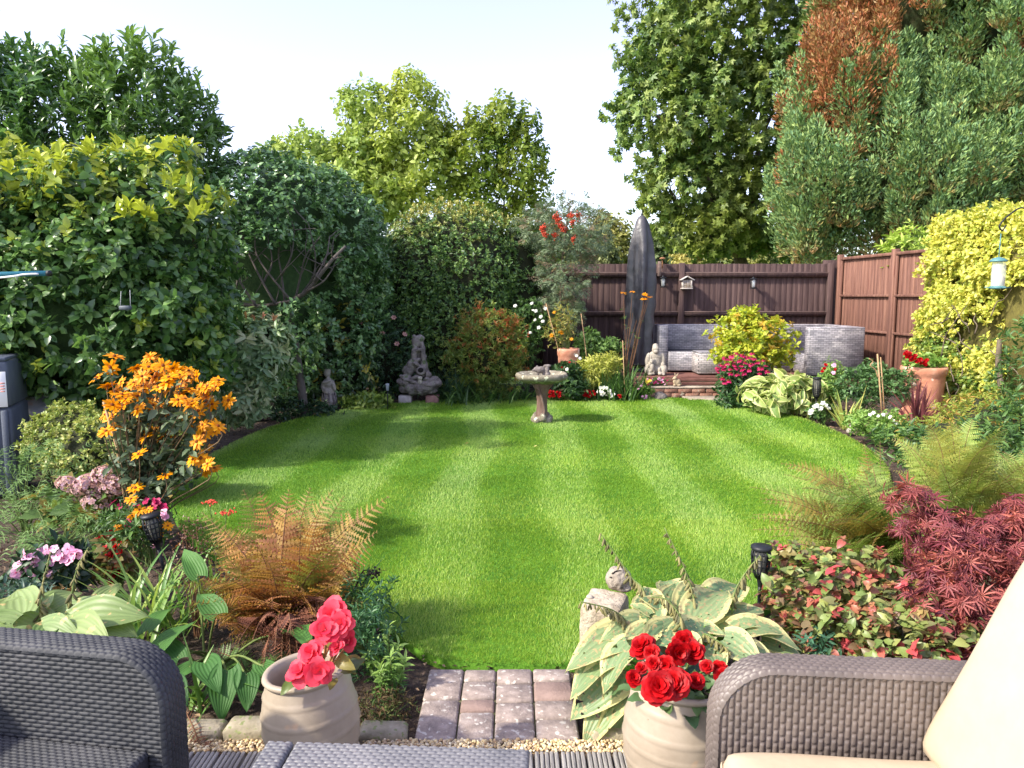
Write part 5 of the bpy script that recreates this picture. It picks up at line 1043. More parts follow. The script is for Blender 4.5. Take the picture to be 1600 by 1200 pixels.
# ================================================================ LEFT BORDER, MIDDLE DISTANCE
def R0(*k): return thing(*k)
dgm = solid('grey_plastic', [(66, 72, 84), (80, 86, 98), (92, 98, 110)], 2.2, .6, .15, 60)
t = thing('storage_box', 'tall dark grey storage box with a white notice at the left edge', 'storage box', (-4.3, 6.3, 0))
a = D(18, 600, 5.95); q = MB(); q.box((a[0] - .52, 6.24, .36), (1.06, .58, .72), rz=-.03, bev=.02, taper=.975); q.out('lower_body', dgm, t)
q = MB(); q.box((a[0] - .525, 6.24, .905), (1.05, .57, .36), rz=-.03, bev=.015, taper=.975); q.out('upper_body', dgm, t)
q = MB(); q.box((a[0] - .53, 6.24, 1.10), (1.02, .55, .03), rz=-.03, bev=.008); q.out('lid', dgm, t)
q = MB(); q.box((a[0] - .06, 5.93, .37), (.05, .02, .66), rz=-.03, bev=.008); q.out('corner_rib', dgm, t)
n_ = D(0, 608, 5.93); one_box('notice', (n_[0] - .02, 5.928, n_[2]), (.14, .006, .28), solid('paper', [(226, 222, 222), (236, 234, 234)], 3, .7, 0), t, rz=-.03, bev=.001)
q = MB(); rd = solid('faded_red', [(206, 128, 116), (216, 150, 138)], 8, .7, 0)
for i in range(4): q.box((n_[0] + .025, 5.9235, n_[2] + .05 - i * .022), (.035 - .006 * (i % 2), .003, .009), rz=-.03)
q.out('print', rd, t)
SB = bpy.data.objects['storage_box']; piv = Vector((a[0], 5.95, 0)); SB.rotation_euler = (0, 0, .40); SB.location = piv + Matrix.Rotation(.40, 3, 'Z') @ (SB.location - piv)
t = thing('round_table', 'round weathered metal table top showing just right of the grey storage box', 'table', D(50, 700, 6.6) * [1, 1, 0]); c0 = D(46, 632, 6.6)
q = MB(); q.lathe([(.001, 0), (.15, .003), (.165, .0), (.172, .012), (.165, .02), (.001, .022)], (0, 0, 0), 28); M = np.array(Euler((R(30), R(18), 0)).to_matrix()); q2 = MB(); q2.add(q.V[0] @ M.T + c0, q.F)
q2.out('tabletop', solid('rusty_metal', [(120, 122, 128), (146, 142, 140), (178, 116, 86)], 7, .5, .3), t, smooth=True)
q = MB(); q.tube([c0 - [0, 0, .01], [c0[0], c0[1], .02]], .014); q.tube([c0 + [-.1, 0, -.03], c0 + [0, -.02, -.085], c0 + [.13, 0, -.05], c0 + [.15, 0, .0]], .006); q.out('leg', solid('light_metal', [(170, 172, 176), (190, 190, 192)], 8, .4, 0), t)
t = thing('rotary_airer', 'teal painted arm of a rotary clothes airer with white line, far left', 'clothes airer', (-4.2, 4.6, 0)); a = D(74, 427, 4.5); b_ = D(-260, 436, 4.7); tl = solid('teal_paint', [(40, 104, 120), (58, 122, 138)], 6, .5, 0)
one_tube('arm', [b_, a], .016, tl, t); one_tube('end_cap', [a - [.001, 0, 0], a + [.02, 0, 0]], .018, solid('black_plastic', [(24, 25, 28), (38, 40, 44)], 10, .45, 0), t); one_tube('washing_line', sub([D(-200, 452, 4.6), D(0, 434, 4.45), D(36, 429, 4.45), D(60, 428, 4.47)], 4), .006, solid('white_line', [(214, 218, 226), (230, 232, 238)], 5, .6, 0), t, 5)
one_tube('post', [[b_[0], b_[1], 0], [b_[0], b_[1], b_[2] + .2]], .022, tl, t); blk = bpy.data.materials['black_plastic']
t = thing('hanging_feeder', 'small grey tray hanging on wires in the left hedge', 'bird feeder', D(196, 482, 6.0)); p = D(196, 481, 6.0); q = MB(); q.box(p, (.085, .05, .035), bev=.006, m=0); q.out('tray', solid('grey_tray', [(70, 76, 84), (88, 94, 102)], 9, .5, 0), t)
q = MB(); q.tube([p + [-.04, 0, 0], D(189, 455, 6.05)], .002, 4); q.tube([p + [.04, 0, 0], D(203, 453, 6.05)], .002, 4); q.out('wires', bpy.data.materials['light_metal'], t)
# small golden box shrub
bush('dwarf_shrub', 'low rounded shrub with tiny cream edged leaves beside the grey storage box', 'shrub', [E0(120, 690, 5.9, .36, .3, .28), E0(150, 705, 5.7, .3, .3, .25), E0(240, 715, 5.7, .35, .3, .2)], 1500, 7, .028, leafmat('box_leaf', [(154, 164, 78), (128, 146, 68), (104, 126, 60), (196, 194, 118)], trans=.25, tip=(40, 62, 36)), T=DIAW, seed=80, corek=.82, tint=lambda P: ((.38 - P[:, 2]) * 3 + rng.normal(0, .3, len(P))).clip(0, 1), shell=(.85, 1.06), lump=.1)
# tall orange heliopsis
t = thing('heliopsis', 'tall bushy plant full of golden orange daisies at the left', 'plant', (-2.25, 4.45, 0)); base = np.array([-2.28, 4.45, 0]); pts = []
fx = [(173, 573), (240, 560), (214, 575), (232, 574), (255, 571), (272, 578), (222, 588), (244, 590), (264, 590), (280, 586), (297, 588), (308, 588), (168, 603), (190, 597), (180, 612), (205, 602), (222, 604), (247, 606), (265, 601), (280, 604), (296, 610), (312, 606), (325, 604), (317, 614), (190, 617), (210, 617), (232, 621), (252, 617), (278, 625), (300, 628), (322, 622), (332, 632), (200, 628), (193, 634), (216, 640), (165, 648), (262, 650), (298, 634), (310, 642), (215, 660), (175, 652), (188, 668), (166, 674), (235, 674), (228, 682), (253, 684), (273, 690), (297, 660), (290, 650), (317, 664), (330, 664), (340, 666), (303, 668), (318, 678), (335, 675), (308, 690), (325, 700), (302, 718), (313, 716), (325, 725), (335, 732), (322, 735), (217, 710), (258, 743), (212, 763), (175, 633), (240, 633), (266, 634)]
b = MB()
for i, (px, py) in enumerate(fx):
    p = D(px, py, 4.45 + random.uniform(-.28, .18) + (py - 640) * -.0006); pts.append(p); m1 = base + (p - base) * [.35, .35, .55]; m2 = p - [0, 0, .09]; b.tube(sub([base + rng.normal(0, .02, 3) * [1, 1, 0], m1 + rng.normal(0, .02, 3), m2, p - [0, 0, .004]], 3), (.0045, .0022), 5, cap=False)
pts += [p + rng.normal(0, 1, 3) * [.05, .05, .035] for p in pts[:34]]; blooms(t, pts, F_day, (-.35, -.6, .8), .4, 1.28); b.out('stems', solid('helio_stem', [(96, 76, 58), (124, 104, 76)], 20, .7, 0), t, smooth=True)
c = Cloud(); A = np.array(pts); k = rng.choice(len(A), 260); f = rng.uniform(.35, .95, 260)[:, None]; X = base + (A[k] - base) * f; X[:, 2] = base[2] + (A[k][:, 2]) * f[:, 0] ** .8; X = np.concatenate([X, np.array([D(x, y, 4.4) for x, y in [(205, 725), (250, 720), (225, 745), (270, 735), (180, 735), (290, 700), (205, 690), (240, 700), (275, 665), (225, 640), (280, 640), (210, 655), (255, 760), (300, 735)] for _ in range(4)]) + rng.normal(0, .04, (56, 3))])
shoots(X, nrm(rng.normal(0, .5, X.shape) + UP), 4, .05, .062, 75, LEAF, .5, cloud=c, droop=.3); c.out('foliage', leafmat('helio_leaf', [(66, 84, 60), (84, 102, 72), (104, 118, 88)], trans=.2, rough=.55), t)
t = thing('bamboo_cane', 'slanting bamboo cane among the golden orange daisies', 'cane', G(206, 800)); q = MB(); q.tube([D(205, 800, 4.5) * [1, 1, 0] + [0, 0, 0], D(183, 700, 4.35), D(162, 628, 4.3)], (.009, .008), 7); q.out('cane', bam, t, smooth=True)
# tomatoes
tom = leafmat('tomato_leaf', [(92, 128, 68), (112, 148, 80), (132, 164, 94)], rough=.6, trans=.35)
for lab, es, n, sd in (('feathery light green tomato plant nearest the grey storage box', [E0(35, 760, 4.9, .22, .2, .2), E0(75, 730, 4.9, .2, .2, .12), E0(10, 740, 4.9, .2, .15, .12)], 210, 81), ('feathery tomato plant behind the pink bedding flowers', [E0(90, 810, 4.5, .26, .22, .18), E0(40, 820, 4.4, .2, .2, .15), E0(120, 835, 4.3, .18, .15, .10)], 260, 82)):
    P, d = crown(es, n, .25, 2, (.2, 1.05), sd, front=.9, zmin=.03); t = thing('tomato_plant', lab, 'plant', (es[0][0], es[0][1], 0), 'tomato plants at the left'); dd = mixd(d, .9, .35, .4)
    fr = [np.array([p, p + q_ * .06, p + q_ * .12 - [0, 0, .03]]) for p, q_ in zip(P, dd)]; fern(fr, PINNA, .30, pairs=5, start=.1, curl=.25, peak=.6).out('foliage', tom, t)
    b = stems((es[0][0], es[0][1], 0), P[::12], .007, .002); b.out('stems', stm, t, smooth=True)
# hydrangea
t = bush('hydrangea', 'hydrangea with faded dusty pink flower heads left of the orange daisies', 'shrub', [E0(160, 790, 4.75, .3, .2, .16), E0(130, 790, 4.75, .2, .2, .12)], 150, 5, .085, leafmat('hydrangea_leaf', [(76, 104, 52), (98, 124, 62), (150, 128, 66)], trans=.3), T=LEAFW, seed=83, shell=(.4, 1))
r = np.random.default_rng(84); nf = 110; dd = nrm(r.normal(size=(nf, 3)) * [1, 1, .8] + [0, 0, .55]); c = Cloud()
for kx in range(4):
    a = r.uniform(0, 6.28, nf) if kx == 0 else a + 1.57
    u = nrm(np.cross(dd, [0.1, .2, 1.])); v = np.cross(dd, u); fw = u * np.cos(a)[:, None] + v * np.sin(a)[:, None] + dd * .25
    c.add(T_dia(.9, .05, .55), dd * [.085, .085, .055] + r.normal(0, .003, dd.shape) * (kx == 0), fw, dd, np.full(nf, .017))
hyd = mesh_from('flower_head', np.concatenate(c.V), [f for f in c.F], m_hyd, False, uv=np.concatenate(c.U))
for px, py, s in ((107, 757, .85), (133, 757, 1), (166, 745, 1.0), (184, 756, 1), (152, 787, 1.05), (140, 765, .8), (122, 765, .7), (172, 765, .75)): place('flower_head', hyd, t, D(px, py, 4.55), (R(25), 0, random.random() * 6), s)
# pink impatiens
t = bush('impatiens', 'mound of pale pink flat flowers over dark leaves on bare soil', 'plant', [E0(75, 895, 3.75, .16, .13, .10), E0(90, 885, 3.75, .12, .12, .1)], 100, 6, .06, g_dk, T=LEAF, seed=85, shell=(.3, 1))
blooms(t, [D(x, y, 3.65) for x, y in ((28, 882), (45, 870), (38, 868), (55, 880), (46, 888), (62, 865), (72, 858), (85, 857), (90, 868), (105, 858), (100, 873), (115, 866), (125, 868), (25, 895), (65, 902), (75, 895), (80, 875), (120, 860), (75, 912), (108, 877), (52, 895))], F_imp, (-.15, -.7, .7), .3, 1.15)
# low colourful bedding at the left lawn edge
t = bush('bedding_begonia', 'low red begonias below the orange daisies at the lawn edge', 'plant', [E0(178, 880, 3.75, .08, .08, .1)], 50, 6, .045, leafmat('bronze_leaf', [(96, 74, 46), (120, 96, 54), (86, 104, 50)]), T=LEAFW, seed=86)
blooms(t, [D(x, y, 3.7) for x, y in ((165, 858), (175, 866), (182, 855), (170, 870), (186, 864), (180, 890), (186, 895), (176, 898), (172, 912), (185, 880))], F_ger, (-.2, -.7, .7), .3, 1.15)
t = bush('gaillardia', 'low bright orange and red daisies around the black solar lantern', 'plant', [E0(205, 830, 4.05, .15, .1, .10)], 90, 5, .05, g_mid, T=LEAFN, seed=87)
blooms(t, [D(x, y, 4.0) for x, y in ((185, 825), (206, 806), (218, 797), (232, 797), (240, 808), (232, 820), (215, 826), (262, 822), (248, 835), (278, 852), (205, 780))], F_day, (-.1, -.7, .8), .3, .85)
blooms(t, [D(x, y, 4.0) for x, y in ((172, 833), (150, 845), (160, 840), (180, 845), (195, 848), (240, 838))], F_ger, (-.1, -.7, .8), .3, 1.0)
t = bush('phlox', 'magenta and pink flowers between the hydrangea and the lawn', 'plant', [E0(230, 800, 4.35, .13, .1, .12)], 70, 6, .04, g_dk, T=LEAFN, seed=88)
blooms(t, [D(x + random.uniform(-4, 4), y + random.uniform(-4, 4), 4.22) for x, y in ((225, 782), (238, 785), (248, 782), (228, 792), (242, 793), (252, 790), (215, 790), (205, 815), (200, 822), (210, 808), (180, 787), (188, 790))], F_mg2, (-.1, -.7, .7), .4, 1.2)
blooms(t, [D(x, y, 4.15) for x, y in ((255, 800), (250, 807), (245, 817), (258, 808), (240, 852), (222, 845))], F_imp, (-.1, -.7, .7), .3, .9)
t = thing('yarrow', 'two flat red flower heads standing above the orange fern against the lawn', 'plant', G(330, 930)); b = MB(); q = MB()
for px, py in ((327, 784), (353, 801)):
    p = D(px, py, 3.75); b.tube(sub([G(335, 930), (G(335, 930) + p) / 2 + [.02, 0, 0], p], 4), .0025, 5)
    for _ in range(34): q.ball(p + rng.normal(0, 1, 3) * [.02, .018, .005], .005, 6)
b.out('stems', stm, t, smooth=True); q.out('flower_heads', solid('rust_red', [(196, 66, 50), (216, 92, 66)], 30, .8, 0), t)
for i, (es, n, lab) in enumerate((([E0(300, 860, 3.4, .10, .08, .18)], 520, 'dark brown dry seed plumes left of the orange fern'), ([E0(95, 935, 3.4, .07, .06, .05)], 200, 'rusty brown and green crinkled leaves behind the lime hosta'))):
    t = thing('astilbe' if i == 0 else 'heuchera', lab, 'plant', (es[0][0], es[0][1], 0)); P, d = crown(es, n, .3, 2, (.1, 1), 90 + i); c = Cloud().add(DIAW, P, rng.normal(size=P.shape), rng.normal(size=P.shape), rng.uniform(.008, .016, len(P)) * (1 if i == 0 else 2.2)); c.out('seed_plumes' if i == 0 else 'foliage', leafmat('plume%d' % i, [(74, 46, 38), (104, 70, 54), (128, 96, 70)] if i == 0 else [(134, 96, 56), (110, 124, 66), (150, 110, 70)], trans=.1), t)
    b = stems((es[0][0], es[0][1], 0), P[:8], .003, .0015); b.out('stems', stb, t)
bush('creeping_plant', 'dark blue green low foliage at the far left behind the armchair', 'plant', [E0(20, 945, 3.35, .2, .15, .06)], 110, 6, .04, leafmat('blue_green', [(66, 92, 78), (84, 110, 92)]), T=LEAFN, seed=92, group=None)
# solar lanterns
def torch(label, c, top, s=1.0, tilt=(0, 0, 0), Hh=.15):
    t = thing('solar_lantern', label, 'garden lantern', c); c = np.array(c, float); z1 = top; M = np.array(Euler(tilt).to_matrix())
    def put(q, name, mat, par, sm=True):
        b = MB(); [b.add((V - [0, 0, 0]) @ M.T + c, F_) for V, F_ in [(np.concatenate(q.V), q.F)]]; return b.out(name, mat, par, smooth=sm)
    q = MB(); q.tube([(0, 0, 0), (0, 0, z1 - Hh)], .0085 * s, 8); put(q, 'pole', blk, t)
    q = MB(); q.lathe([(.010 * s, z1 - Hh - .03), (.014 * s, z1 - Hh), (.022 * s, z1 - Hh + .012)], (0, 0, 0), 16); h = put(q, 'neck', blk, t)
    q = MB()
    for i in range(14):
        a = 2 * math.pi * i / 14; pr = [(.020, 0), (.030, .03), (.038, .07), (.041, .105), (.036, Hh - .012)]
        q.tube([(r_ * s * math.cos(a), r_ * s * math.sin(a), z1 - Hh + .01 + z_) for r_, z_ in pr], .0036 * s, 5)
    for z_, r_ in ((.03, .030), (.06, .0365), (.09, .040), (.115, .040)):
        q.tube([(r_ * s * math.cos(a), r_ * s * math.sin(a), z1 - Hh + .01 + z_) for a in np.linspace(0, 2 * np.pi, 17)], .003 * s, 4, cap=False)
    put(q, 'cage', blk, t)
    q = MB(); q.lathe([(.04 * s, z1 - .008), (.046 * s, z1), (.044 * s, z1 + .012), (.02 * s, z1 + .017), (.001, z1 + .018)], (0, 0, 0), 20); put(q, 'solar_cap', blk, t)
    q = MB(); q.lathe([(.001, z1 - Hh + .02), (.018 * s, z1 - Hh + .03), (.026 * s, z1 - .03), (.02 * s, z1 - .01)], (0, 0, 0), 12); put(q, 'diffuser', solid('dusty_plastic', [(120, 118, 108), (150, 146, 134)], 9, .5, 0), t)
torch('black slatted solar lantern on a pole behind the cream edged hosta', (D(1186, 950, 3.35)[0], 3.35, 0), .45, 1.05)
torch('black solar lantern leaning among orange and magenta flowers at the left', (D(262, 900, 4.0)[0], 4.0, 0), .42, 1.15, (.05, R(-9), 0), .16)
torch('black solar lantern between the hostas and the red and white snapdragons', (D(1274, 655, 9.6)[0], 9.6, 0), .55, 1.25, (0, 0, 0), .26)
# ================================================================ STATUES AND WATER FEATURE
stn = solid('weathered_stone', [(82, 76, 74), (116, 108, 104), (150, 142, 136)], 9, .95, 1, 40, speck=((96, 104, 78), 9, .62)); stl = solid('pale_stone', [(138, 130, 118), (160, 152, 140), (178, 170, 156)], 8, .95, .5, 50)
t = thing('rock_fountain', 'stacked rock and log style water feature standing on two blocks', 'water feature', (D(655, 632, 11.1)[0], 11.1, 0)); fx0 = D(655, 632, 11.1)[0]
def fp(dx, z, dy=0): return (fx0 + dx, 11.1 + dy, z)
for i, dx in enumerate((-.20, .20)): q = MB(); q.box(fp(dx, .07), (.19, .2, .14), bev=.012); q.out('plinth_block', solid('plinth%d' % i, [(150, 138, 134), (196, 190, 186)] if i == 0 else [(120, 84, 78), (160, 124, 114)], 9, .9, .5), t)
blob('basin', [(fp(0, .26), (.30, .2, .10)), (fp(-.2, .33), (.13, .17, .07)), (fp(.2, .33), (.14, .17, .09), (0, .2, 0)), (fp(0, .20), (.28, .17, .06)), (fp(-.1, .36, -.1), (.16, .08, .035), (0, .35, 0)), (fp(.12, .31, -.12), (.15, .07, .05))], stn, t, .010, 0, .022, 20)
blob('log_stack', [(fp(-.15, .50), (.09, .10, .09)), (fp(-.10, .58), (.08, .09, .10), (0, .3, 0)), (fp(.05, .50), (.10, .11, .10)), (fp(.075, .70), (.045, .06, .22), (0, -.06, 0)), (fp(-.055, .74), (.045, .06, .16), (0, .05, 0)), (fp(.01, .78, .06), (.08, .04, .20)), (fp(-.02, .92, .02), (.085, .05, .10)), (fp(.02, .97, .02), (.075, .05, .06)), (fp(-.06, 1.0, .02), (.03, .04, .03)), (fp(-.02, .66, -.05), (.05, .05, .035)), (fp(.0, .80, -.04), (.045, .04, .03)), (fp(-.19, .42, -.08), (.10, .05, .028), (0, .15, 0)), (fp(.15, .45, -.08), (.045, .045, .05)), (fp(.13, .38, -.10), (.05, .05, .04)), (fp(-.07, .40, -.12), (.12, .04, .026), (0, -.35, 0)), (fp(-.02, .60, -.09), (.07, .04, .03), (0, .4, 0))], stn, t, .009, 0, .018, 24)
q = MB(); q.lathe([(.03, 0), (.065, .0), (.072, -.03), (.05, -.05), (.04, -.02)], (0, 0, 0), 16); V = q.V[0] @ np.array(Euler((R(75), 0, 0)).to_matrix()).T + np.array(fp(.045, .515, -.13)); b = MB(); b.add(V, q.F); b.out('jug_mouth', stn, t, smooth=True)
q = MB(); q.ball((0, 0, 0), (.045, .02, .045), 12); b = MB(); b.add(q.V[0] + np.array(fp(.045, .515, -.125)), q.F); b.out('jug_hollow', solid('hollow_dark', [(24, 22, 22), (36, 32, 30)], 9, 1, 0), t, smooth=True)
blob('owl_figure', [(fp(.035, .35, -.15), (.035, .035, .045)), (fp(.035, .405, -.155), (.038, .034, .032))], stl, t, .006, 1)
sx, sy = D(515, 638, 10.6)[0], 10.6
t = thing('statue', 'small weathered stone statue of a child in a long dress by the hedge', 'statue', (sx, sy, 0))
def sp(dx, z, dy=0): return (sx + dx, sy + dy, z)
blob('figure', [(sp(0, .12), (.095, .09, .13)), (sp(0.005, .03), (.11, .1, .035)), (sp(0, .25), (.075, .07, .10)), (sp(-.005, .37), (.085, .07, .075)), (sp(-.07, .35, -.03), (.03, .035, .075), (0, .3, 0)), (sp(.07, .34, -.03), (.03, .035, .08), (0, -.3, 0)), (sp(-.02, .40, -.07), (.07, .025, .025), (0, -.25, 0)), (sp(-.012, .455), (.028, .028, .035)), (sp(-.02, .515), (.05, .05, .058)), (sp(-.02, .545, .01), (.054, .054, .04)), (sp(-.03, .27, -.065), (.06, .025, .04), (0, .3, 0))], solid('statue_stone', [(140, 132, 124), (168, 160, 150)], 9, .95, .8, 50), t, .008, 1, .005, 26)
q = MB()
for k in range(9): a = 2 * math.pi * k / 9; q.tube([sp(.085 * math.cos(a), .24, .08 * math.sin(a)), sp(.11 * math.cos(a), .02, .10 * math.sin(a))], (.012, .017), 6)
q.out('skirt_folds', stn, t, smooth=True)
sx, sy = D(404, 655, 9.75)[0], 9.75
t = thing('statue', 'curved pale stone torso half hidden behind the variegated rhododendron', 'statue', (sx, sy, 0))
blob('figure', [(sp(.06, .42), (.08, .09, .16), (0, .25, 0)), (sp(.05, .28), (.10, .10, .14), (0, .6, 0)), (sp(-.03, .16), (.09, .09, .10), (0, .5, 0)), (sp(-.06, .06), (.08, .08, .09)), (sp(-.04, .02), (.14, .12, .035)), (sp(.10, .55), (.06, .06, .07))], stn, t, .01, 2, .008, 20)
t = bush('rhododendron', 'shrub with pale variegated green and cream leaves and pinkish tips', 'shrub', [E0(388, 560, 9.0, .42, .35, .50), E0(372, 625, 8.9, .31, .27, .26), E0(415, 530, 9.1, .24, .2, .22)], 480, 9, .105, leafmat('rhodo_leaf', [(124, 150, 104), (148, 170, 124), (104, 134, 92)], rough=.4, trans=.25, spec=.5, tip=(206, 206, 160)), T=T_leaf(.38, .1, .2, .5), seed=93, ang=70, out=.8, up=.45, rnd=.3, tint=lambda P: (rng.random(len(P)) < .35) * rng.uniform(.3, .9, len(P)), shell=(.5, 1.03), corek=.55, length=.05)
pt = np.array([D(x, y, 8.6) for x, y in ((385, 500), (398, 502), (362, 512), (428, 503), (411, 500), (370, 583), (352, 530), (332, 490))]); shoots(pt, nrm(UP + rng.normal(0, .2, pt.shape)), 8, .05, .06, 28, LEAFN, .2).out('young_shoots', leafmat('bronze_tip', [(196, 128, 100), (206, 158, 108)]), t)
bush('ground_cover', 'dark green low leafy ground cover at the foot of the child statue', 'plant', [E0(480, 645, 9.9, .45, .25, .13), E0(450, 640, 9.8, .25, .25, .14)], 260, 6, .05, g_dk, T=LEAF, seed=94)
bush('hosta', 'low yellow green leaves between the child statue and the rock water feature', 'hosta', [E0(575, 632, 10.55, .34, .16, .10)], 130, 6, .075, leafmat('lime_ground', [(120, 146, 60), (150, 166, 76), (98, 126, 54)]), T=LEAF, seed=95, stem=False)
t = thing('spotlight', 'small spike light standing left of the rock water feature', 'garden light', (D(606, 640, 10.3)[0], 10.3, 0)); a = np.array(t.location); one_tube('stake', [a, a + [0, 0, .30]], .007, blk, t); q = MB(); q.lathe([(.012, .3), (.02, .31), (.024, .37), (.026, .40), (.001, .405)], a, 12); q.out('lamp_head', solid('lamp_grey', [(120, 126, 136), (150, 156, 164)], 9, .4, 0), t, smooth=True)
# photinia-like rounded bush
bush('nandina', 'rounded green bush flushed with orange red leaf tips in front of the dome hedge', 'shrub', [E0(762, 555, 11.4, .56, .45, .58), E0(765, 525, 11.3, .42, .35, .36)], 1500, 7, .055, leafmat('nandina_leaf', [(98, 124, 54), (122, 142, 64), (140, 150, 72)], trans=.35, tip=(178, 84, 56)), T=DIAN, seed=96, lump=.34, tint=lambda P: ((P[:, 2] - .55) * .7 + rng.normal(0, .35, len(P)) + .5 * (P[:, 0] + .45)).clip(0, 1) * (rng.random(len(P)) < .5), shell=(.5, 1.08), corek=.55, ang=50)
straps('arching dark strap leaves in front of the orange tipped bush', 'liriope', 'plant', (D(725, 630, 11.0)[0], 11.2, 0), 150, .52, .03, g_mid, .22, (.1, .9), (.3, 1.0))
straps('blue green strap leaves between the water feature and the orange tipped bush', 'liriope', 'plant', (D(700, 600, 11.5)[0], 11.5, 0), 90, .66, .028, leafmat('blue_strap', [(70, 100, 80), (88, 118, 92)]), .15, (.05, .6), (.2, .8))
straps('dark strap leaves left of the bird bath stem', 'liriope', 'plant', (D(800, 625, 11.4)[0], 11.4, 0), 110, .46, .028, g_mid, .2, (.1, .9), (.3, 1.0))
# bird bath
bx, by = .372, 9.33; bath = solid('lichen_stone', [(98, 92, 80), (128, 120, 104), (154, 146, 128)], 10, .95, .8, 60, speck=((196, 196, 170), 16, .6)); trunkst = solid('log_stone', [(84, 66, 60), (116, 92, 82), (132, 118, 108)], 9, .95, .9, 50, stretch=(1, 1, .3))
t = thing('bird_bath', 'stone bird bath on a tree trunk style column on the lawn', 'bird bath', (bx, by, .03)); q = MB(); q.lathe([(.001, .50), (.12, .515), (.24, .545), (.315, .58), (.33, .615), (.315, .645), (.29, .648), (.26, .615), (.15, .60), (.001, .598)], (bx, by, 0), 40, wob=.018)
V = np.concatenate(q.V); V += (.006 * noise3(V, 8, 2))[:, None]; mk('bowl', V, q.F, bath, t, True)
q = MB(); q.lathe([(.085, .03), (.08, .12), (.068, .2), (.065, .3), (.072, .38), (.092, .45), (.13, .505), (.12, .53)], (bx + .01, by, 0), 28, wob=.05); V = np.concatenate(q.V); V += (.006 * noise3(V, 9, 3))[:, None]; V[:, 0] += -.03 * (V[:, 2] - .1).clip(0); mk('column', V, q.F, trunkst, t, True)
blob('root_base', [((bx + .095 * math.cos(a), by + .095 * math.sin(a), .075 + .03 * math.sin(a * 3)), (.045, .045, .055)) for a in np.linspace(0, 5.6, 8)] + [((bx, by, .06), (.1, .1, .07))], bath, t, .01, 1, .006, 26)
q = MB(); q.tube(sub([(bx - .05, by - .09, .48), (bx + .0, by - .098, .33), (bx + .03, by - .092, .18), (bx + .0, by - .10, .08)], 6), (.018, .012), 6); q.out('vine', trunkst, t, smooth=True)
def an(x, y, z): 
    return lambda dx, dz, dy=0: (x + dx, y + dy, z + dz)
f = an(bx + .01, by, .605); t = thing('bird_bath_ornament', 'small stone piglet sitting on the rim of the bird bath', 'ornament', f(0, 0))
blob('figure', [(f(-.03, .08), (.065, .045, .045)), (f(.055, .075), (.03, .04, .06)), (f(-.085, .085), (.03, .03, .032)), (f(-.115, .075), (.02, .018, .016)), (f(-.07, .12), (.012, .012, .02)), (f(-.06, .035), (.017, .02, .04)), (f(.01, .035), (.017, .02, .04)), (f(.06, .03), (.04, .04, .03)), (f(.055, .13), (.05, .03, .02))], stn, t, .006, 1, .002, 30)
# gorilla with young, rabbit
gx, gy = D(1026, 583, 12.3)[0], 12.45; s = 1.0; f = an(gx, gy, DZ)
t = thing('gorilla_statue', 'pale stone statue of a seated gorilla holding its young on the deck edge', 'statue', f(0, 0))
blob('figure', [(f(0, .20), (.12, .10, .17)), (f(.0, .10), (.13, .11, .10)), (f(.01, .30, .0), (.135, .09, .10)), (f(.0, .415, -.02), (.062, .065, .075)), (f(0, .47, .01), (.048, .05, .05)), (f(-.005, .385, -.075), (.042, .035, .032)), (f(-.005, .435, -.07), (.05, .02, .012)), (f(.125, .25, -.02), (.045, .05, .12), (0, -.15, 0)), (f(.115, .13, -.06), (.04, .045, .09), (.4, .1, 0)), (f(-.125, .25, -.02), (.045, .05, .12), (0, .15, 0)), (f(-.09, .16, -.09), (.035, .05, .07), (.5, -.3, 0)),
    (f(.13, .09, -.07), (.065, .09, .085)), (f(-.13, .09, -.06), (.065, .09, .085)), (f(.06, .03, -.14), (.04, .06, .028)), (f(.11, .02, -.16), (.03, .04, .02)), (f(-.10, .025, -.15), (.045, .05, .025)), (f(.05, .08, -.12), (.03, .03, .06))], stl, t, .008, 1, .002, 30)
f = an(gx - .075, gy - .13, DZ); blob('young', [(f(0, .13), (.045, .045, .08)), (f(-.01, .235), (.036, .036, .042)), (f(-.012, .22, -.03), (.02, .018, .016)), (f(-.03, .07), (.02, .03, .05)), (f(.03, .07), (.02, .03, .05)), (f(-.02, .29), (.016, .016, .045)), (f(-.045, .17, -.01), (.015, .015, .05), (0, .5, 0)), (f(0, .025), (.06, .04, .025))], stl, t, .006, 1, .002, 30)
f = an(D(1056, 603, 11.86)[0], 11.84, .18); tan_ = solid('tan_stone', [(150, 132, 108), (176, 158, 132)], 14, .95, .4, 60)
t = thing('rabbit_ornament', 'little tan stone rabbit with upright ears on the brick edging', 'ornament', f(0, 0))
blob('figure', [(f(.02, .06), (.055, .05, .06)), (f(-.015, .08, -.01), (.04, .035, .055)), (f(-.025, .13, -.02), (.032, .03, .03)), (f(-.05, .12, -.025), (.018, .016, .014)), (f(-.02, .185), (.010, .008, .036), (0, -.15, 0)), (f(.012, .178), (.011, .008, .04), (0, .55, 0)), (f(-.03, .02, -.02), (.02, .03, .018)), (f(.04, .02, -.02), (.035, .035, .02)), (f(.075, .04), (.015, .015, .015))], tan_, t, .0045, 1)
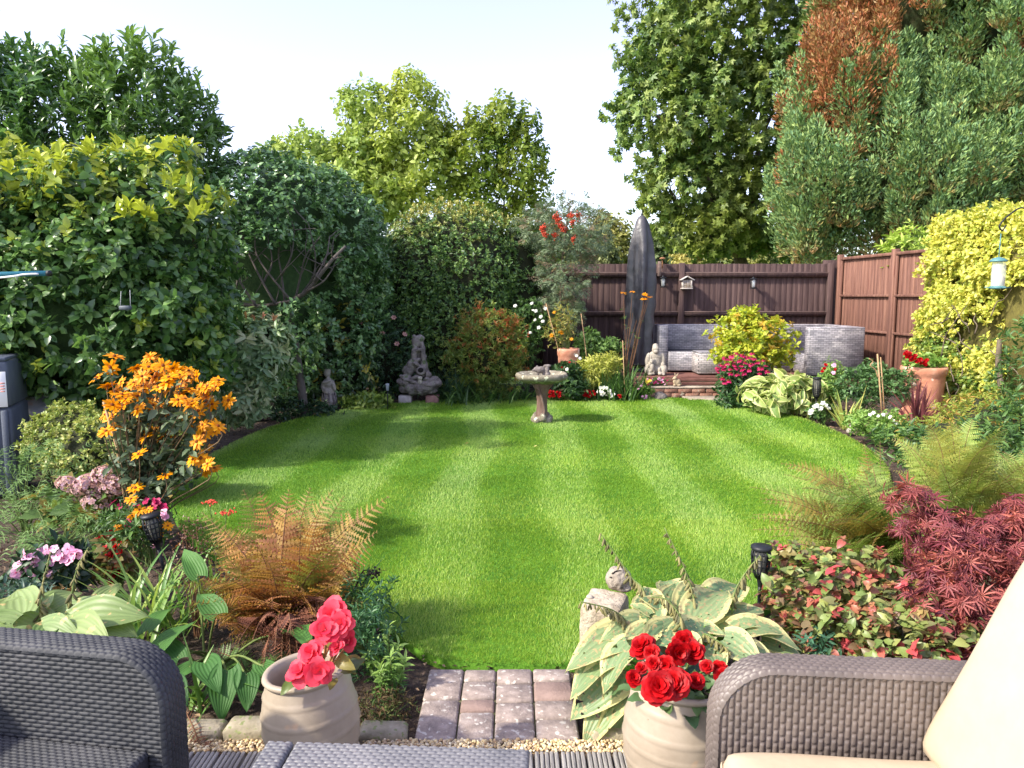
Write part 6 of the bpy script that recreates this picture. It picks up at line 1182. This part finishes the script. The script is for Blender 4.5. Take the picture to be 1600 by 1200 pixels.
# stone trough corner and ball ornament near the hosta
t = thing('stone_block', 'weathered rough stone block at the lawn edge behind the hosta', 'stone block', (.42, 3.38, 0)); q = MB(); q.box((0, 0, 0), (.22, .2, .16), bev=.02); 
ngrid = 12; q = MB()
for ax3 in range(3):
    for sg in (-1, 1):
        a = np.linspace(-1, 1, ngrid); A, B = np.meshgrid(a, a); A = A.ravel(); B = B.ravel(); P = np.zeros((len(A), 3)); P[:, ax3] = sg; P[:, (ax3 + 1) % 3] = A * sg; P[:, (ax3 + 2) % 3] = B
        q.add(P, [(j * ngrid + i, j * ngrid + i + 1, (j + 1) * ngrid + i + 1, (j + 1) * ngrid + i) for j in range(ngrid - 1) for i in range(ngrid - 1)])
def roughbox(name, c, size, rz, mat, parent, amp=.012, seed=1, fr=12):
    V = np.concatenate(q_.V) ; V = V / (1 + .06 * (np.abs(V) ** 8).sum(1, keepdims=True) - .06); V = V * np.array(size) / 2; V = V + nrm(V) * (amp * noise3(V, fr, seed, 4))[:, None]; M = np.array(Euler((0, 0, rz)).to_matrix()); return mk(name, V @ M.T + np.asarray(c, float), q_.F, mat, parent, True)
q_ = q; c1 = D(946, 945, 3.38)
roughbox('block', (c1[0] - .005, 3.36, .105), (.19, .24, .21), -.35, solid('rough_stone', [(132, 118, 100), (166, 152, 132), (192, 180, 160)], 16, .95, 1, 60, dist=.01), t, .009)
rockmesh('pebble', (c1[0] - .075, 3.36, .215), (.016, .014, .012), stl, t, 3)
f = an(D(965, 925, 3.5)[0], 3.48, .215)
t = thing('hedgehog_ornament', 'round curled stone hedgehog ornament on top of the rough stone block', 'ornament', f(0, -.02))
blob('figure', [(f(0, .042), (.064, .060, .060)), (f(-.025, .02, -.035), (.022, .02, .018)), (f(.03, .0, -.02), (.03, .03, .02))], solid('ball_stone', [(128, 118, 106), (160, 150, 136)], 16, .95, 1, 60), t, .005, 1, .004, 60)
q = MB()
for i in range(8): a = random.uniform(0, 6.28); u_ = np.array([math.cos(a) * .6, -.6, math.sin(a) * .6 + .3]); u_ /= np.linalg.norm(u_); q.ball(np.array(f(0, .042)) + u_ * .061, (.009, .004, .003), 6)
q.out('carved_marks', bpy.data.materials['hollow_dark'], t)
# ================================================================ TERRACE: PARASOL, SOFA, LANTERNS
cvm = solid('cover_fabric', [(54, 52, 57), (68, 66, 70), (92, 88, 90)], 3, .42, .35, 14, spec=.5, dist=.02)
px0, pY = D(1000, 400, 13.1)[0], 13.1; zt = D(1002, 336, pY)[2]
t = thing('parasol', 'tall closed parasol in a dark grey cover on the raised deck', 'parasol', (px0, pY, DZ)); n = 72; V = []; prof = [(0, .015), (.01, .035), (.04, .075), (.12, .12), (.25, .165), (.4, .21), (.6, .25), (.8, .275), (.87, .285), (.9, .279), (1.2, .30), (1.6, .30), (2.0, .29), (2.25, .28), (2.45, .26)]
Hp = zt - DZ; pz = np.linspace(0, Hp - .12, 60); pr = np.interp(pz / (Hp - .12) * 2.45, [a for a, _ in prof], [r_ for _, r_ in prof])
for k, (z, r_) in enumerate(zip(pz, pr)):
    for j in range(n):
        a = 2 * math.pi * j / n; fo = .34 * abs(math.sin(2.5 * a + .5 + z * .35)) ** 1.4 + .05 * math.sin(7 * a + z * 1.7) + .03 * math.sin(11 * a - z * 3); fo *= min(1, z * 1.6)
        cr = .016 * math.sin(z * 19 + 3 * math.sin(a * 2)) * (1 if z > Hp * .55 else .2)
        r_ = r_ if j else r_ * .90; V.append((px0 + (r_ * (1.02 - fo) + cr) * math.cos(a) - .06 * (z / Hp) ** 1.5 * .5 + .02, pY + (r_ * (1.02 - fo)) * math.sin(a), zt - z))
F = [(k * n + j, (k + 1) * n + j, (k + 1) * n + (j + 1) % n, k * n + (j + 1) % n) for k in range(59) for j in range(n)] + [tuple(range(n))]
mk('cover', V, F, cvm, t, True)
q = MB(); q.lathe([(.018, -.02), (.02, .01), (.006, .05), (.001, .055)], (px0 + .02, pY, zt), 10); q.out('finial', blk, t, smooth=True)
q = MB(); q.tube([(px0, pY, DZ), (px0, pY, DZ + .4)], .03); q.out('pole', blk, t); q = MB(); q.lathe([(.28, 0), (.27, .05), (.05, .07), (.04, .12)], (px0, pY, DZ), 24, cap=True); q.out('base', blk, t)
def rattan(name, cols):
    m, nt, b = newmat(name); tc = N(nt, 'ShaderNodeTexCoord'); mp = N(nt, 'ShaderNodeMapping'); mp.inputs['Scale'].default_value = (1.5, 1.5, 5); nt.links.new(tc.outputs['Object'], mp.inputs[0])
    no = N(nt, 'ShaderNodeTexNoise', Scale=1.6, Detail=4.0, Roughness=.7); nt.links.new(mp.outputs[0], no.inputs['Vector']); c = ramp(nt, no.outputs[0], [(.32, L(*cols[0])), (.5, L(*cols[1])), (.66, L(*cols[2]))]).outputs[0]
    sx = N(nt, 'ShaderNodeSeparateXYZ'); nt.links.new(tc.outputs['Object'], sx.inputs[0]); ad = N(nt, 'ShaderNodeMath', operation='ADD'); nt.links.new(sx.outputs[0], ad.inputs[0]); nt.links.new(sx.outputs[1], ad.inputs[1]); cb = N(nt, 'ShaderNodeCombineXYZ'); nt.links.new(ad.outputs[0], cb.inputs[0]); nt.links.new(sx.outputs[2], cb.inputs[1])
    br = N(nt, 'ShaderNodeTexBrick', Scale=1.0); br.inputs['Brick Width'].default_value = .085; br.inputs['Row Height'].default_value = .030; br.inputs['Mortar Size'].default_value = .003; br.inputs['Mortar Smooth'].default_value = .6; nt.links.new(cb.outputs[0], br.inputs['Vector'])
    br.inputs['Color1'].default_value = (.72, .72, .74, 1); br.inputs['Color2'].default_value = (1.25, 1.22, 1.22, 1); br.inputs['Mortar'].default_value = (.5, .5, .5, 1); c = mixc(nt, 1.0, c, br.outputs['Color'], 'MULTIPLY'); c = mixc(nt, br.outputs['Fac'], c, L(*[k * .6 for k in cols[0]])); nt.links.new(c, b.inputs['Base Color']); bu = N(nt, 'ShaderNodeBump', Strength=.8, Distance=.006); bu.invert = True; nt.links.new(br.outputs['Fac'], bu.inputs['Height']); nt.links.new(bu.outputs[0], b.inputs['Normal']); b.inputs['Roughness'].default_value = .5; return m
rt = rattan('rattan_flat', [(110, 108, 114), (144, 141, 145), (178, 174, 174)])
Xa, Xb = D(1262, 560, 12.1)[0], D(1350, 560, 12.1)[0]; Xl = D(1055, 540, 12.75)[0]; yb = 13.45
t = thing('corner_sofa', 'grey flat rattan corner sofa frame on the raised deck', 'sofa', ((Xa + Xl) / 2, 13, DZ))
def bx_(name, x0, x1, y0, y1, z0, z1, par=t, m=rt): q = MB(); q.box(((x0 + x1) / 2, (y0 + y1) / 2, DZ + (z0 + z1) / 2), (x1 - x0, y1 - y0, z1 - z0), bev=.015); return q.out(name, m, par)
bx_('backrest', Xl - .25, Xb - .02, yb - .12, yb, .03, .80); bx_('armrest', Xl - .25, Xl - .10, 12.85, yb - .125, .03, .80); bx_('seat', Xl - .095, Xa - .0, 12.78, yb - .125, .03, .36)
bx_('armrest', Xa, Xb, 12.1, 12.26, .02, .80); bx_('seat', Xa + .02, Xb - .15, 12.265, 12.775, .03, .36); bx_('side_back', Xb - .145, Xb, 12.265, yb - .125, .03, .80); bx_('backrest', Xl + .8, Xa + .3, yb - .24, yb - .122, .34, .76)
for x, y in ((Xa + .03, 12.13), (Xb - .04, 12.13), (Xl - .22, 12.9), (Xb - .04, yb - .05), (Xl - .22, yb - .05)): q = MB(); q.tube([(x, y, DZ), (x, y, DZ + .04)], .02); q.out('foot', blk, t)
x0, x1 = D(1091, 560, 12.35)[0], D(1135, 560, 12.35)[0]; t = thing('footstool', 'pale rattan footstool in front of the corner sofa', 'footstool', ((x0 + x1) / 2, 12.6, DZ)); bx_('frame', x0, x1, 12.35, 12.85, .02, .36, t, rattan('rattan_pale', [(130, 126, 126), (168, 162, 160), (196, 190, 186)])); q = MB(); q.box(((x0 + x1) / 2, 12.6, DZ + .372), (x1 - x0 - .03, .46, .02), bev=.006); q.out('top_panel', rt, t)
# fence lanterns and feeder house
for i, (px, py) in enumerate(((1036, 441), (1177, 443))):
    c = D(px, py, 13.84); t = thing('wall_lantern', ('small black lantern on the back fence just right of the parasol', 'small black lantern on the back fence above the yellow shrub')[i], 'lantern', c, 'lanterns on the back fence'); s = .0115
    q = MB(); q.box(c + [0, 0, .085], (.12, .12, .018), taper=.7, bev=.004); q.box(c + [0, 0, .105], (.05, .05, .03), taper=.5); q.out('cap', blk, t); q = MB(); q.box(c + [0, 0, -.085], (.09, .09, .02), bev=.004)
    for a, b_ in ((-1, -1), (1, -1), (1, 1), (-1, 1)): q.box(c + [a * .037, b_ * .037, 0], (.009, .009, .16))
    q.box(c + [0, .085, .02], (.03, .08, .03)); q.out('frame', blk, t); q = MB(); q.box(c, (.055, .055, .14), bev=.01); q.out('glass', solid('frosted_glass%d' % i, [(190, 192, 190), (220, 222, 218)], 5, .3, 0), t)
c = D(1073, 443, 13.84); t = thing('bird_feeder_house', 'small pale wooden bird feeder house on the fence post', 'bird feeder', c); wht = solid('pale_wood', [(176, 166, 158), (206, 198, 190)], 8, .8, .3)
q = MB(); q.box(c + [0, 0, -.09], (.20, .14, .02), bev=.003); q.box(c + [0, .06, -.01], (.17, .015, .15)); 
for a in (-.078, .078): q.box(c + [a, 0, -.01], (.014, .12, .15))
for k in range(5): q.box(c + [-.06 + k * .03, -.055, -.01], (.007, .006, .15))
for k in range(4): q.box(c + [0, -.055, -.06 + k * .034], (.15, .005, .006))
q.out('box', wht, t); q = MB(); q.box(c + [-.058, -.005, .095], (.15, .17, .014), ry=-.5, bev=.002); q.box(c + [.058, -.005, .095], (.15, .17, .014), ry=.5, bev=.002); q.out('roof', wht, t); q = MB(); q.box(c + [0, 0, -.03], (.12, .08, .09)); q.out('food', solid('peanuts', [(176, 140, 100), (204, 176, 140)], 60, .9, .5), t)
t = thing('weather_ornament', 'small rusty mushroom shaped ornament on a short pole above the fence', 'ornament', D(1035, 412, 13.9)); c = D(1035, 409, 13.9); q = MB(); q.tube([c + [0, 0, -.12], c + [0, 0, .06]], .012); q.lathe([(.06, .05), (.055, .06), (.03, .08), (.001, .085)], c, 14, cap=True); q.out('ornament', solid('rust', [(120, 84, 60), (150, 108, 76)], 14, .9, .3), t, smooth=True)
# hanging feeder on a shepherd's crook
fY = 7.6; c = D(1560, 430, fY); t = thing('bird_feeder', 'clear tube bird feeder with green lid hanging from a curved hook', 'bird feeder', D(1560, 455, fY)); gl = solid('feeder_green', [(70, 112, 116), (92, 134, 136)], 9, .45, 0)
q = MB(); q.lathe([(.082, -.0), (.08, .012), (.05, .035), (.015, .045), (.001, .047)], D(1560, 409, fY), 20, cap=True); q.out('lid', gl, t, smooth=True)
m, nt, b = newmat('clear_tube'); b.inputs['Base Color'].default_value = (.8, .85, .83, 1); b.inputs['Roughness'].default_value = .12; b.inputs['Alpha'].default_value = .38
zb = D(1560, 447, fY)[2]; ztp = D(1560, 409, fY)[2]; q = MB(); q.lathe([(.062, zb), (.064, (zb + ztp) / 2), (.062, ztp)], (c[0], fY, 0), 20); q.out('tube', m, t, smooth=True)
q = MB(); q.lathe([(.001, zb), (.055, zb + .005), (.055, zb + .09), (.03, zb + .12), (.001, zb + .13)], (c[0], fY, 0), 14); q.out('seed', solid('seed_mix', [(186, 170, 140), (214, 200, 172)], 60, .9, .5), t, smooth=True)
q = MB(); q.lathe([(.001, zb - .03), (.075, zb - .028), (.082, zb - .01), (.06, zb), (.001, zb)], (c[0], fY, 0), 20); q.out('base_tray', gl, t, smooth=True)
for a in (0, 1.57): q = MB(); q.tube([(c[0] - .13 * math.cos(a), fY - .13 * math.sin(a), zb - .015), (c[0] + .13 * math.cos(a), fY + .13 * math.sin(a), zb - .015)], .005, 6); q.out('perch', gl, t)
q = MB(); q.tube([D(1560, 409, fY), D(1564, 365, fY)], .005, 6); q.out('hanger', gl, t)
t = thing('hook_stand', 'thin curved black metal hook stand above the golden hedge', 'hook stand', (D(1625, 600, fY)[0], fY, 0)); P = sub([(D(1625, 600, fY)[0], fY, 0), D(1625, 450, fY), D(1622, 350, fY), D(1600, 325, fY), D(1578, 335, fY), D(1562, 352, fY), D(1566, 360, fY), D(1572, 352, fY)], 6); q = MB(); q.tube(P, .008, 6); q.out('rod', blk, t, smooth=True)
# ================================================================ FAR BORDER PLANTS
def place_flowers(t, lst, meshes, Y, aim=(-.2, -.7, .6), s=1.0, jit=.3): blooms(t, [D(x, y, Y) for x, y in lst], meshes, aim, jit, s)
def px_rand(x0, x1, y0, y1, n): return [(random.uniform(x0, x1), random.uniform(y0, y1)) for _ in range(n)]
t = bush('rose_bush', 'bush with small white and pale pink roses behind the orange tipped bush', 'shrub', [E0(825, 505, 12.2, .3, .25, .36), E0(815, 545, 12.1, .3, .25, .3)], 420, 6, .055, g_mid, T=LEAF, seed=101)
place_flowers(t, [(831, 474), (837, 486), (833, 485), (845, 495), (848, 502), (836, 500), (842, 512), (828, 520), (805, 478), (852, 482)], F_wht, 11.9, s=1.1)
terr_pot = lambda label, c, r, h, flare=.14: terr_make(label, c, r, h, flare)
def terr_make(label, c, r, h, flare):
    t = thing('terracotta_pot', label, 'pot', c); q = MB(); q.lathe([(r * (1 - flare * 1.6), 0), (r * .93, h * .45), (r * .98, h * .78), (r * .97, h * .82), (r * 1.06, h * .86), (r * 1.09, h * .95), (r * 1.04, h), (r * .95, h * .99), (r * .9, h * .85)], c, 32, cap=False); q.out('pot_body', terr, t, smooth=True); q = MB(); q.lathe([(.001, h * .88), (r * .93, h * .87)], c, 20); q.out('compost', compost, t); return t
c = (D(888, 560, 11.9)[0], 11.9, 0); hP = D(888, 544, 11.9)[2]; terr_make('wide terracotta pot near the back fence, behind the bird bath', c, .165, hP, .12)
t = bush('tomato_plant', 'straggly yellowing plant with canes in the terracotta pot near the back fence', 'plant', [E0(880, 505, 11.9, .18, .15, .33), E0(868, 520, 11.9, .15, .12, .25)], 190, 5, .05, leafmat('yellowing', [(120, 134, 66), (146, 150, 74), (176, 158, 84)]), T=LEAFN, seed=102, base=(c[0], c[1], hP * .88))
place_flowers(t, [(866, 488), (868, 513), (875, 518), (878, 520), (893, 530), (862, 524)], F_day, 11.75, s=.8)
for i, (a, e, lab) in enumerate((((893, 560, 11.85), (853, 474, 11.8), 'thin bamboo cane slanting out of the terracotta pot by the back fence'), ((925, 560, 11.9), (908, 490, 11.9), 'thin cane leaning against the back fence right of the terracotta pot'), ((977, 622, 11.35), (973, 532, 11.3), 'upright pale cane in the far bed below the orange flowers'))):
    A = D(*a); A[2] = 0; t = thing('bamboo_cane', lab, 'cane', A); q = MB(); q.tube([A, D(*e)], (.009, .007), 6); q.out('cane', bam, t, smooth=True)
bush('camellia', 'fresh green leafy shrub beside the leaning cane at the back fence', 'shrub', [E0(935, 550, 12.2, .38, .2, .2), E0(920, 545, 12.2, .2, .2, .26)], 300, 6, .07, leafmat('fresh_leaf', [(92, 126, 62), (114, 146, 74), (134, 164, 90)]), T=LEAF, seed=103)
bush('choisya', 'lime yellow leafed shrub in the far bed right of the bird bath', 'shrub', [E0(932, 578, 11.6, .26, .2, .18), E0(920, 592, 11.55, .22, .2, .14), E0(950, 570, 11.6, .16, .15, .15)], 330, 7, .065, leafmat('lime_yellow', [(184, 186, 88), (200, 198, 108), (160, 170, 76)], trans=.4), T=LEAFN, seed=104)
straps('dense tuft of upright green blades right of the lime yellow shrub', 'agapanthus', 'plant', (D(968, 615, 11.5)[0], 11.5, 0), 220, .62, .028, g_mid, .2, (.05, .6), (.05, .5))
t = bush('dahlia', 'dark leaved plant with a few dark red and white blooms by the bird bath', 'plant', [E0(885, 590, 11.35, .2, .15, .2), E0(900, 610, 11.25, .16, .12, .12)], 260, 6, .07, leafmat('dahlia_leaf', [(62, 92, 52), (84, 112, 62), (50, 76, 46)]), T=LEAF, seed=105); place_flowers(t, [(878, 574), (890, 566), (886, 577), (901, 556), (906, 560)], F_wht + F_ger, 11.15, s=1.0)
def patch(name, label, cat, x0, x1, y0, y1, Y, n, meshes, s, leaf=g_mid, seed=110):
    t = bush(name, label, cat, [E0((x0 + x1) / 2, (y0 + y1) / 2 + 2, Y, (x1 - x0) / 2 / CF * Y, .1, (y1 - y0) / 2 / CF * Y)], 60, 5, .04, leaf, T=LEAF, seed=seed, stem=False); place_flowers(t, px_rand(x0, x1, y0, y1, n), meshes, Y - .12, s=s); return t
patch('bedding_begonia', 'small patch of red bedding flowers just right of the bird bath column', 'plant', 858, 877, 611, 620, 11.3, 20, F_ger, 1.2, seed=111)
patch('bedding_begonia', 'patch of red bedding flowers left of the white petunias', 'plant', 908, 930, 610, 620, 11.3, 24, F_ger, 1.2, seed=112)
patch('bedding_begonia', 'tiny red flower cluster right of the white petunias', 'plant', 966, 973, 616, 621, 11.35, 6, F_ger, 1.0, seed=113)
patch('petunia', 'white petunias at the far edge of the lawn', 'plant', 935, 961, 605, 620, 11.35, 18, F_wht, 1.3, seed=114)
patch('bedding_plant', 'green seedling with a few pink flowers left of the brick edging', 'plant', 993, 1020, 600, 622, 11.5, 5, F_imp, 1.0, g_lt, 115)
t = patch('heather', 'purple and pink heather with one yellow bloom in front of the gorilla statue', 'plant', 1003, 1044, 590, 601, 12.0, 34, F_mg2 + F_imp, .8, seed=116); place_flowers(t, [(1011, 597), (1015, 595), (1008, 593)], F_yel, 11.8, s=1.3)
rockmesh('rock', (D(1032, 618, 11.5)[0], 11.5, .05), (.10, .09, .08), stn, None, 8); o = bpy.context.scene.objects['rock']; tag(o, 'pale wedge shaped rock at the foot of the brick edging', 'rock')
t = thing('helenium', 'tall thin stems with flat orange flowers in front of the dark parasol', 'plant', (D(978, 560, 11.7)[0], 11.7, 0)); b = MB(); base = np.array([D(978, 560, 11.7)[0], 11.7, .1])
fl_pts = [D(x, y, 11.6) for x, y in ((974, 458), (988, 456), (1008, 460), (1012, 463), (1006, 467), (1015, 464))]
for p in fl_pts + [D(x, y, 11.6) for x, y in ((989, 489), (1003, 485), (995, 500), (983, 497))]: b.tube(sub([base, base + (p - base) * .5 + [random.uniform(-.05, .05), 0, .05], p], 4), (.006, .003), 5, cap=False)
b.out('stems', stb, t, smooth=True); blooms(t, fl_pts, F_day, (0, -.3, 1), .15, 1.25); P = np.array([D(x, y, 11.65) for x, y in ((975, 500), (980, 515), (990, 520), (973, 485), (985, 535), (995, 530), (1000, 505), (988, 545), (993, 540), (978, 550))]); shoots(P, nrm(UP + rng.normal(0, .4, P.shape)), 4, .05, .06, 70, LEAFN, .4).out('foliage', g_mid, t)
# magenta coneflowers and yellow shrub
t = bush('coneflower', 'dense clump of magenta coneflowers over dark leaves at the lawn edge', 'plant', [E0(1165, 600, 10.75, .34, .25, .32), E0(1150, 620, 10.6, .26, .2, .18)], 420, 6, .085, leafmat('cone_leaf', [(58, 92, 48), (76, 112, 58), (46, 76, 44)]), T=LEAFN, seed=120, shell=(.5, 1))
lst = [(1140 + random.uniform(-6, 6), 560 + random.uniform(-6, 6)) for _ in range(1)] + [(x, y) for x, y in ((1133, 560), (1143, 556), (1152, 552), (1160, 555), (1168, 558), (1178, 560), (1126, 570), (1136, 568), (1146, 565), (1155, 563), (1164, 566), (1173, 569), (1183, 566), (1192, 563), (1197, 571), (1122, 580), (1131, 577), (1141, 576), (1151, 575), (1160, 577), (1170, 578), (1152, 585), (1162, 583), (1142, 583), (1130, 572), (1199, 580), (1188, 575), (1187, 583), (1129, 591), (1138, 595), (1132, 597), (1164, 600), (1121, 575), (1158, 571), (1148, 570), (1175, 552))]
place_flowers(t, lst, F_con, 10.45, (-.15, -.45, 1), 1.2, .2)
bush('physocarpus', 'airy yellow green shrub in front of the corner sofa', 'shrub', [E0(1172, 530, 11.6, .5, .35, .33), E0(1180, 555, 11.55, .55, .35, .22), E0(1160, 503, 11.6, .22, .2, .16)], 900, 6, .07, leafmat('yellow_leaf', [(178, 186, 56), (200, 200, 74), (146, 166, 58)], trans=.42, tip=(212, 150, 60)), T=LEAFW, seed=121, lump=.42, shell=(.3, 1.1), tint=lambda P: (rng.random(len(P)) < .15) * .6, up=.9)
# hostas right
bush('hosta', 'mound of pale green hosta leaves at the lawn edge right of the coneflowers', 'hosta', [E0(1215, 620, 10.0, .38, .28, .16), E0(1240, 615, 10.0, .3, .25, .17)], 130, 5, .15, leafmat('hosta_far', [(146, 166, 88), (168, 182, 104), (124, 150, 80)], edge=((206, 206, 140), 1.0)), T=T_grid(5, 6, heart(.62), .15, .35, .03), seed=122, shell=(.5, 1), droop=.4, ang=70, stem=False)
straps('thin grassy seed stems rising between the coneflowers and the hostas', 'ornamental_grass', 'grass', (D(1222, 600, 10.6)[0], 10.6, .0), 40, .62, .006, leafmat('straw', [(170, 150, 100), (190, 172, 120)]), .14, (.02, .3), (.0, .15))
t = bush('snapdragon', 'green plant with two red and white flower heads beside the sofa', 'plant', [E0(1295, 610, 10.3, .22, .18, .22), E0(1300, 585, 10.3, .12, .12, .16)], 240, 7, .055, g_lt, T=LEAFN, seed=123, up=1.0); place_flowers(t, [(1290, 570), (1288, 576), (1303, 571), (1305, 577), (1302, 582), (1285, 580)], F_ger + F_imp, 10.05, s=1.2)
t = bush('bedding_plant', 'mound with large white and cream blooms at the lawn edge on the right', 'plant', [E0(1285, 645, 9.35, .16, .14, .09)], 110, 6, .045, g_mid, T=LEAF, seed=124); place_flowers(t, [(1276, 634), (1282, 638), (1290, 633), (1286, 630), (1294, 638), (1268, 642), (1272, 636), (1266, 645)], F_wht, 9.2, s=1.3)
yg = leafmat('yellow_cordyline', [(176, 176, 92), (196, 190, 110), (140, 156, 76)], tip=(190, 130, 70))
straps('spiky yellow green cordyline at the right lawn edge', 'cordyline', 'plant', (D(1322, 662, 9.0)[0], 9.0, 0), 26, .55, .03, yg, .03, (.05, .9), (.0, .35))
straps('spiky purple red cordyline in front of the geranium pot', 'cordyline', 'plant', (D(1433, 660, 9.1)[0], 9.1, .0), 38, .64, .042, leafmat('purple_cordyline', [(112, 62, 66), (136, 80, 80), (92, 50, 56)], rough=.35, trans=.2), .03, (.03, 1.1), (.0, .25))
t = thing('bird_ornament', 'pale stone bird ornament at the lawn edge right of the yellow cordyline', 'ornament', (D(1332, 668, 8.7)[0], 8.7, 0)); f = an(D(1334, 668, 8.7)[0], 8.7, 0); blob('figure', [(f(.0, .08), (.05, .05, .07), (0, .5, 0)), (f(-.035, .03), (.05, .045, .04)), (f(.03, .165), (.05, .038, .03), (0, .2, 0)), (f(.07, .16), (.03, .02, .014))], stl, t, .006, 1, .003, 30)
for i, (px, py, Y, r_, lab) in enumerate(((1397, 622, 9.7, (.15, .11, .13), 'rounded pale boulder left of the geranium pot'), (1390, 645, 8.6, (.10, .08, .05), 'low flat tan rock in front of the pale boulder'), (1345, 640, 9.2, (.22, .06, .04), 'long low red stone edging piece behind the yellow cordyline'))):
    p = D(px, py, Y); o = rockmesh('rock', (p[0], Y, r_[2] * .6), r_, (stl, tan_, brk)[i], None, 20 + i); tag(o, lab, 'rock')
# geranium pot
gp = D(1444, 572, 9.75); zp = gp[2]; c = (gp[0], 9.75, 0); terr_make('tall terracotta pot holding red geraniums against the golden hedge', c, .26, zp, .10)
t = bush('geranium', 'red geraniums in the tall terracotta pot', 'plant', [E0(1444, 568, 9.75, .20, .18, .08)], 110, 5, .06, g_lt, T=LEAFW, seed=125, base=(gp[0], 9.75, zp * .88)); place_flowers(t, [(1418 + random.uniform(-4, 4), 554 + random.uniform(-4, 4)) for _ in range(12)] + [(1428, 560), (1433, 565), (1438, 562), (1445, 566), (1448, 563), (1430, 556), (1440, 568), (1446, 570), (1424, 563)], F_ger, 9.5, s=1.6)
t = thing('terracotta_ornament', 'small terracotta house shaped ornament with round holes at the foot of the geranium pot', 'ornament', (D(1415, 640, 9.35)[0], 9.35, 0.02)); f = an(D(1412, 640, 9.35)[0], 9.35, 0.02); blob('body', [(f(0, .05), (.13, .09, .08)), (f(.05, .12), (.09, .08, .10)), (f(-.09, .04), (.07, .06, .05))], terr, t, .01, 2); q = MB()
for dx, dz in ((-.04, .07), (.02, .09), (.06, .06)): q.ball(np.array(f(dx, dz, -.088)), (.014, .012, .014), 8)
q.out('holes', bpy.data.materials['hollow_dark'], t)
t = thing('bamboo_cane', 'pair of pale canes with a curly stem left of the geranium pot', 'cane', (D(1377, 645, 9.1)[0], 9.1, 0)); q = MB(); q.tube([(D(1381, 645, 9.1)[0], 9.1, 0), D(1371, 553, 9.1)], .010, 6); q.tube([(D(1385, 645, 9.15)[0], 9.15, 0), D(1376, 558, 9.15)], .007, 6); q.tube(sub([D(1372, 590, 9.1), D(1368, 578, 9.1), D(1360, 571, 9.1), D(1364, 565, 9.1), D(1358, 560, 9.1)], 5), .007, 5); q.out('cane', bam, t, smooth=True)
rz_ = leafmat('rose_leaf', [(66, 98, 56), (86, 120, 68), (104, 138, 84)])
bush('rose_bush', 'low dark green rose foliage between the sofa end and the pale canes', 'shrub', [E0(1345, 605, 9.7, .32, .22, .22), E0(1365, 590, 9.8, .2, .2, .2), E0(1400, 600, 9.6, .2, .2, .2)], 420, 6, .05, rz_, T=LEAF, seed=126)
t = bush('bedding_plant', 'leafy mound dotted with tiny white flowers at the right lawn edge', 'plant', [E0(1375, 665, 8.0, .28, .22, .13), E0(1350, 660, 8.2, .2, .2, .1)], 300, 6, .04, g_lt, T=LEAF, seed=127); place_flowers(t, [(1365, 645), (1372, 650), (1380, 648), (1391, 652), (1395, 657), (1359, 648), (1400, 662)], F_wht, 7.8, s=.8)
gc = leafmat('spirea_leaf', [(142, 158, 62), (164, 174, 78), (116, 140, 58), (190, 150, 76)], trans=.4)
bush('spirea', 'wide spreading yellow green shrub behind the ferns on the right', 'shrub', [E0(1545, 645, 7.2, .4, .4, .20), E0(1550, 665, 6.6, .5, .4, .22), E0(1480, 690, 6.0, .4, .3, .2)], 1100, 6, .04, gc, T=LEAFN, seed=128, corek=.7)
bush('buddleia', 'tall pale green leafy stems at the right edge in front of the fence', 'shrub', [E0(1600, 600, 6.4, .18, .25, .45), E0(1595, 560, 6.5, .10, .15, .32), E0(1600, 670, 6.0, .25, .25, .25)], 300, 6, .065, g_mid, T=LEAFN, seed=129, up=1.1)
bush('ground_cover', 'dark green divided foliage under the pale stems at the right edge', 'plant', [E0(1560, 700, 5.6, .45, .3, .2), E0(1430, 700, 5.6, .3, .3, .14)], 420, 6, .06, g_mid, T=LEAFN, seed=130)
t = thing('stone_slab', 'pale flat broken slab lying at the foot of the hedge stem', 'slab', (D(1563, 633, 7.8)[0], 7.8, .0)); roughbox('slab', (D(1563, 633, 7.8)[0], 7.8, D(1563, 633, 7.8)[2] - .02), (.26, .2, .05), .2, stl, t, .006, 5)
q_2 = D(1563, 633, 7.8); rockmesh('support', (q_2[0], 7.85, q_2[2] / 2 - .02), (.14, .12, q_2[2] / 2), stn, t, 9)
bush('ground_cover', 'green leafy mound behind the cream cushion at the far right edge', 'plant', [E0(1720, 760, 4.6, .5, .5, .22), E0(1750, 900, 3.6, .4, .4, .18)], 500, 6, .06, g_mid, T=LEAF, seed=131, corek=.6)
# a little debris on the turf and bark on the beds
P = np.array([G(481, 678), G(502, 676), G(507, 681), G(1236, 644), G(840, 705), G(733, 700), G(1251, 666)]) + [0, 0, .055]; o = Cloud().add(LEAFW, P, rng.normal(size=P.shape) * [1, 1, .1], np.tile([0, 0, 1.], (len(P), 1)), np.full(len(P), .045)).out('fallen_leaves', fl, None); tag(o, kind='stuff')
